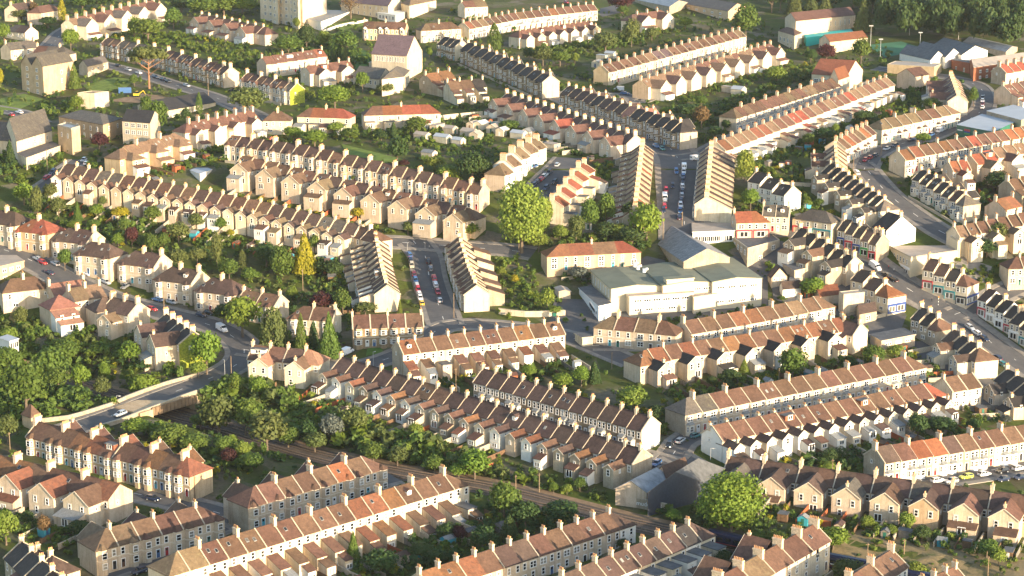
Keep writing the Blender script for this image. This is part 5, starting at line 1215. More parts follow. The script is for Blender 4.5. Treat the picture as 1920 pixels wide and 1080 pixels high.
def crown_weep(n, leaf=.06):
    P = []; N = []
    k = 70
    for i in range(k):
        a = rng.uniform(0, 2*pi); r = .48*sqrt(rng.uniform(.05, 1)); zt = 1-.55*(r/.48)**2+rng.normal(0, .04); L = rng.uniform(.25, .55)
        m = n//k; s = rng.uniform(0, 1, m); P.append(np.stack([np.cos(a)*(r+.04*s)+rng.normal(0, .03, m), np.sin(a)*(r+.04*s)+rng.normal(0, .03, m), np.maximum(zt-L*s, .06)], axis=1))
        N.append(np.tile(np.array([np.cos(a), np.sin(a), .25]), (m, 1)))
    P = np.concatenate(P); return leaf_arrays(P, np.concatenate(N), leaf*rng.uniform(.6, 1.3, len(P)), .4)
def crown_pine(n, leaf=.075):
    P = []; N = []
    for i in range(16):
        a = i*2.4; r = .36*sqrt((i+.5)/16); c = np.array([r*cos(a), r*sin(a), .72+.14*cos(r*4)+rng.normal(0, .05)]); m = n//16; d = sph(m)
        P.append(c+d*np.array([.17, .17, .085])*rng.uniform(.6, 1, (m, 1))); N.append(d+np.array([0, 0, .5]))
    P = np.concatenate(P); return leaf_arrays(P, np.concatenate(N), leaf*rng.uniform(.6, 1.3, len(P)), .5)
def trunk_mesh(kind, seed):
    r = random.Random(seed); m = MB(); bk = 'bark_pine' if kind == 'pine' else 'bark'
    top = {'round': .62, 'cone': .9, 'column': .8, 'weep': .8, 'pine': .70, 'tall': .8, 'bare': .7}[kind]; w = {'round': .035, 'pine': .03, 'bare': .035}.get(kind, .028)
    m.tube((0, 0, -.06), (0, 0, top*.45), w, w*.75, bk, 7); m.tube((0, 0, top*.45), (.01, .01, top), w*.75, w*.25, bk, 6)
    if kind in ('round', 'pine', 'weep', 'bare'):
        for i in range(7 if kind != 'bare' else 16):
            a = i*2.4+r.random(); z = top*r.uniform(.42, .85); L = r.uniform(.2, .36)
            e = (cos(a)*L, sin(a)*L, z+L*r.uniform(.4, .8)); m.tube((0, 0, z), e, w*.45, w*.12, bk, 5)
            if kind == 'bare':
                for _ in range(3): m.tube(e, (e[0]+r.uniform(-.14, .14), e[1]+r.uniform(-.14, .14), min(1, e[2]+r.uniform(.05, .22))), w*.14, w*.05, bk, 4)
    return m.mesh('trunk')
PROTO = {}
def protos():
    for i in range(4): PROTO['round', i] = (quads_mesh('crown', crown_round(2300, 15+i*2, leaf=.088), 'leaf_green'), trunk_mesh('round', i))
    for i in range(2): PROTO['tall', i] = (quads_mesh('crown', crown_round(2300, 20, zlo=.1, leaf=.085, squash=1.15), 'leaf_green'), trunk_mesh('tall', i))
    PROTO['big', 0] = (quads_mesh('crown', crown_round(9000, 44, zlo=.10, leaf=.044, shell=(.7, 1.06)), 'leaf_green'), trunk_mesh('round', 9))
    PROTO['big', 1] = (quads_mesh('crown', crown_round(9000, 38, zlo=.08, leaf=.046, shell=(.65, 1.06)), 'leaf_green'), trunk_mesh('round', 8))
    for i in range(3): PROTO['cone', i] = (quads_mesh('crown', crown_cone(2200, power=(.8, 1.0, .65)[i], leaf=.075), 'leaf_green'), trunk_mesh('cone', i))
    for i in range(2): PROTO['column', i] = (quads_mesh('crown', crown_column(1700, leaf=.075), 'leaf_green'), trunk_mesh('column', i))
    PROTO['weep', 0] = (quads_mesh('crown', crown_weep(2600, leaf=.075), 'leaf_green'), trunk_mesh('weep', 1))
    PROTO['pine', 0] = (quads_mesh('crown', crown_pine(2600), 'leaf_green'), trunk_mesh('pine', 1))
    PROTO['bare', 0] = (quads_mesh('crown', crown_round(420, 12, leaf=.05, shell=(.2, 1.0)), 'leaf_green'), trunk_mesh('bare', 1))
    for i in range(4): PROTO['bush', i] = (quads_mesh('bush', crown_round(650, 7+i, zlo=-.05, leaf=.15, shell=(.7, 1.05)), 'leaf_green'), None)
    PROTO['ball', 0] = (quads_mesh('bush', leaf_arrays(*(lambda d: (d*np.array([.5, .5, .5])+np.array([0, 0, .5]), d, np.full(len(d), .09)))(sph(900)), jit=.3), 'leaf_green'), None)
KIND = {'round': 'rounded tree', 'tall': 'tall tree', 'big': 'great spreading tree', 'cone': 'conical conifer', 'column': 'narrow columnar tree', 'weep': 'weeping tree', 'pine': 'umbrella pine', 'bare': 'thin-leaved tree', 'bush': 'bush', 'ball': 'clipped ball bush'}
CATN = {'round': 'tree', 'tall': 'tree', 'big': 'tree', 'cone': 'conifer', 'column': 'columnar tree', 'weep': 'weeping tree', 'pine': 'pine tree', 'bare': 'bare tree', 'bush': 'bush', 'ball': 'clipped bush'}
ROWC = []; LABN = {}
def near_row(x, y):
    if not ROWC:
        for e in LAYOUT: ROWC.append((e[3].x, e[3].y, e[1]['desc']))
    return min(ROWC, key=lambda r: (r[0]-x)**2+(r[1]-y)**2)[2]
def uniq(first, rest):
    """number things of one look beside one landmark: the first is unnumbered"""
    k = (first, rest); LABN[k] = LABN.get(k, 0)+1
    s = '%s %s' % (first, rest) if LABN[k] == 1 else '%s %s %s' % (ORD[LABN[k]], first, rest)
    w = s.split(); return ' '.join(w[:16])
PLANTN = [0]
def plant(kind, x, y, H, W, col, rr, label=None, z=None):
    ks = [k for k in PROTO if k[0] == kind]; k = ks[rr.randrange(len(ks))]; cm, tm = PROTO[k]
    z = G(x, y) if z is None else z
    if kind in ('bush', 'ball'):
        nm = 'bush' if kind == 'bush' else 'clipped_bush'
        o = D.objects.new(nm, cm); COL.objects.link(o); c = o
        o.location = (x, y, z); o.rotation_euler = (0, 0, rr.uniform(0, 6.28)); o.scale = (W, W, H)
    else:
        nm = {'round': 'broadleaf_tree', 'big': 'broadleaf_tree', 'tall': 'tall_tree', 'cone': 'conifer', 'column': 'columnar_tree', 'weep': 'weeping_tree', 'pine': 'umbrella_pine', 'bare': 'bare_tree'}[kind]
        o = empty(nm, (x, y, z), rr.uniform(0, 6.28)); o.scale = (W, W, H)
        c = D.objects.new('crown', cm); COL.objects.link(c); c.parent = o
        t = D.objects.new('trunk', tm); COL.objects.link(t); t.parent = o
    c.material_slots[0].link = 'OBJECT'; c.material_slots[0].material = MATS[LEAF[col][0]]
    if not label: label = uniq('%s %s' % (LEAF[col][1], KIND[kind]), 'by the %s' % near_row(x, y))
    props(o, label, CATN[kind], {'bush': 'garden bushes', 'ball': 'clipped round bushes'}.get(kind, 'trees among the houses'))
    FOOTT.append((x, y, W*.42)); PLANTN[0] += 1
    return o
FOOTT = []
TREES = """
b 45 344 384 40 b|b 95 345 378 30 o|t 70 352 405 24 o|b 110 370 408 34 o|c 146 376 415 20 g|b 181 382 410 30 b|b 194 368 390 18 o|b 225 388 412 36 y|b 287 387 420 34 g|b 308 384 412 22 l
b 140 414 432 30 b|b 176 412 432 26 g|b 235 410 436 28 g|b 248 426 464 26 p|b 222 438 465 24 b|b 335 418 455 44 o|b 368 400 432 34 o|b 413 408 435 26 g|b 285 440 474 30 g|b 308 438 468 24 g
b 335 466 504 38 o|b 370 465 495 40 o|t 407 438 500 24 o|b 432 430 446 16 y|k 455 468 502 18 o|b 430 486 525 40 g|b 468 502 530 30 g|b 122 466 508 26 g|c 572 435 514 50 y|t 530 465 524 46 g
b 500 455 500 46 d|b 590 441 475 24 g|b 620 488 525 50 d|b 672 389 412 28 y|b 665 325 343 22 g|b 745 258 310 44 d|b 758 300 314 24 p|b 840 312 336 44 b|b 815 293 320 40 l|b 885 285 344 56 d|b 905 300 342 40 d
b 868 410 434 22 o|b 880 424 446 46 b|b 765 416 440 26 o|t 1022 375 440 32 l|t 1105 374 434 36 g|t 1137 366 424 38 g|t 1080 406 452 36 o|b 1050 422 454 32 l|b 1190 378 424 52 d|b 1212 385 457 64 b
b 1135 418 452 46 d|b 1163 420 454 44 l|b 1185 425 464 60 d|b 1010 436 472 40 l|b 1083 500 526 40 s|t 1396 284 342 38 l|b 1407 355 394 36 b|b 1866 418 462 54 o|b 1850 450 482 50 d|b 1870 330 360 60 d
b 1515 375 390 18 l|b 1535 372 390 20 g|b 1525 522 560 52 b|b 50 680 778 90 g|b 95 628 704 70 g|b 125 615 664 50 g|b 150 655 708 42 b|b 15 650 706 60 g|b 110 690 730 50 g|b 243 640 684 46 b|t 195 650 688 24 b
b 192 678 718 36 o|b 270 672 724 60 b|b 310 695 725 50 g|b 388 622 702 62 b|b 372 678 708 34 l|b 455 557 632 72 b|b 420 570 606 40 d|b 40 575 614 30 o|b 18 595 630 40 l|b 410 716 792 80 o|b 460 722 792 60 g
b 443 704 738 30 l|b 15 778 832 45 o|b 255 785 818 60 b|b 300 800 838 40 g|w 513 575 652 52 o|c 565 585 662 30 g|c 588 600 652 24 d|c 618 583 672 48 g|b 603 548 587 48 p|b 643 543 592 36 g|b 548 536 564 24 l
b 685 566 592 44 o|c 750 560 588 10 l|b 375 748 776 40 g|b 398 745 782 44 o|b 300 790 822 40 b|b 540 782 820 46 g|b 590 794 832 46 o|b 700 818 856 48 g|b 745 828 864 44 o|b 815 846 878 40 g|b 580 770 815 44 d|b 860 862 890 40 b|b 940 500 520 18 l|b 965 515 535 16 y|b 622 762 818 50 s|b 665 760 818 50 o|b 500 752 826 80 o|b 485 705 748 34 b|b 780 793 822 30 l|b 992 682 712 28 b|b 1055 700 730 40 b|b 1090 686 724 32 b|c 1114 676 720 28 d
b 1187 725 772 64 l|b 1232 760 797 30 d|b 1370 692 722 40 d|c 1395 672 707 26 l|b 1335 705 727 22 d|b 1362 712 732 30 d|b 1026 540 584 32 l|b 1040 574 590 30 l|b 1485 653 714 56 g|b 1637 648 684 46 g
b 1678 646 672 36 l|b 1595 668 692 24 d|b 1720 775 827 40 d|b 1760 780 818 60 d|b 1885 778 797 26 s|b 1825 785 810 30 d|b 12 955 1022 52 l|b 84 965 1008 26 r|b 150 975 1008 48 d|b 52 958 988 30 d|b 320 795 842 70 g
b 365 812 848 60 g|b 420 818 853 40 g|b 430 840 875 34 p|b 455 828 858 34 l|b 470 850 883 50 g|c 663 993 1058 30 g|b 890 838 893 62 b|b 945 902 978 64 g|b 905 985 1034 50 d|b 715 1032 1078 70 d|b 790 1018 1048 50 d
b 815 1030 1064 50 d|b 860 985 1018 30 p|b 838 980 1013 44 d|c 955 962 1014 40 d|b 985 940 994 56 d|b 1050 945 980 70 d|b 1420 985 1014 50 g|b 1410 998 1034 55 d|b 1355 1030 1064 34 d|b 1038 900 922 18 b
b 1063 903 924 20 l|b 1087 893 920 26 g|b 1168 1010 1033 26 d|b 1262 950 973 30 b|b 1625 966 996 28 l|b 1562 978 1022 60 b|b 1648 985 1003 20 l|b 1672 984 1006 24 l|b 1700 960 996 34 l|b 1728 985 1016 36 d
b 1590 1040 1085 60 o|b 1715 1038 1078 44 l|b 1850 1012 1046 50 g|b 1872 1028 1062 30 l|b 1455 985 1020 50 g|b 1490 980 1016 40 g|i 280 86 166 76 o|k 117 -2 40 16 y|c 140 121 168 24 g|b 133 56 97 34 b
b 326 17 54 34 g|b 278 35 78 60 g|b 252 33 72 26 b|b 145 180 210 30 b|b 252 140 162 18 g|t 275 182 218 24 g|b 298 190 254 40 g|k 374 174 214 14 g|b 350 203 234 20 d|b 465 165 217 72 o|b 8 45 82 26 b|b 2 130 168 14 y
b 155 -8 20 50 g|b 187 250 283 36 p|c 20 263 311 22 d|b 540 68 102 60 g|b 575 48 94 34 d|b 608 58 92 26 l|b 648 60 100 48 g|k 625 80 120 12 d|k 637 82 120 12 d|k 648 85 122 12 o|a 658 -14 38 50 r|k 927 45 96 28 g
b 805 90 110 12 b|b 680 135 174 26 b|b 722 160 178 36 o|b 628 162 204 60 b|b 556 34 58 14 l|b 550 238 264 40 b|b 632 230 252 36 l|b 655 240 264 40 g|c 738 228 258 20 d|b 782 220 254 46 g|b 715 246 266 24 d|c 862 210 232 14 d
b 955 225 247 40 g|b 590 255 274 50 b|b 1018 88 124 40 o|b 1050 96 124 40 g|b 1078 100 120 20 l|b 1135 60 100 50 o|t 1184 38 88 36 o|b 1222 52 76 28 o|b 992 88 117 24 d|b 1165 -10 24 50 p|b 1168 12 28 26 g
b 1285 32 56 26 b|t 1398 12 72 52 g|b 1315 200 240 34 r|b 1250 200 218 26 b|b 1288 195 224 50 d|b 1315 180 202 24 g|b 1340 238 260 34 d|b 1360 225 247 20 d|b 1455 125 160 40 l|b 1520 92 120 24 d|b 1549 84 118 38 p
b 1614 74 120 36 g|c 1490 -14 28 34 o|c 1520 -18 28 36 o|c 1548 -14 27 36 o|c 1618 -8 62 40 o|b 1620 208 234 46 d|b 1515 250 277 26 g|b 1567 232 252 16 l|b 1545 240 267 50 d|b 1745 185 207 40 g|b 1825 165 200 20 g|b 1730 250 272 30 l
b 380 30 34 60 g|b 420 0 30 60 g|b 455 -5 28 50 b|b 340 -5 25 40 d|b 40 18 40 34 o|b 65 6 34 24 r|b 190 -10 20 60 d|b 90 35 52 34 d
"""
TK = {'b': 'round', 't': 'tall', 'c': 'cone', 'k': 'column', 'w': 'weep', 'i': 'pine', 'a': 'bare'}
def trees():
    protos(); rr = random.Random(5)
    for it in TREES.replace('\n', '|').split('|'):
        if not it.strip(): continue
        k, x, yt, yb, w, c = it.split(); x, yt, yb, w = map(float, (x, yt, yb, w))
        p = unproj(x, yb); s = FPX/project(p)[2]; kind = TK[k]
        H = (yb-yt)/s/.97; W = w/s
        if kind == 'round' and W > 1.9*H: H = W/1.6
        plant(kind, p.x, p.y, H, W*1.08, c, rr)
    for x, yt, yb, w, c, lab in ((978, 343, 474, 104, 'l', 'huge pale lime round tree beside the red roofed row'), (1370, 880, 994, 138, 'b', 'huge vivid green tree between railway and twin-gabled terrace')):
        p = unproj(x, yb); s = FPX/project(p)[2]; plant('big', p.x, p.y, (yb-yt)/s/.97, w/s, c, rr, lab)
    for x, yt, yb, w, c in ((1557, 838, 869, 32, 'd'), (1575, 836, 865, 28, 'd'), (1554, 864, 885, 22, 'l')):
        p = unproj(x, yb); s = FPX/project(p)[2]; plant('ball', p.x, p.y, (yb-yt)/s, w/s, c, rr)
WOODS = [([(1645, 60), (1700, 66), (1800, 74), (1930, 96), (1930, -20), (1645, -20)], 'd', 130), ([(1432, 24), (1478, 12), (1640, 22), (1640, -20), (1400, -20)], 'd', 26), ([(330, 26), (480, 18), (480, -20), (330, -20)], 'g', 8)]
def wood():
    """the far wood: so many trunks and crowns that it reads as one mass"""
    r = random.Random(3); V = []; n = 0
    base = [crown_round(900, 12, leaf=.12) for _ in range(4)]
    for poly, c, cnt in WOODS[:1]:
        xs = [p[0] for p in poly]; ys = [p[1] for p in poly]; k = 0
        while k < cnt:
            x, y = r.uniform(min(xs), max(xs)), r.uniform(min(ys), max(ys))
            if not in_poly(poly, x, y): continue
            p = unproj(x, y+14); H = r.uniform(15, 24); W = r.uniform(9, 15); a = r.uniform(0, 6.28); B = base[k % 4]
            M = np.array([[cos(a), -sin(a), 0], [sin(a), cos(a), 0], [0, 0, 1]])*np.array([[W], [W], [H]])
            V.append(B @ np.array([[cos(a), sin(a), 0], [-sin(a), cos(a), 0], [0, 0, 1]])*np.array([W, W, H])+np.array([p.x, p.y, p.z])); k += 1
    o = D.objects.new('wood', quads_mesh('wood', np.concatenate(V), 'leaf_dark')); COL.objects.link(o)  # dark leaf colour stands in for the shadow lying over the wood
    props(o, 'dense shadow-darkened wood closing off the far corner of town', 'wood', kind='stuff')
    for poly, c, cnt in WOODS[1:]:
        xs = [p[0] for p in poly]; ys = [p[1] for p in poly]; k = 0
        while k < cnt:
            x, y = r.uniform(min(xs), max(xs)), r.uniform(min(ys), max(ys))
            if not in_poly(poly, x, y): continue
            p = unproj(x, y+10); plant('round', p.x, p.y, r.uniform(12, 18), r.uniform(9, 13), 'd' if r.random() < .7 else 'g', r); k += 1
ZONES = [
    ([(-20, -10), (620, -10), (640, 262), (430, 300), (100, 330), (-20, 380)], 3.0, 2.0, 'gbgodl'), ([(620, 40), (960, 30), (1240, 20), (1400, 40), (1640, 80), (1800, 150), (1930, 150), (1930, 420), (1300, 440), (900, 300), (640, 250)], 2.4, 1.9, 'gdgodb'), ([(-10, 400), (640, 440), (900, 460), (1300, 460), (1600, 600), (1930, 760), (1930, 1090), (-10, 1090)], 1.6, 1.6, 'gdgodb'),  # polygons (ground pixels), clumps per 100 m2, size, colours
    ([(10, 398), (110, 350), (300, 400), (480, 452), (640, 480), (660, 585), (560, 560), (420, 515), (250, 460), (110, 425)], 8, 2.185, 'gbgod'),
    ([(-10, 640), (60, 625), (150, 650), (240, 680), (345, 705), (300, 738), (200, 770), (60, 790), (-10, 790)], 19.2, 2.76, 'ggbd'),
    ([(365, 745), (430, 712), (520, 730), (600, 780), (700, 812), (860, 850), (930, 880), (1000, 915), (900, 905), (740, 874), (560, 836), (400, 790)], 26, 3.5, 'ogogb'),
    ([(480, 1085), (620, 1045), (700, 1020), (890, 935), (900, 925), (1000, 938), (1150, 968), (1000, 1000), (800, 1070)], 12.8, 2.53, 'dgd'),
    ([(240, 800), (330, 800), (420, 825), (500, 845), (560, 862), (480, 890), (430, 880), (330, 845)], 14.4, 2.185, 'gbdg'),
    ([(930, 460), (1030, 440), (1220, 450), (1220, 470), (1060, 478), (960, 478)], 19.2, 2.3, 'gdlg'),
    ([(1220, 960), (1300, 955), (1560, 1010), (1560, 1040), (1350, 1000)], 16, 2.415, 'gdo'),
    ([(1560, 1000), (1700, 1000), (1930, 1030), (1930, 1080), (1760, 1075), (1560, 1035)], 4.8, 1.61, 'oglg'),
    ([(1390, 850), (1600, 850), (1660, 862), (1640, 890), (1420, 880)], 11.2, 2.185, 'dgd'),
    ([(1180, 720), (1300, 735), (1560, 690), (1680, 655), (1690, 640), (1560, 670), (1300, 712)], 9.6, 1.955, 'dgg'),
    ([(1400, 240), (1500, 260), (1540, 235), (1700, 190), (1790, 200), (1770, 160), (1680, 170), (1540, 225), (1430, 260)], 11.2, 2.3, 'dgd'),
    ([(1260, 205), (1330, 200), (1480, 140), (1530, 120), (1540, 140), (1400, 190), (1330, 240)], 11.2, 2.185, 'dgod'),
    ([(960, 90), (1100, 105), (1240, 70), (1240, 55), (1100, 80), (980, 85)], 14.4, 2.3, 'gog'),
    ([(600, 225), (700, 235), (860, 225), (930, 260), (900, 335), (780, 300), (640, 265), (560, 245)], 8, 1.955, 'gbdg'),
    ([(330, 85), (440, 90), (520, 105), (480, 140), (430, 120)], 11.2, 2.07, 'gbo'),
    ([(250, 75), (330, 60), (360, 85), (300, 85)], 11.2, 2.185, 'gb'),
    ([(540, 70), (660, 75), (690, 120), (640, 130), (560, 95)], 12.8, 2.3, 'gdg'),
    ([(100, 225), (60, 200), (150, 185), (170, 205), (110, 215)], 14.4, 2.07, 'gbd'),
    ([(-10, 300), (60, 310), (110, 285), (130, 300), (60, 345), (-10, 350)], 12.8, 2.3, 'gdb'),
    ([(340, 290), (430, 300), (450, 320), (340, 335)], 9.6, 1.955, 'gb'),
    ([(630, 170), (780, 200), (900, 200), (900, 215), (700, 190), (620, 195)], 8, 1.725, 'gb'),
    ([(1700, 340), (1930, 350), (1930, 400), (1800, 410)], 4.8, 2.07, 'dg'),
    ([(920, 480), (985, 480), (1030, 560), (1000, 590), (940, 560)], 9.6, 1.61, 'glg'),
    ([(1060, 490), (1130, 500), (1110, 530), (1050, 530)], 16, 2.185, 'sdd'),
    ([(580, 540), (660, 540), (660, 600), (640, 660), (520, 660), (480, 600)], 11.2, 2.185, 'dg'),
    ([(850, 890), (960, 880), (1100, 920), (1060, 930)], 11.2, 1.84, 'bg'),
    ([(-10, 960), (60, 970), (170, 1000), (150, 1030), (60, 1000)], 12.8, 2.07, 'dg'),
    ([(-10, 560), (70, 590), (280, 640), (230, 680), (60, 640), (-10, 640)], 14.4, 2.3, 'bgog')]
def undergrowth():
    r = random.Random(21); base = [crown_round(46, 4, zlo=-.1, leaf=.34, shell=(.7, 1.05)) for _ in range(6)]
    acc = {}
    def clump(x, y, sz, c):
        if blocked(x, y, .2): return
        a = r.uniform(0, 6.28); B = base[r.randrange(6)]; W = sz*r.uniform(.7, 1.5); H = sz*r.uniform(.6, 1.3)
        Rm = np.array([[cos(a), sin(a), 0], [-sin(a), cos(a), 0], [0, 0, 1]])
        acc.setdefault(c, []).append(B @ Rm*np.array([W, W, H])+np.array([x, y, G(x, y)-.1]))
    for poly, dens, sz, cols in ZONES:
        pts = [unproj(x, y) for x, y in poly]; P = [(p.x, p.y) for p in pts]
        x0, x1 = min(p[0] for p in P), max(p[0] for p in P); y0, y1 = min(p[1] for p in P), max(p[1] for p in P)
        n = int((x1-x0)*(y1-y0)/100*dens)
        for _ in range(min(n, 14000)):
            x, y = r.uniform(x0, x1), r.uniform(y0, y1)
            if in_poly(P, x, y) and not (330 < y < 640 and rail_near(x, y)[0] < 6.3): clump(x, y, sz*r.choice((.6, 1, 1, 1.3)), r.choice(cols))
    # back gardens of every terrace
    for dist, R, root, loc, ang, *_ in LAYOUT:
        if dist > 1150: continue
        wd = R.get('wd', 4.5) if R['side'] == 'B' else 0
        sgn = -1 if R['side'] == 'B' else 1
        near = (R['dc']+wd+1) if sgn < 0 else R['df']+5
        for _ in range(16 if sgn < 0 else 9):
            u = r.uniform(-3, 3); v = sgn*r.uniform(near, near+12)
            x, y = loc.x+u*cos(ang)-v*sin(ang), loc.y+u*sin(ang)+v*cos(ang)
            if 330 < y < 640 and rail_near(x, y)[0] < 7.5: continue
            clump(x, y, r.choice((.8, 1.2, 1.7, 2.3)), r.choice('gbdgobgldy'))
    for c, L in acc.items():
        nm = 'undergrowth'; o = D.objects.new(nm, quads_mesh(nm, np.concatenate(L), LEAF[c][0])); COL.objects.link(o)
        props(o, '%s garden undergrowth and hedging between the terraces' % LEAF[c][1], 'undergrowth', kind='stuff')
    print('undergrowth', sum(len(b)//4 for L in acc.values() for b in L))
# ------------------------------------------------------------------ vehicles
CARC = {'blue': (.05, .13, .30), 'navy': (.015, .025, .06), 'beige': (.45, .40, .30), 'maroon': (.14, .015, .02), 'silver': (.42, .44, .46), 'red': (.42, .02, .03), 'white': (.78, .78, .78),
        'yellow': (.70, .48, .03), 'black': (.012, .012, .014), 'grey': (.16, .17, .18), 'teal': (.02, .17, .17), 'lime': (.45, .50, .06)}
for k, c in CARC.items():
    def f(nt, b, c=c):
        b.inputs['Base Color'].default_value = (*c, 1); b.inputs['Roughness'].default_value = .28; b.inputs['Specular IOR Level'].default_value = .5
        b.inputs['Coat Weight'].default_value = .5
    mat('paint_car_'+k, f)
plain('tyre', (.015, .015, .015), .9, var=.1); plain('plastic_black', (.02, .02, .02), .6, var=.1); plain('lamp_red', (.4, .01, .01), .3, var=.05); plain('lamp_white', (.75, .75, .7), .2, var=.05)
def carglassf(nt, b): b.inputs['Base Color'].default_value = (.012, .016, .02, 1); b.inputs['Roughness'].default_value = .06; b.inputs['Specular IOR Level'].default_value = .7
mat('car_glass', carglassf)
def loft(m, secs, mt, close=True):
    """secs: list of loops with equal counts"""
    n = len(m.v); k = len(secs[0])
    for s in secs: m.v.extend(s)
    for i in range(len(secs)-1):
        for j in range(k):
            a = n+i*k+j; b = n+i*k+(j+1) % k; m.f.append((a, b, b+k, a+k)); m.m.append(mt)
    m.f.append(tuple(range(n+k-1, n-1, -1))); m.m.append(mt); m.f.append(tuple(range(n+(len(secs)-1)*k, n+len(secs)*k))); m.m.append(mt)
def car_meshes(col, est):
    p = 'paint_car_'+col; L = 2.1 if not est else 2.25
    m = MB()    # body: cross sections along x from tail to nose
    def sec(x, w, z0, z1): return [(x, -w*.92, z0), (x, w*.92, z0), (x, w, z0+.25), (x, w, z1-.18), (x, w*.88, z1), (x, -w*.88, z1), (x, -w, z1-.18), (x, -w, z0+.25)]
    loft(m, [sec(-L, .72, .38, .82), sec(-L+.12, .84, .28, .93), sec(-L*.5, .88, .22, .95), sec(.5, .88, .22, .95), sec(L*.62, .86, .22, .86), sec(L-.12, .78, .28, .74), sec(L, .66, .36, .66)], p)
    m.box(L-.06, L+.02, -.62, -.38, .56, .70, 'lamp_white'); m.box(L-.06, L+.02, .38, .62, .56, .70, 'lamp_white')
    m.box(-L-.03, -L+.05, -.72, -.5, .62, .82, 'lamp_red'); m.box(-L-.03, -L+.05, .5, .72, .62, .82, 'lamp_red')
    m.box(-L-.04, -L+.02, -.25, .25, .5, .62, 'lamp_white')
    body = m.mesh('body')
    g = MB(); xb, xf = (-L+.1, .95); tb, tf = (-L+(.45 if est else .6), .25)
    lo = [(xb, -.78, .93), (xf, -.78, .93), (xf, .78, .93), (xb, .78, .93)]; hi = [(tb, -.6, 1.42), (tf, -.6, 1.42), (tf, .6, 1.42), (tb, .6, 1.42)]
    g.hexa(lo, hi, 'car_glass'); gm = g.mesh('windows')
    r = MB(); r.hexa([(tb-.04, -.62, 1.421), (tf+.05, -.62, 1.421), (tf+.05, .62, 1.421), (tb-.04, .62, 1.421)], [(tb+.05, -.55, 1.48), (tf-.05, -.55, 1.48), (tf-.05, .55, 1.48), (tb+.05, .55, 1.48)], p)
    for sx in (-1, 1):
        for xa, xt in ((-.35, -.3), (tb*.0+xb+.05, tb+.02), (xf-.05, tf)):
            r.hexa([(xa-.05, sx*.785-.02, .93), (xa+.05, sx*.785-.02, .93), (xa+.05, sx*.785+.02, .93), (xa-.05, sx*.785+.02, .93)], [(xt-.05, sx*.61-.02, 1.43), (xt+.05, sx*.61-.02, 1.43), (xt+.05, sx*.61+.02, 1.43), (xt-.05, sx*.61+.02, 1.43)], p)
    rm = r.mesh('roof')
    return body, gm, rm, L
def van_meshes(L=2.6, H=2.2, p='paint_car_white', coach=False):
    m = MB(); w = .98 if not coach else 1.2
    def sec(x, w_, z0, z1): return [(x, -w_, z0), (x, w_, z0), (x, w_, z1-.25), (x, w_*.9, z1), (x, -w_*.9, z1), (x, -w_, z1-.25)]
    if coach: loft(m, [sec(-L, w*.95, .4, H-.1), sec(-L+.2, w, .3, H), sec(L-.3, w, .3, H), sec(L, w*.95, .4, H-.35)], p)
    else: loft(m, [sec(-L, w*.95, .3, H-.08), sec(-L+.1, w, .28, H), sec(L-1.9, w, .28, H), sec(L-1.0, w*.95, .28, H-.9+.1), sec(L, w*.85, .35, .85)], p)
    b = m.mesh('body'); g = MB()
    if coach:
        for s in (-1, 1): g.box(-L+.4, L-.8, s*w-.02 if s > 0 else s*w-.03, s*w+.03 if s > 0 else s*w+.02, 1.5, H-.45, 'car_glass')
        g.box(L-.9, L+.04, -w*.85, w*.85, 1.25, H-.6, 'car_glass'); g.box(L-1.0, L-.7, -w*1.01, w*1.01, 1.6, H-.6, 'car_glass')
    else:
        g.poly([(L-1.86, -w*.85, H-.1), (L-1.02, -w*.85, H-.75), (L-1.02, w*.85, H-.75), (L-1.86, w*.85, H-.1)], 'car_glass')
        g.v = [(x, y, z+.05) for x, y, z in g.v]
        for s in (-1, 1): g.box(L-1.95, L-1.15, s*w*.98-.02, s*w*.98+.02, 1.25, H-.5, 'car_glass')
        for y in (-.45, .45): g.box(-L-.03, -L+.02, y-.32, y+.32, 1.2, H-.5, 'car_glass')
    return b, g.mesh('windows'), None, L
def wheel_mesh(r=.32):
    m = MB(); k = 12
    for (r_, y0, y1, mt) in ((r, -.1, .1, 'tyre'), (r*.6, -.11, .11, 'paint_car_silver')):
        a = [(r_*cos(2*pi*i/k), y0, r_*sin(2*pi*i/k)) for i in range(k)]; b = [(x, y1, z) for x, _, z in a]
        loft(m, [b, a], mt)
    return m.mesh('wheel')
VEH = {}
def vehicle(kind, col, x, y, ang, label, group):
    key = (kind, col)
    if 'wheel' not in VEH: VEH['wheel'] = wheel_mesh()
    if key not in VEH:
        VEH[key] = car_meshes(col, kind == 'estate') if kind in ('car', 'estate') else van_meshes(p='paint_car_'+col) if kind == 'van' else van_meshes(4.6, 2.9, 'paint_car_'+col, True)
    b, g, r, L = VEH[key]; e = 1.0
    z0, z1 = T(x+cos(ang)*e, y+sin(ang)*e), T(x-cos(ang)*e, y-sin(ang)*e)
    o = empty({'car': 'car', 'estate': 'car', 'van': 'van', 'coach': 'coach'}[kind], (x, y, (z0+z1)/2+.09), 0)
    o.rotation_mode = 'ZYX'; o.rotation_euler = (0, 0, ang); o.rotation_euler = (Matrix.Rotation(ang, 4, 'Z') @ Matrix.Rotation(-atan2(z0-z1, 2*e), 4, 'Y')).to_euler('ZYX')
    props(o, label, {'car': 'car', 'estate': 'car', 'van': 'van', 'coach': 'coach'}[kind], group)
    for nm, me in (('body', b), ('windows', g), ('roof', r)):
        if me:
            c = D.objects.new(nm, me); COL.objects.link(c); c.parent = o
    w = .8 if kind in ('car', 'estate') else .95 if kind == 'van' else 1.12
    for sx in (-1, 1):
        for sy in (-1, 1):
            c = D.objects.new('wheel', VEH['wheel']); COL.objects.link(c); c.parent = o; c.location = (sx*L*.62, sy*w, .32)
    FOOTT.append((x, y, 2.0))
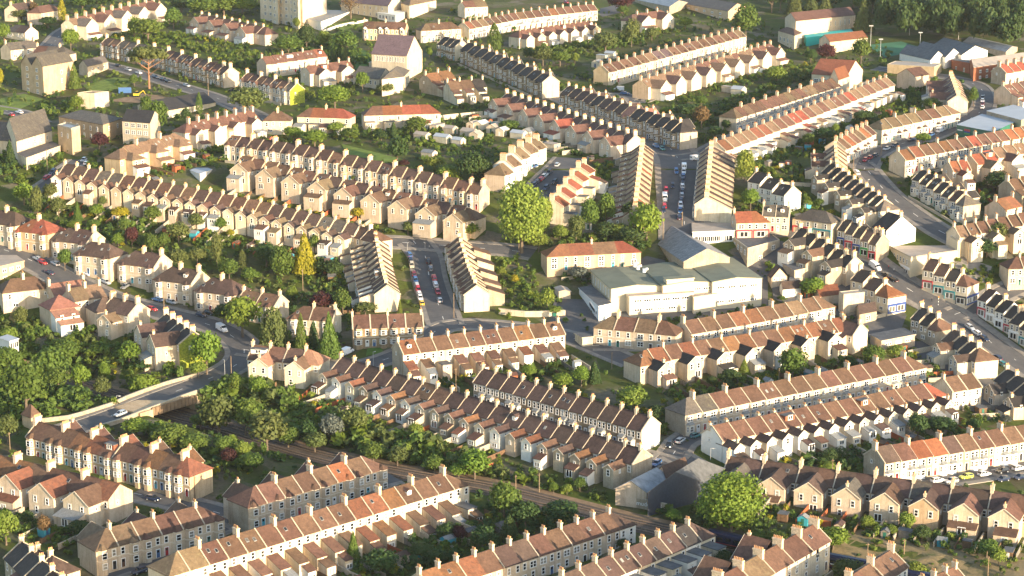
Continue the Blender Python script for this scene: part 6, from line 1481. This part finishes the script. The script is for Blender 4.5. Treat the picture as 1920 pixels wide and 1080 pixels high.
CARS = [  # street, group, list of (x, y, colour)
 ('the west kerb of the middle street', 1, '767 481 blue|769.5 491 navy|772 501 beige|776 517 maroon|779 529 blue|781 538 silver|784 547 red|785.5 554.5 white|788 563 white|790.5 572 yellow'),
 ('the east kerb of the middle street', 0, '803 493 black|807.5 507 grey|814 525 red|816.5 537 white|821 552 red|824.5 567 silver'),
 ('the long line below the cream gable', 1, '1282.5 317 white v|1282 325 white|1281 333 blue|1280 342 navy|1279.5 352 white|1279 361 navy|1278.5 369 silver|1277 379 navy|1276 388 white|1275 399 blue|1274 411 navy'),
 ('the open carriageway of the car-lined street', 0, '1268 325 blue|1261 352 navy|1249 360 red|1246.5 376 white v|1246 389 red|1244 398 navy|1306 302 white v|1242 283 teal|1230 278 blue'),
 ('the cul-de-sac', 1, '1045 313 silver|1003 315 blue|1030 327 black|1022 333 silver|1016 339 red|1008 344 navy|1001 351 navy|1040 345 black|1024 356 navy'),
 ('the warm terrace road', 1, '1622 304 red|1632 299 red|1642 295 navy|1662 283 silver|1677 277 navy|1709 266 navy|1606 327 white|1763 249 white v|1745 257 blue'),
 ('the bend by the shadowed terrace', 1, '1842 187 black|1842 193 white|1842 199 maroon|1842 205 white'),
 ('the shopping street', 1, '1640 505 white v|1661 520 black|1673 527 black|1818 618 silver|1830 628 white|1845 639 navy|1877 686 teal|1869 675 navy'),
 ('the road before the white bay terrace', 0, '1758 906 white|1783 907 silver|1811 899 lime|1845 894 white|1879 888 black|1880 904 navy|1910 883 white|1912 900 navy'),
 ('the street corner by the white gable', 0, '1255 839 black|1276 831 silver|1304 822 teal|1231 874 blue'),
 ('the villa road', 0, '285 584 red|198 533 silver|236 541 grey|295 566 blue|322 571 silver|378 595 navy|393 591 black|416 622 white v|162 517 white|103 498 silver|70 489 silver|92 515 navy|80 496 red'),
 ('the railway bridge', 1, '226 781 silver'),
 ('the lane of the honey terrace', 1, '287 940 navy|262 1076 navy'),
 ('the rubble terrace lawn', 1, '651 665 white v'),
 ('the pine tree road', 1, '222 127 black|240 134 silver|260 140 white|292 148 navy|305 152 navy|315 156 black|350 164 silver|437 172 black'),
 ('the lane by the gothic school', 1, '36 214 white|21 219 red|89 336 red|99 326 navy|157 304 silver|163 310 white|177 310 blue'),
 ('the mansion car park', 1, '242 257 red|270 257 blue|418 302 yellow|368 293 black|383 295 black'),
 ('the mauve terrace end', 1, '1160 172 white v|1172 179 blue|1062 8 red')]
CNAME = {'lime': 'lime yellow', 'teal': 'teal green', 'navy': 'dark navy', 'beige': 'pale beige'}
def road_dir(x, y):
    best = (1e9, 0)
    for L, hw in ROADS:
        for a, b in zip(L, L[1:]):
            d = hypot((a.x+b.x)/2-x, (a.y+b.y)/2-y)
            if d < best[0]: best = (d, atan2(b.y-a.y, b.x-a.x))
    return best
def cars():
    r = random.Random(9)
    for street, park, lst in CARS:
        for it in lst.split('|'):
            q = it.split(); x, y, c = float(q[0]), float(q[1]), q[2]; v = len(q) > 3
            p = unproj(x, y-1.5); dist, ang = road_dir(p.x, p.y)
            if dist > 9: ang += r.choice((0, pi/2))+r.uniform(-.2, .2)
            if r.random() < .5: ang += pi
            kind = 'van' if v else r.choice(('car', 'car', 'estate'))
            vehicle(kind, c, p.x, p.y, ang, uniq('%s %s' % (CNAME.get(c, c), 'van' if v else 'hatchback' if kind == 'car' else 'estate car'), ('parked along ' if park else 'standing on ')+street), 'cars parked along the streets' if not v else 'vans on the streets')
    p = unproj(1117, 592); q = unproj(1100, 566); a = atan2(p.y-q.y, p.x-q.x)
    vehicle('coach', 'white', p.x, p.y+2.5, a, 'white coach nosing out from under the depot canopy', None)
# ------------------------------------------------------------------ street furniture
POLES = [('t', 308, 538, 587), ('t', 434, 667, 707), ('l', 422, 675, 713), ('l', 219, 742, 756), ('t', 855, 690, 742), ('t', 851, 550, 597), ('t', 1147, 660, 692), ('t', 1279, 397, 424), ('t', 1600, 295, 318), ('l', 1627, 337, 352),
         ('t', 1011, 887, 921), ('t', 967, 890, 914), ('t', 1626, 1017, 1052), ('t', 1695, 1010, 1037), ('t', 1852, 1042, 1078), ('t', 89, 280, 320), ('t', 391, 140, 185), ('f', 1632, 50, 88), ('f', 1650, 75, 113), ('f', 1725, 62, 84), ('f', 1705, 35, 66), ('f', 1797, 52, 74),
         ('t', 366, 892, 939), ('t', 19, 810, 844), ('t', 1814, 455, 495), ('t', 1822, 462, 494), ('t', 973, 452, 474), ('b', 1759, 556, 575), ('b', 1731, 562, 572), ('l', 764, 455, 470), ('t', 568, 505, 545), ('l', 797, 455, 468), ('t', 1652, 270, 290), ('t', 1243, 410, 452), ('l', 700, 660, 690), ('l', 1332, 840, 862), ('t', 128, 330, 360), ('t', 230, 470, 500), ('t', 1460, 690, 722), ('t', 1560, 860, 900)]
plain('pole_wood', (.22, .16, .10), .9, var=.3, scale=2); plain('pole_grey', (.34, .35, .35), .5, var=.1)
def poles():
    for k, x, yt, yb in POLES:
        p = unproj(x, yb); H = (yb-yt)/(FPX/project(p)[2])/.97; m = MB()
        if k == 't':
            m.cyl(0, 0, -.3, H, .15, .11, 'pole_wood', 8); m.box(-.5, .5, -.06, .06, H-.5, H-.38, 'pole_wood')
            lab, cat, nm = uniq('tall wooden telegraph pole', 'by the %s' % near_row(p.x, p.y)), 'telegraph pole', 'telegraph_pole'
        elif k == 'l':
            m.cyl(0, 0, -.3, H, .09, .06, 'pole_grey', 8); m.box(-.06, 1.1, -.05, .05, H-.05, H+.05, 'pole_grey'); m.box(.6, 1.3, -.13, .13, H-.12, H-.03, 'lamp_white')
            lab, cat, nm = uniq('grey street lamp with bent arm', 'by the %s' % near_row(p.x, p.y)), 'street lamp', 'street_lamp'
        elif k == 'f':
            m.cyl(0, 0, -.3, H, .18, .10, 'pole_grey', 8); m.box(-1.1, 1.1, -.12, .12, H-.2, H+.35, 'pole_grey')
            lab, cat, nm = uniq('tall grey floodlight mast', 'standing round the green sports pitch'), 'floodlight', 'floodlight_mast'
        else:
            for i in range(6): m.cyl(0, 0, H*i/7, H*(i+1)/7, .09, .09, 'frame' if i % 2 else 'plastic_black', 8)
            m.cyl(0, 0, H*6/7, H, .16, .22, 'paint_beacon', 10)
            lab, cat, nm = uniq('striped crossing beacon with orange globe', 'by the %s' % near_row(p.x, p.y)), 'crossing beacon', 'crossing_beacon'
        single(nm, m, lab, cat, {'t': 'telegraph poles', 'l': 'street lamps', 'f': 'pitch floodlights', 'b': 'crossing beacons'}[k], loc=p, rz=x % 3)
plain('train_blue', (.012, .016, .045), .35, var=.1)
plain('paint_beacon', (.75, .28, .04), .4, var=.05)
# ------------------------------------------------------------------ garden walls, fences, sheds
plain('fence_brown', (.15, .09, .05), .9, var=.3, scale=1.5); plain('fence_red', (.34, .10, .04), .9, var=.25, scale=1.5); plain('fence_grey', (.20, .18, .15), .9, var=.3, scale=1.5)
def garden_bits():
    r = random.Random(17); nwall = nshed = 0; seen = {}
    for dist, R, root, loc, ang, lab, grp, _ in sorted(LAYOUT, key=lambda e: e[0]):
        k = R['desc']; seen[k] = seen.get(k, 0)+1
        if R['side'] != 'B' or dist > 900 or R.get('kind') not in (None, 'terraced_house'): continue
        x, y, w = project(loc)
        if not (-20 < x < 1940 and -20 < y < 1110): continue
        hw = 2.9; near = R['dc']+(.4 if R.get('wing', 'n') == 'n' else R.get('wd', 4.5)); gd = 9 if k.startswith(('terrace with small', 'slate terr')) else 12.5
        loc2 = lambda u, v: Vector((loc.x+u*cos(ang)+v*sin(ang), loc.y+u*sin(ang)-v*cos(ang)))
        a, b = loc2(hw, near), loc2(hw, near+gd)
        def clear(p): return not (330 < p.y < 640 and rail_near(p.x, p.y)[0] < 10) and not blocked(p.x, p.y, -.4)
        if nwall < 230 and clear(a) and clear(b):
            kind = r.choice(('s', 's', 'f', 'f', 'g'))
            mt = {'s': 'coping', 'f': r.choice(('fence_brown', 'fence_red', 'fence_brown')), 'g': 'fence_grey'}[kind]
            nm = {'s': 'garden_wall', 'f': 'garden_fence', 'g': 'garden_fence'}[kind]
            adj = {'s': 'pale stone garden wall', 'f': 'brown garden fence' if mt == 'fence_brown' else 'red-brown garden fence', 'g': 'grey board garden fence'}[kind]
            wall_line(nm, None, r.uniform(1.1, 1.7), .22 if kind == 's' else .1, mt, uniq(adj, 'behind the '+k), 'garden wall' if kind == 's' else 'fence', 'garden walls and fences', cap=kind == 's', pts=[a, b], step=5)
            nwall += 1
        if nshed < 110 and r.random() < .42:
            u, v = r.uniform(-1.6, 1.2), near+gd*r.uniform(.6, .95); p = loc2(u, v)
            if clear(p): shed(p, ang+r.choice((0, pi/2)), r.uniform(1.8, 2.8), r.uniform(2, 3.4), 2.0, r, 'behind the '+k); nshed += 1
    print('walls', nwall, 'sheds', nshed)
SHEDC = [('wall_white', 'lead', 'white garden shed'), ('fence_brown', 'felt', 'dark wooden garden shed'), ('fence_grey', 'felt', 'grey wooden garden shed'), ('wall_cream', 'tile_dark_brown', 'small stone outhouse'), ('door5', 'lead', 'blue-green garden shed'), ('fence_red', 'tile_brown', 'red-brown garden shed')]
def shed(p, ang, w, d, h, r, rest, c=None):
    wm, rm, lab = c or r.choice(SHEDC); m = MB(); m.box(-w/2, w/2, -d/2, d/2, -1.5, h, wm)
    root = Part('x', m); rf = MB()
    if r.random() < .6:
        for s in (-1, 1): m.poly([(-w/2, s*d/2, h), (w/2, s*d/2, h), (0, s*d/2, h+w*.28)], wm)
        rf.slab([(-w/2-.15, -d/2-.15, h-.05), (0, -d/2-.15, h+w*.3), (0, d/2+.15, h+w*.3), (-w/2-.15, d/2+.15, h-.05)], .08, rm)
        rf.slab([(0, -d/2-.15, h+w*.3), (w/2+.15, -d/2-.15, h-.05), (w/2+.15, d/2+.15, h-.05), (0, d/2+.15, h+w*.3)], .08, rm)
    else: rf.hexa([(-w/2-.12, -d/2-.12, h+.002), (w/2+.12, -d/2-.12, h+.002), (w/2+.12, d/2+.12, h+.12), (-w/2-.12, d/2+.12, h+.12)], [(-w/2-.12, -d/2-.12, h+.1), (w/2+.12, -d/2-.12, h+.1), (w/2+.12, d/2+.12, h+.28), (-w/2-.12, d/2+.12, h+.28)], rm)
    dm = MB(); dm.box(-.4, .4, -d/2-.04, -d/2+.02, 0, 1.8, r.choice(('door2', 'fence_brown', 'door3', 'door0')))
    o = empty('shed', (p.x, p.y, G(p.x, p.y)), ang); props(o, uniq(lab, rest), 'shed', 'garden sheds and garages')
    for q in (Part('wall', m), Part('roof', rf), Part('door', dm)): realize(q, o)
    FOOT.append((p.x, p.y, ang, w/2, d/2, d/2))
GAR = [(792, 262), (830, 266), (880, 256), (902, 241), (928, 247), (942, 253), (893, 261), (887, 241), (973, 259), (990, 256), (1035, 280), (805, 296), (860, 272), (845, 250), (820, 244), (1130, 112), (1120, 125), (1145, 108), (1365, 172), (1385, 176), (1560, 230), (1590, 222), (1610, 215), (1535, 236), (1500, 248), (1480, 255)]
def garages():
    r = random.Random(4)
    for x, y in GAR:
        p = unproj(x, y)
        shed(p, r.choice((.9, .9, -.5)), r.uniform(3.2, 4.6), r.uniform(5, 7.5), 2.5, r, 'by the '+near_row(p.x, p.y), r.choice([('wall_pale', 'roof_white', 'white flat garage'), ('wall_cream', 'roof_pale', 'cream flat garage'), ('wall_pale', 'lead', 'pale garage')]))
def text_mesh(s, size, mt):
    cu = D.curves.new('t', 'FONT'); cu.body = s; cu.size = size; cu.extrude = .02; o = D.objects.new('t', cu); COL.objects.link(o)
    me = D.meshes.new_from_object(o.evaluated_get(bpy.context.evaluated_depsgraph_get())); D.objects.remove(o); me.materials.clear(); me.materials.append(MATS[mt]); return me
def train():
    L = smooth_line([(r[0], r[1]) for r in RAIL], 1.0); N = normals(L)
    i0 = min(range(len(L)), key=lambda i: abs(project((L[i].x, L[i].y, G(*L[i])))[0]-1328))
    for c in range(3):
        i1 = min(i0+22, len(L)-1); a, b = L[i0]+N[i0]*2.1, L[i1]+N[i1]*2.1
        if (b-a).length < 10: break
        w = b-a; ang = atan2(w.y, w.x); l = w.length/2-.3; m_ = (a+b)/2; za, zb = G(a.x, a.y), G(b.x, b.y)
        o = empty('train_carriage', (m_.x, m_.y, (za+zb)/2+.35)); o.rotation_euler = (Matrix.Rotation(ang, 4, 'Z') @ Matrix.Rotation(-atan2(zb-za, w.length), 4, 'Y')).to_euler()
        props(o, 'dark blue railway carriage %s' % ('nearest the navy shed', 'behind the multi-pot chimney terrace', 'running out beneath the allotment bank')[c].replace('nearest', 'next to'), 'train carriage', 'carriages of the dark blue train')
        m = MB(); s = lambda x, k: [(x, -1.32*k, .9), (x, 1.32*k, .9), (x, 1.38*k, 2.4), (x, 1.2*k, 3.3), (x, .6*k, 3.72), (x, -.6*k, 3.72), (x, -1.2*k, 3.3), (x, -1.38*k, 2.4)]
        loft(m, [s(-l, .95), s(-l+.3, 1), s(l-.3, 1), s(l, .95)], 'train_blue'); m.box(-l+1, l-1, -1.0, 1.0, .3, .9, 'plastic_black')
        for sy in (-1, 1): m.box(-l+.4, l-.4, sy*1.385-.02, sy*1.385+.02, 1.05, 1.15, 'sign_red'); m.box(-1.6, -.5, sy*1.40-.02, sy*1.40+.02, 1.5, 1.7, 'frame'); m.box(.1, 2.2, sy*1.40-.02, sy*1.40+.02, 1.5, 1.7, 'frame'); m.box(-.35, -.05, sy*1.40-.02, sy*1.40+.02, 1.5, 1.72, 'sign_red')
        realize(Part('body', m), o); g = MB()
        for k in range(8):
            x = -l+2+(2*l-4)*(k+.5)/8
            for sy in (-1, 1): g.box(x-.75, x+.75, sy*1.39-.02, sy*1.39+.02, 1.9, 2.7, 'car_glass')
        realize(Part('windows', g), o)
        for k in (-l+2.2, -l+4.6, l-4.6, l-2.2):
            for sy in (-.75, .75):
                wv = MB(); n = 10; loft(wv, [[(k+.42*cos(2*pi*i/n), sy+.08, .42+.42*sin(2*pi*i/n)) for i in range(n)], [(k+.42*cos(2*pi*i/n), sy-.08, .42+.42*sin(2*pi*i/n)) for i in range(n)]], 'rail_steel'); realize(Part('wheel', wv), o)
        i0 = i1
def front_walls():
    rows_ = {}
    for e in LAYOUT: rows_.setdefault(e[1]['desc'], []).append(e)
    r = random.Random(8)
    for k, L in rows_.items():
        R = L[0][1]
        if R['side'] != 'F' or len(L) < 4 or L[0][0] > 1000: continue
        pts = []
        for dist, R, root, loc, ang, *_ in L: pts.append(Vector((loc.x+sin(ang)*(R['dc']+3.4), loc.y-cos(ang)*(R['dc']+3.4))))
        if any(blocked(p.x, p.y, -1.5) for p in pts): continue
        wall_line('front_wall', None, .9, .28, 'coping', 'low stone front wall along the '+k, 'garden wall', 'front garden walls', pts=pts, step=4)
def bridge():
    wall_line('bridge_parapet', [(368, 707), (306, 724), (240, 748), (205, 763), (128, 786), (78, 792)], 1.1, .45, 'wall_grey', 'stone parapet on the wooded side of the railway bridge road', 'parapet', 'bridge parapets')
    wall_line('bridge_parapet', [(384, 733), (330, 752), (262, 778), (224, 793), (180, 806)], 1.1, .45, 'wall_grey', 'stone parapet on the terrace side of the railway bridge road', 'parapet', 'bridge parapets')
    a, b = unproj(366, 741).xy, unproj(284, 771).xy; d = (b-a).normalized(); n = Vector((d.y, -d.x)); n = n if n.y < 0 else -n
    m = MB(); z = T(*a)
    m.hexa([(p.x, p.y, z-2.4) for p in (a, b, b+n*.4, a+n*.4)], [(p.x, p.y, z+.1) for p in (a, b, b+n*.4, a+n*.4)], 'bare_earth'); L = (b-a).length
    for i in range(13):
        p = a+d*L*(i/12)+n*.4; q = [p, p+d*.18, p+d*.18+n*.2, p+n*.2]; m.hexa([(v.x, v.y, z-2.4) for v in q], [(v.x, v.y, z+.1) for v in q], 'bare_earth')
    single('bridge_girder', m, 'rusty ribbed girder of the railway bridge', 'girder')
    m = MB(); w = -n*10.5
    m.hexa([(p.x, p.y, z-1.2) for p in (a, b, b+w, a+w)], [(p.x, p.y, z-.25) for p in (a, b, b+w, a+w)], 'wall_honey')
    single('bridge_deck', m, 'stone-faced deck carrying the road over the railway', 'bridge')
    for c, s, lab in ((a, -1, 'rough stone abutment at the leafy end of the railway bridge'), (b, 1, 'rough stone abutment at the garden end of the railway bridge')):
        m = MB(); q = [c, c+d*s*4, c+d*s*4+w+n*-.4, c+w+n*-.4]; q = [c+n*.8, c+n*.8+d*s*5, c+d*s*5+w, c+w]
        m.hexa([(v.x, v.y, z-8) for v in q], [(v.x, v.y, z-.3) for v in q], 'wall_honey'); single('bridge_abutment', m, lab, 'abutment')
# ------------------------------------------------------------------ people
plain('skin', (.50, .32, .23), .6, var=.05); plain('cloth_dark', (.03, .035, .05), .9, var=.2); plain('cloth_red', (.35, .04, .04), .9, var=.2); plain('cloth_pale', (.5, .5, .48), .9, var=.1); plain('hair_dark', (.03, .02, .015), .8, var=.2)
def person(px, py, rz, top, label):
    p = unproj(px, py)
    V = [(0, 0, .95), (0, .01, 1.2), (0, 0, 1.42), (0, 0, 1.52), (0, .01, 1.66), (-.09, 0, .92), (-.11, .10, .5), (-.11, -.02, .06), (-.11, .12, .03), (.09, 0, .92), (.11, -.12, .5), (.11, -.30, .09), (.11, -.17, .03),
         (-.19, 0, 1.40), (-.24, -.05, 1.12), (-.22, .08, .88), (-.22, .12, .80), (.19, 0, 1.40), (.24, .02, 1.12), (.23, .16, .90), (.23, .22, .83)]
    E = [(0, 1), (1, 2), (2, 3), (3, 4), (0, 5), (5, 6), (6, 7), (7, 8), (0, 9), (9, 10), (10, 11), (11, 12), (2, 13), (13, 14), (14, 15), (15, 16), (2, 17), (17, 18), (18, 19), (19, 20)]
    Rr = [.15, .15, .14, .06, .11, .09, .065, .045, .05, .09, .065, .045, .05, .065, .048, .035, .04, .065, .048, .035, .04]
    me = D.meshes.new('person'); me.from_pydata(V, E, []); o = D.objects.new('person', me); COL.objects.link(o)
    o.modifiers.new('skin', 'SKIN'); o.modifiers.new('sub', 'SUBSURF').levels = 1
    for i, q in enumerate(Rr): me.skin_vertices[0].data[i].radius = (q, q*.85 if i != 4 else q)
    me.skin_vertices[0].data[0].use_root = True
    dg = bpy.context.evaluated_depsgraph_get(); m2 = D.meshes.new_from_object(o.evaluated_get(dg)); o.modifiers.clear(); o.data = m2; m2.name = 'person'
    m2.materials.clear()
    for mt in ('skin', top, 'cloth_dark', 'hair_dark'): m2.materials.append(MATS[mt])
    for f in m2.polygons:
        c = f.center; f.material_index = 0 if c.z > 1.5 or (abs(c.x) > .17 and c.z < .86) else 1 if c.z > .95 else 2
        if c.z > 1.68 or (c.z > 1.58 and c.y < -.02): f.material_index = 3
    o.location = p; o.rotation_euler = (0, 0, rz); props(o, label, 'person')
def people():
    person(1747, 567, .4, 'cloth_dark', 'person in dark clothes stepping off the pavement at the crossing')
    person(1815, 609, 2.2, 'cloth_dark', 'person in black walking past the small shops')
    person(1666, 505, 1.0, 'cloth_red', 'person in red outside the crimson shop front')
    person(1676, 511, 2.5, 'cloth_pale', 'person in pale top outside the crimson shop front')
    person(805, 468, 1.2, 'cloth_pale', 'person in white top crossing at the middle street mouth')
def odds():
    m = MB(); m.box(-3, 3, -1.2, 1.2, 0, 2.5, 'paint_car_blue')
    for i in range(12): m.box(-3+.25+i*.5, -3+.4+i*.5, -1.26, -1.2, .1, 2.4, 'paint_car_blue')
    p = unproj(234, 174); single('shipping_container', m, 'bright blue container on the building site', 'container', loc=p, rz=.3)
    p = unproj(256, 182); o = empty('digger', p, .2); props(o, 'yellow digger on the bare building site', 'digger')
    a = MB(); a.box(-1.6, 1.6, -1.0, -.55, 0, .8, 'tyre'); a.box(-1.6, 1.6, .55, 1.0, 0, .8, 'tyre'); realize(Part('tracks', a), o)
    a = MB(); a.box(-1.5, 1.2, -.95, .95, .85, 1.7, 'paint_car_yellow'); a.hexa([(-.3, .05, 1.7), (1.0, .05, 1.7), (1.0, .9, 1.7), (-.3, .9, 1.7)], [(-.2, .1, 2.7), (.8, .1, 2.7), (.8, .85, 2.7), (-.2, .85, 2.7)], 'car_glass'); a.box(-.25, .85, .08, .88, 2.7, 2.8, 'paint_car_yellow'); realize(Part('body', a), o)
    a = MB(); a.tube((1.2, -.4, 1.6), (3.2, -.4, 3.0), .2, .17, 'paint_car_yellow'); a.tube((3.2, -.4, 3.0), (4.3, -.4, 1.2), .16, .13, 'paint_car_yellow'); a.hexa([(4.0, -.8, .6), (4.7, -.8, .6), (4.7, 0, .6), (4.0, 0, .6)], [(4.1, -.8, 1.3), (4.5, -.8, 1.3), (4.5, 0, 1.3), (4.1, 0, 1.3)], 'dark_metal'); realize(Part('arm', a), o)
    for x, y in ((1025, 590), (1040, 593)):
        p = unproj(x, y); m = MB(); m.hexa([(-.6, -.45, .1), (.6, -.45, .1), (.6, .45, .1), (-.6, .45, .1)], [(-.7, -.55, 1.25), (.7, -.55, 1.25), (.7, .55, 1.25), (-.7, .55, 1.25)], 'door3'); m.hexa([(-.75, -.6, 1.253), (.75, -.6, 1.253), (.75, .6, 1.253), (-.75, .6, 1.253)], [(-.7, -.3, 1.5), (.7, -.3, 1.5), (.7, .3, 1.5), (-.7, .3, 1.5)], 'plastic_black')
        single('wheeled_bin', m, uniq('dark green lidded bin', 'at the car park wall'), 'bin', 'car park bins', loc=p)
    wall_line('yard_wall', [(935, 588), (985, 594), (1060, 592)], 1.9, .35, 'wall_pale', 'pale rendered yard wall beside the car park', 'wall')
    wall_line('allotment_wall', [(700, 236), (760, 240), (820, 226), (905, 217)], 2.0, .3, 'wall_pale', 'long pale wall above the allotment garages', 'wall')
    wall_line('lawn_wall', [(604, 62), (640, 50), (690, 41)], 1.4, .35, 'wall_white', 'curving white wall round the hospital lawn', 'wall')
    gw = wall_line('graffiti_wall', [(1190, 948), (1225, 955), (1250, 960)], 2.2, .3, 'wall_grey', 'painted railway wall beside the navy shed', 'wall')
    a, b = unproj(1192, 949), unproj(1222, 954.5); w = (b-a).xy; ang = atan2(w.y, w.x); n = Vector((sin(ang), -cos(ang)))
    for s, k, sz in (('mude', .05, 1.7), ('TOST', .95, 1.7)):
        o = D.objects.new('graffiti', text_mesh(s, sz, 'frame')); COL.objects.link(o); p = a.xy+w*k+n*.2
        o.location = (p.x, p.y, T(p.x, p.y)+.5); o.rotation_euler = (pi/2, 0, ang); o.parent = gw

def haze():  # thin bluish volume added to lift the shadows and veil the distance
    m = D.materials.new('haze'); m.use_nodes = True; nt = m.node_tree; nt.nodes.clear()
    out = nt.nodes.new('ShaderNodeOutputMaterial'); v = nt.nodes.new('ShaderNodeVolumePrincipled')
    v.inputs['Color'].default_value = (.86, .92, 1.0, 1); v.inputs['Density'].default_value = HAZE; v.inputs['Anisotropy'].default_value = .1
    nt.links.new(v.outputs[0], out.inputs['Volume']); MATS['haze'] = m
    b = MB(); b.box(-480, 480, -20, 2450, -30, 260, 'haze'); single('haze', b, 'thin pale air over the whole town', 'haze', kind='stuff')
HAZE = 2.8e-5
# ------------------------------------------------------------------ put the houses down
def place_houses():
    rows()
    vis = []
    for e in LAYOUT:
        c = e[3]+Vector((0, 0, 5)); x, y, w = project(c)
        if -60 < x < 1980 and -45 < y < 1150: vis.append(e)
    vis.sort(key=lambda e: e[0])
    cnt = {}; far = MB(); nfar = 0
    for dist, R, root, loc, ang, lab, grp, _ in vis:
        k = root.name; cnt[k] = cnt.get(k, 0)+1
        if k in ('terraced_house', 'bay_fronted_house') and cnt[k] > 300:
            flatten(root, Matrix.Translation(loc) @ Matrix.Rotation(ang, 4, 'Z'), far); nfar += 1; continue
        o = empty(k, loc, ang)
        props(o, lab, {'terraced_house': 'terraced house', 'bay_fronted_house': 'bay-fronted house', 'semi_detached_house': 'semi-detached house', 'villa': 'villa', 'detached_house': 'detached house'}[k], grp)
        for p in root.ch: realize(p, o)
    if nfar: single('distant_terraced_houses', far, 'sunlit stone terraces climbing the far hillside under the wood', 'terraces', kind='stuff')
    print('houses', cnt, 'far', nfar, 'objects', len(D.objects))
ground()
roads()
railway()
specials()
place_houses()
bridge()
garages()
front_walls()
garden_bits()
odds()
cars()
poles()
people()
train()
trees()
wood()
undergrowth()
haze()
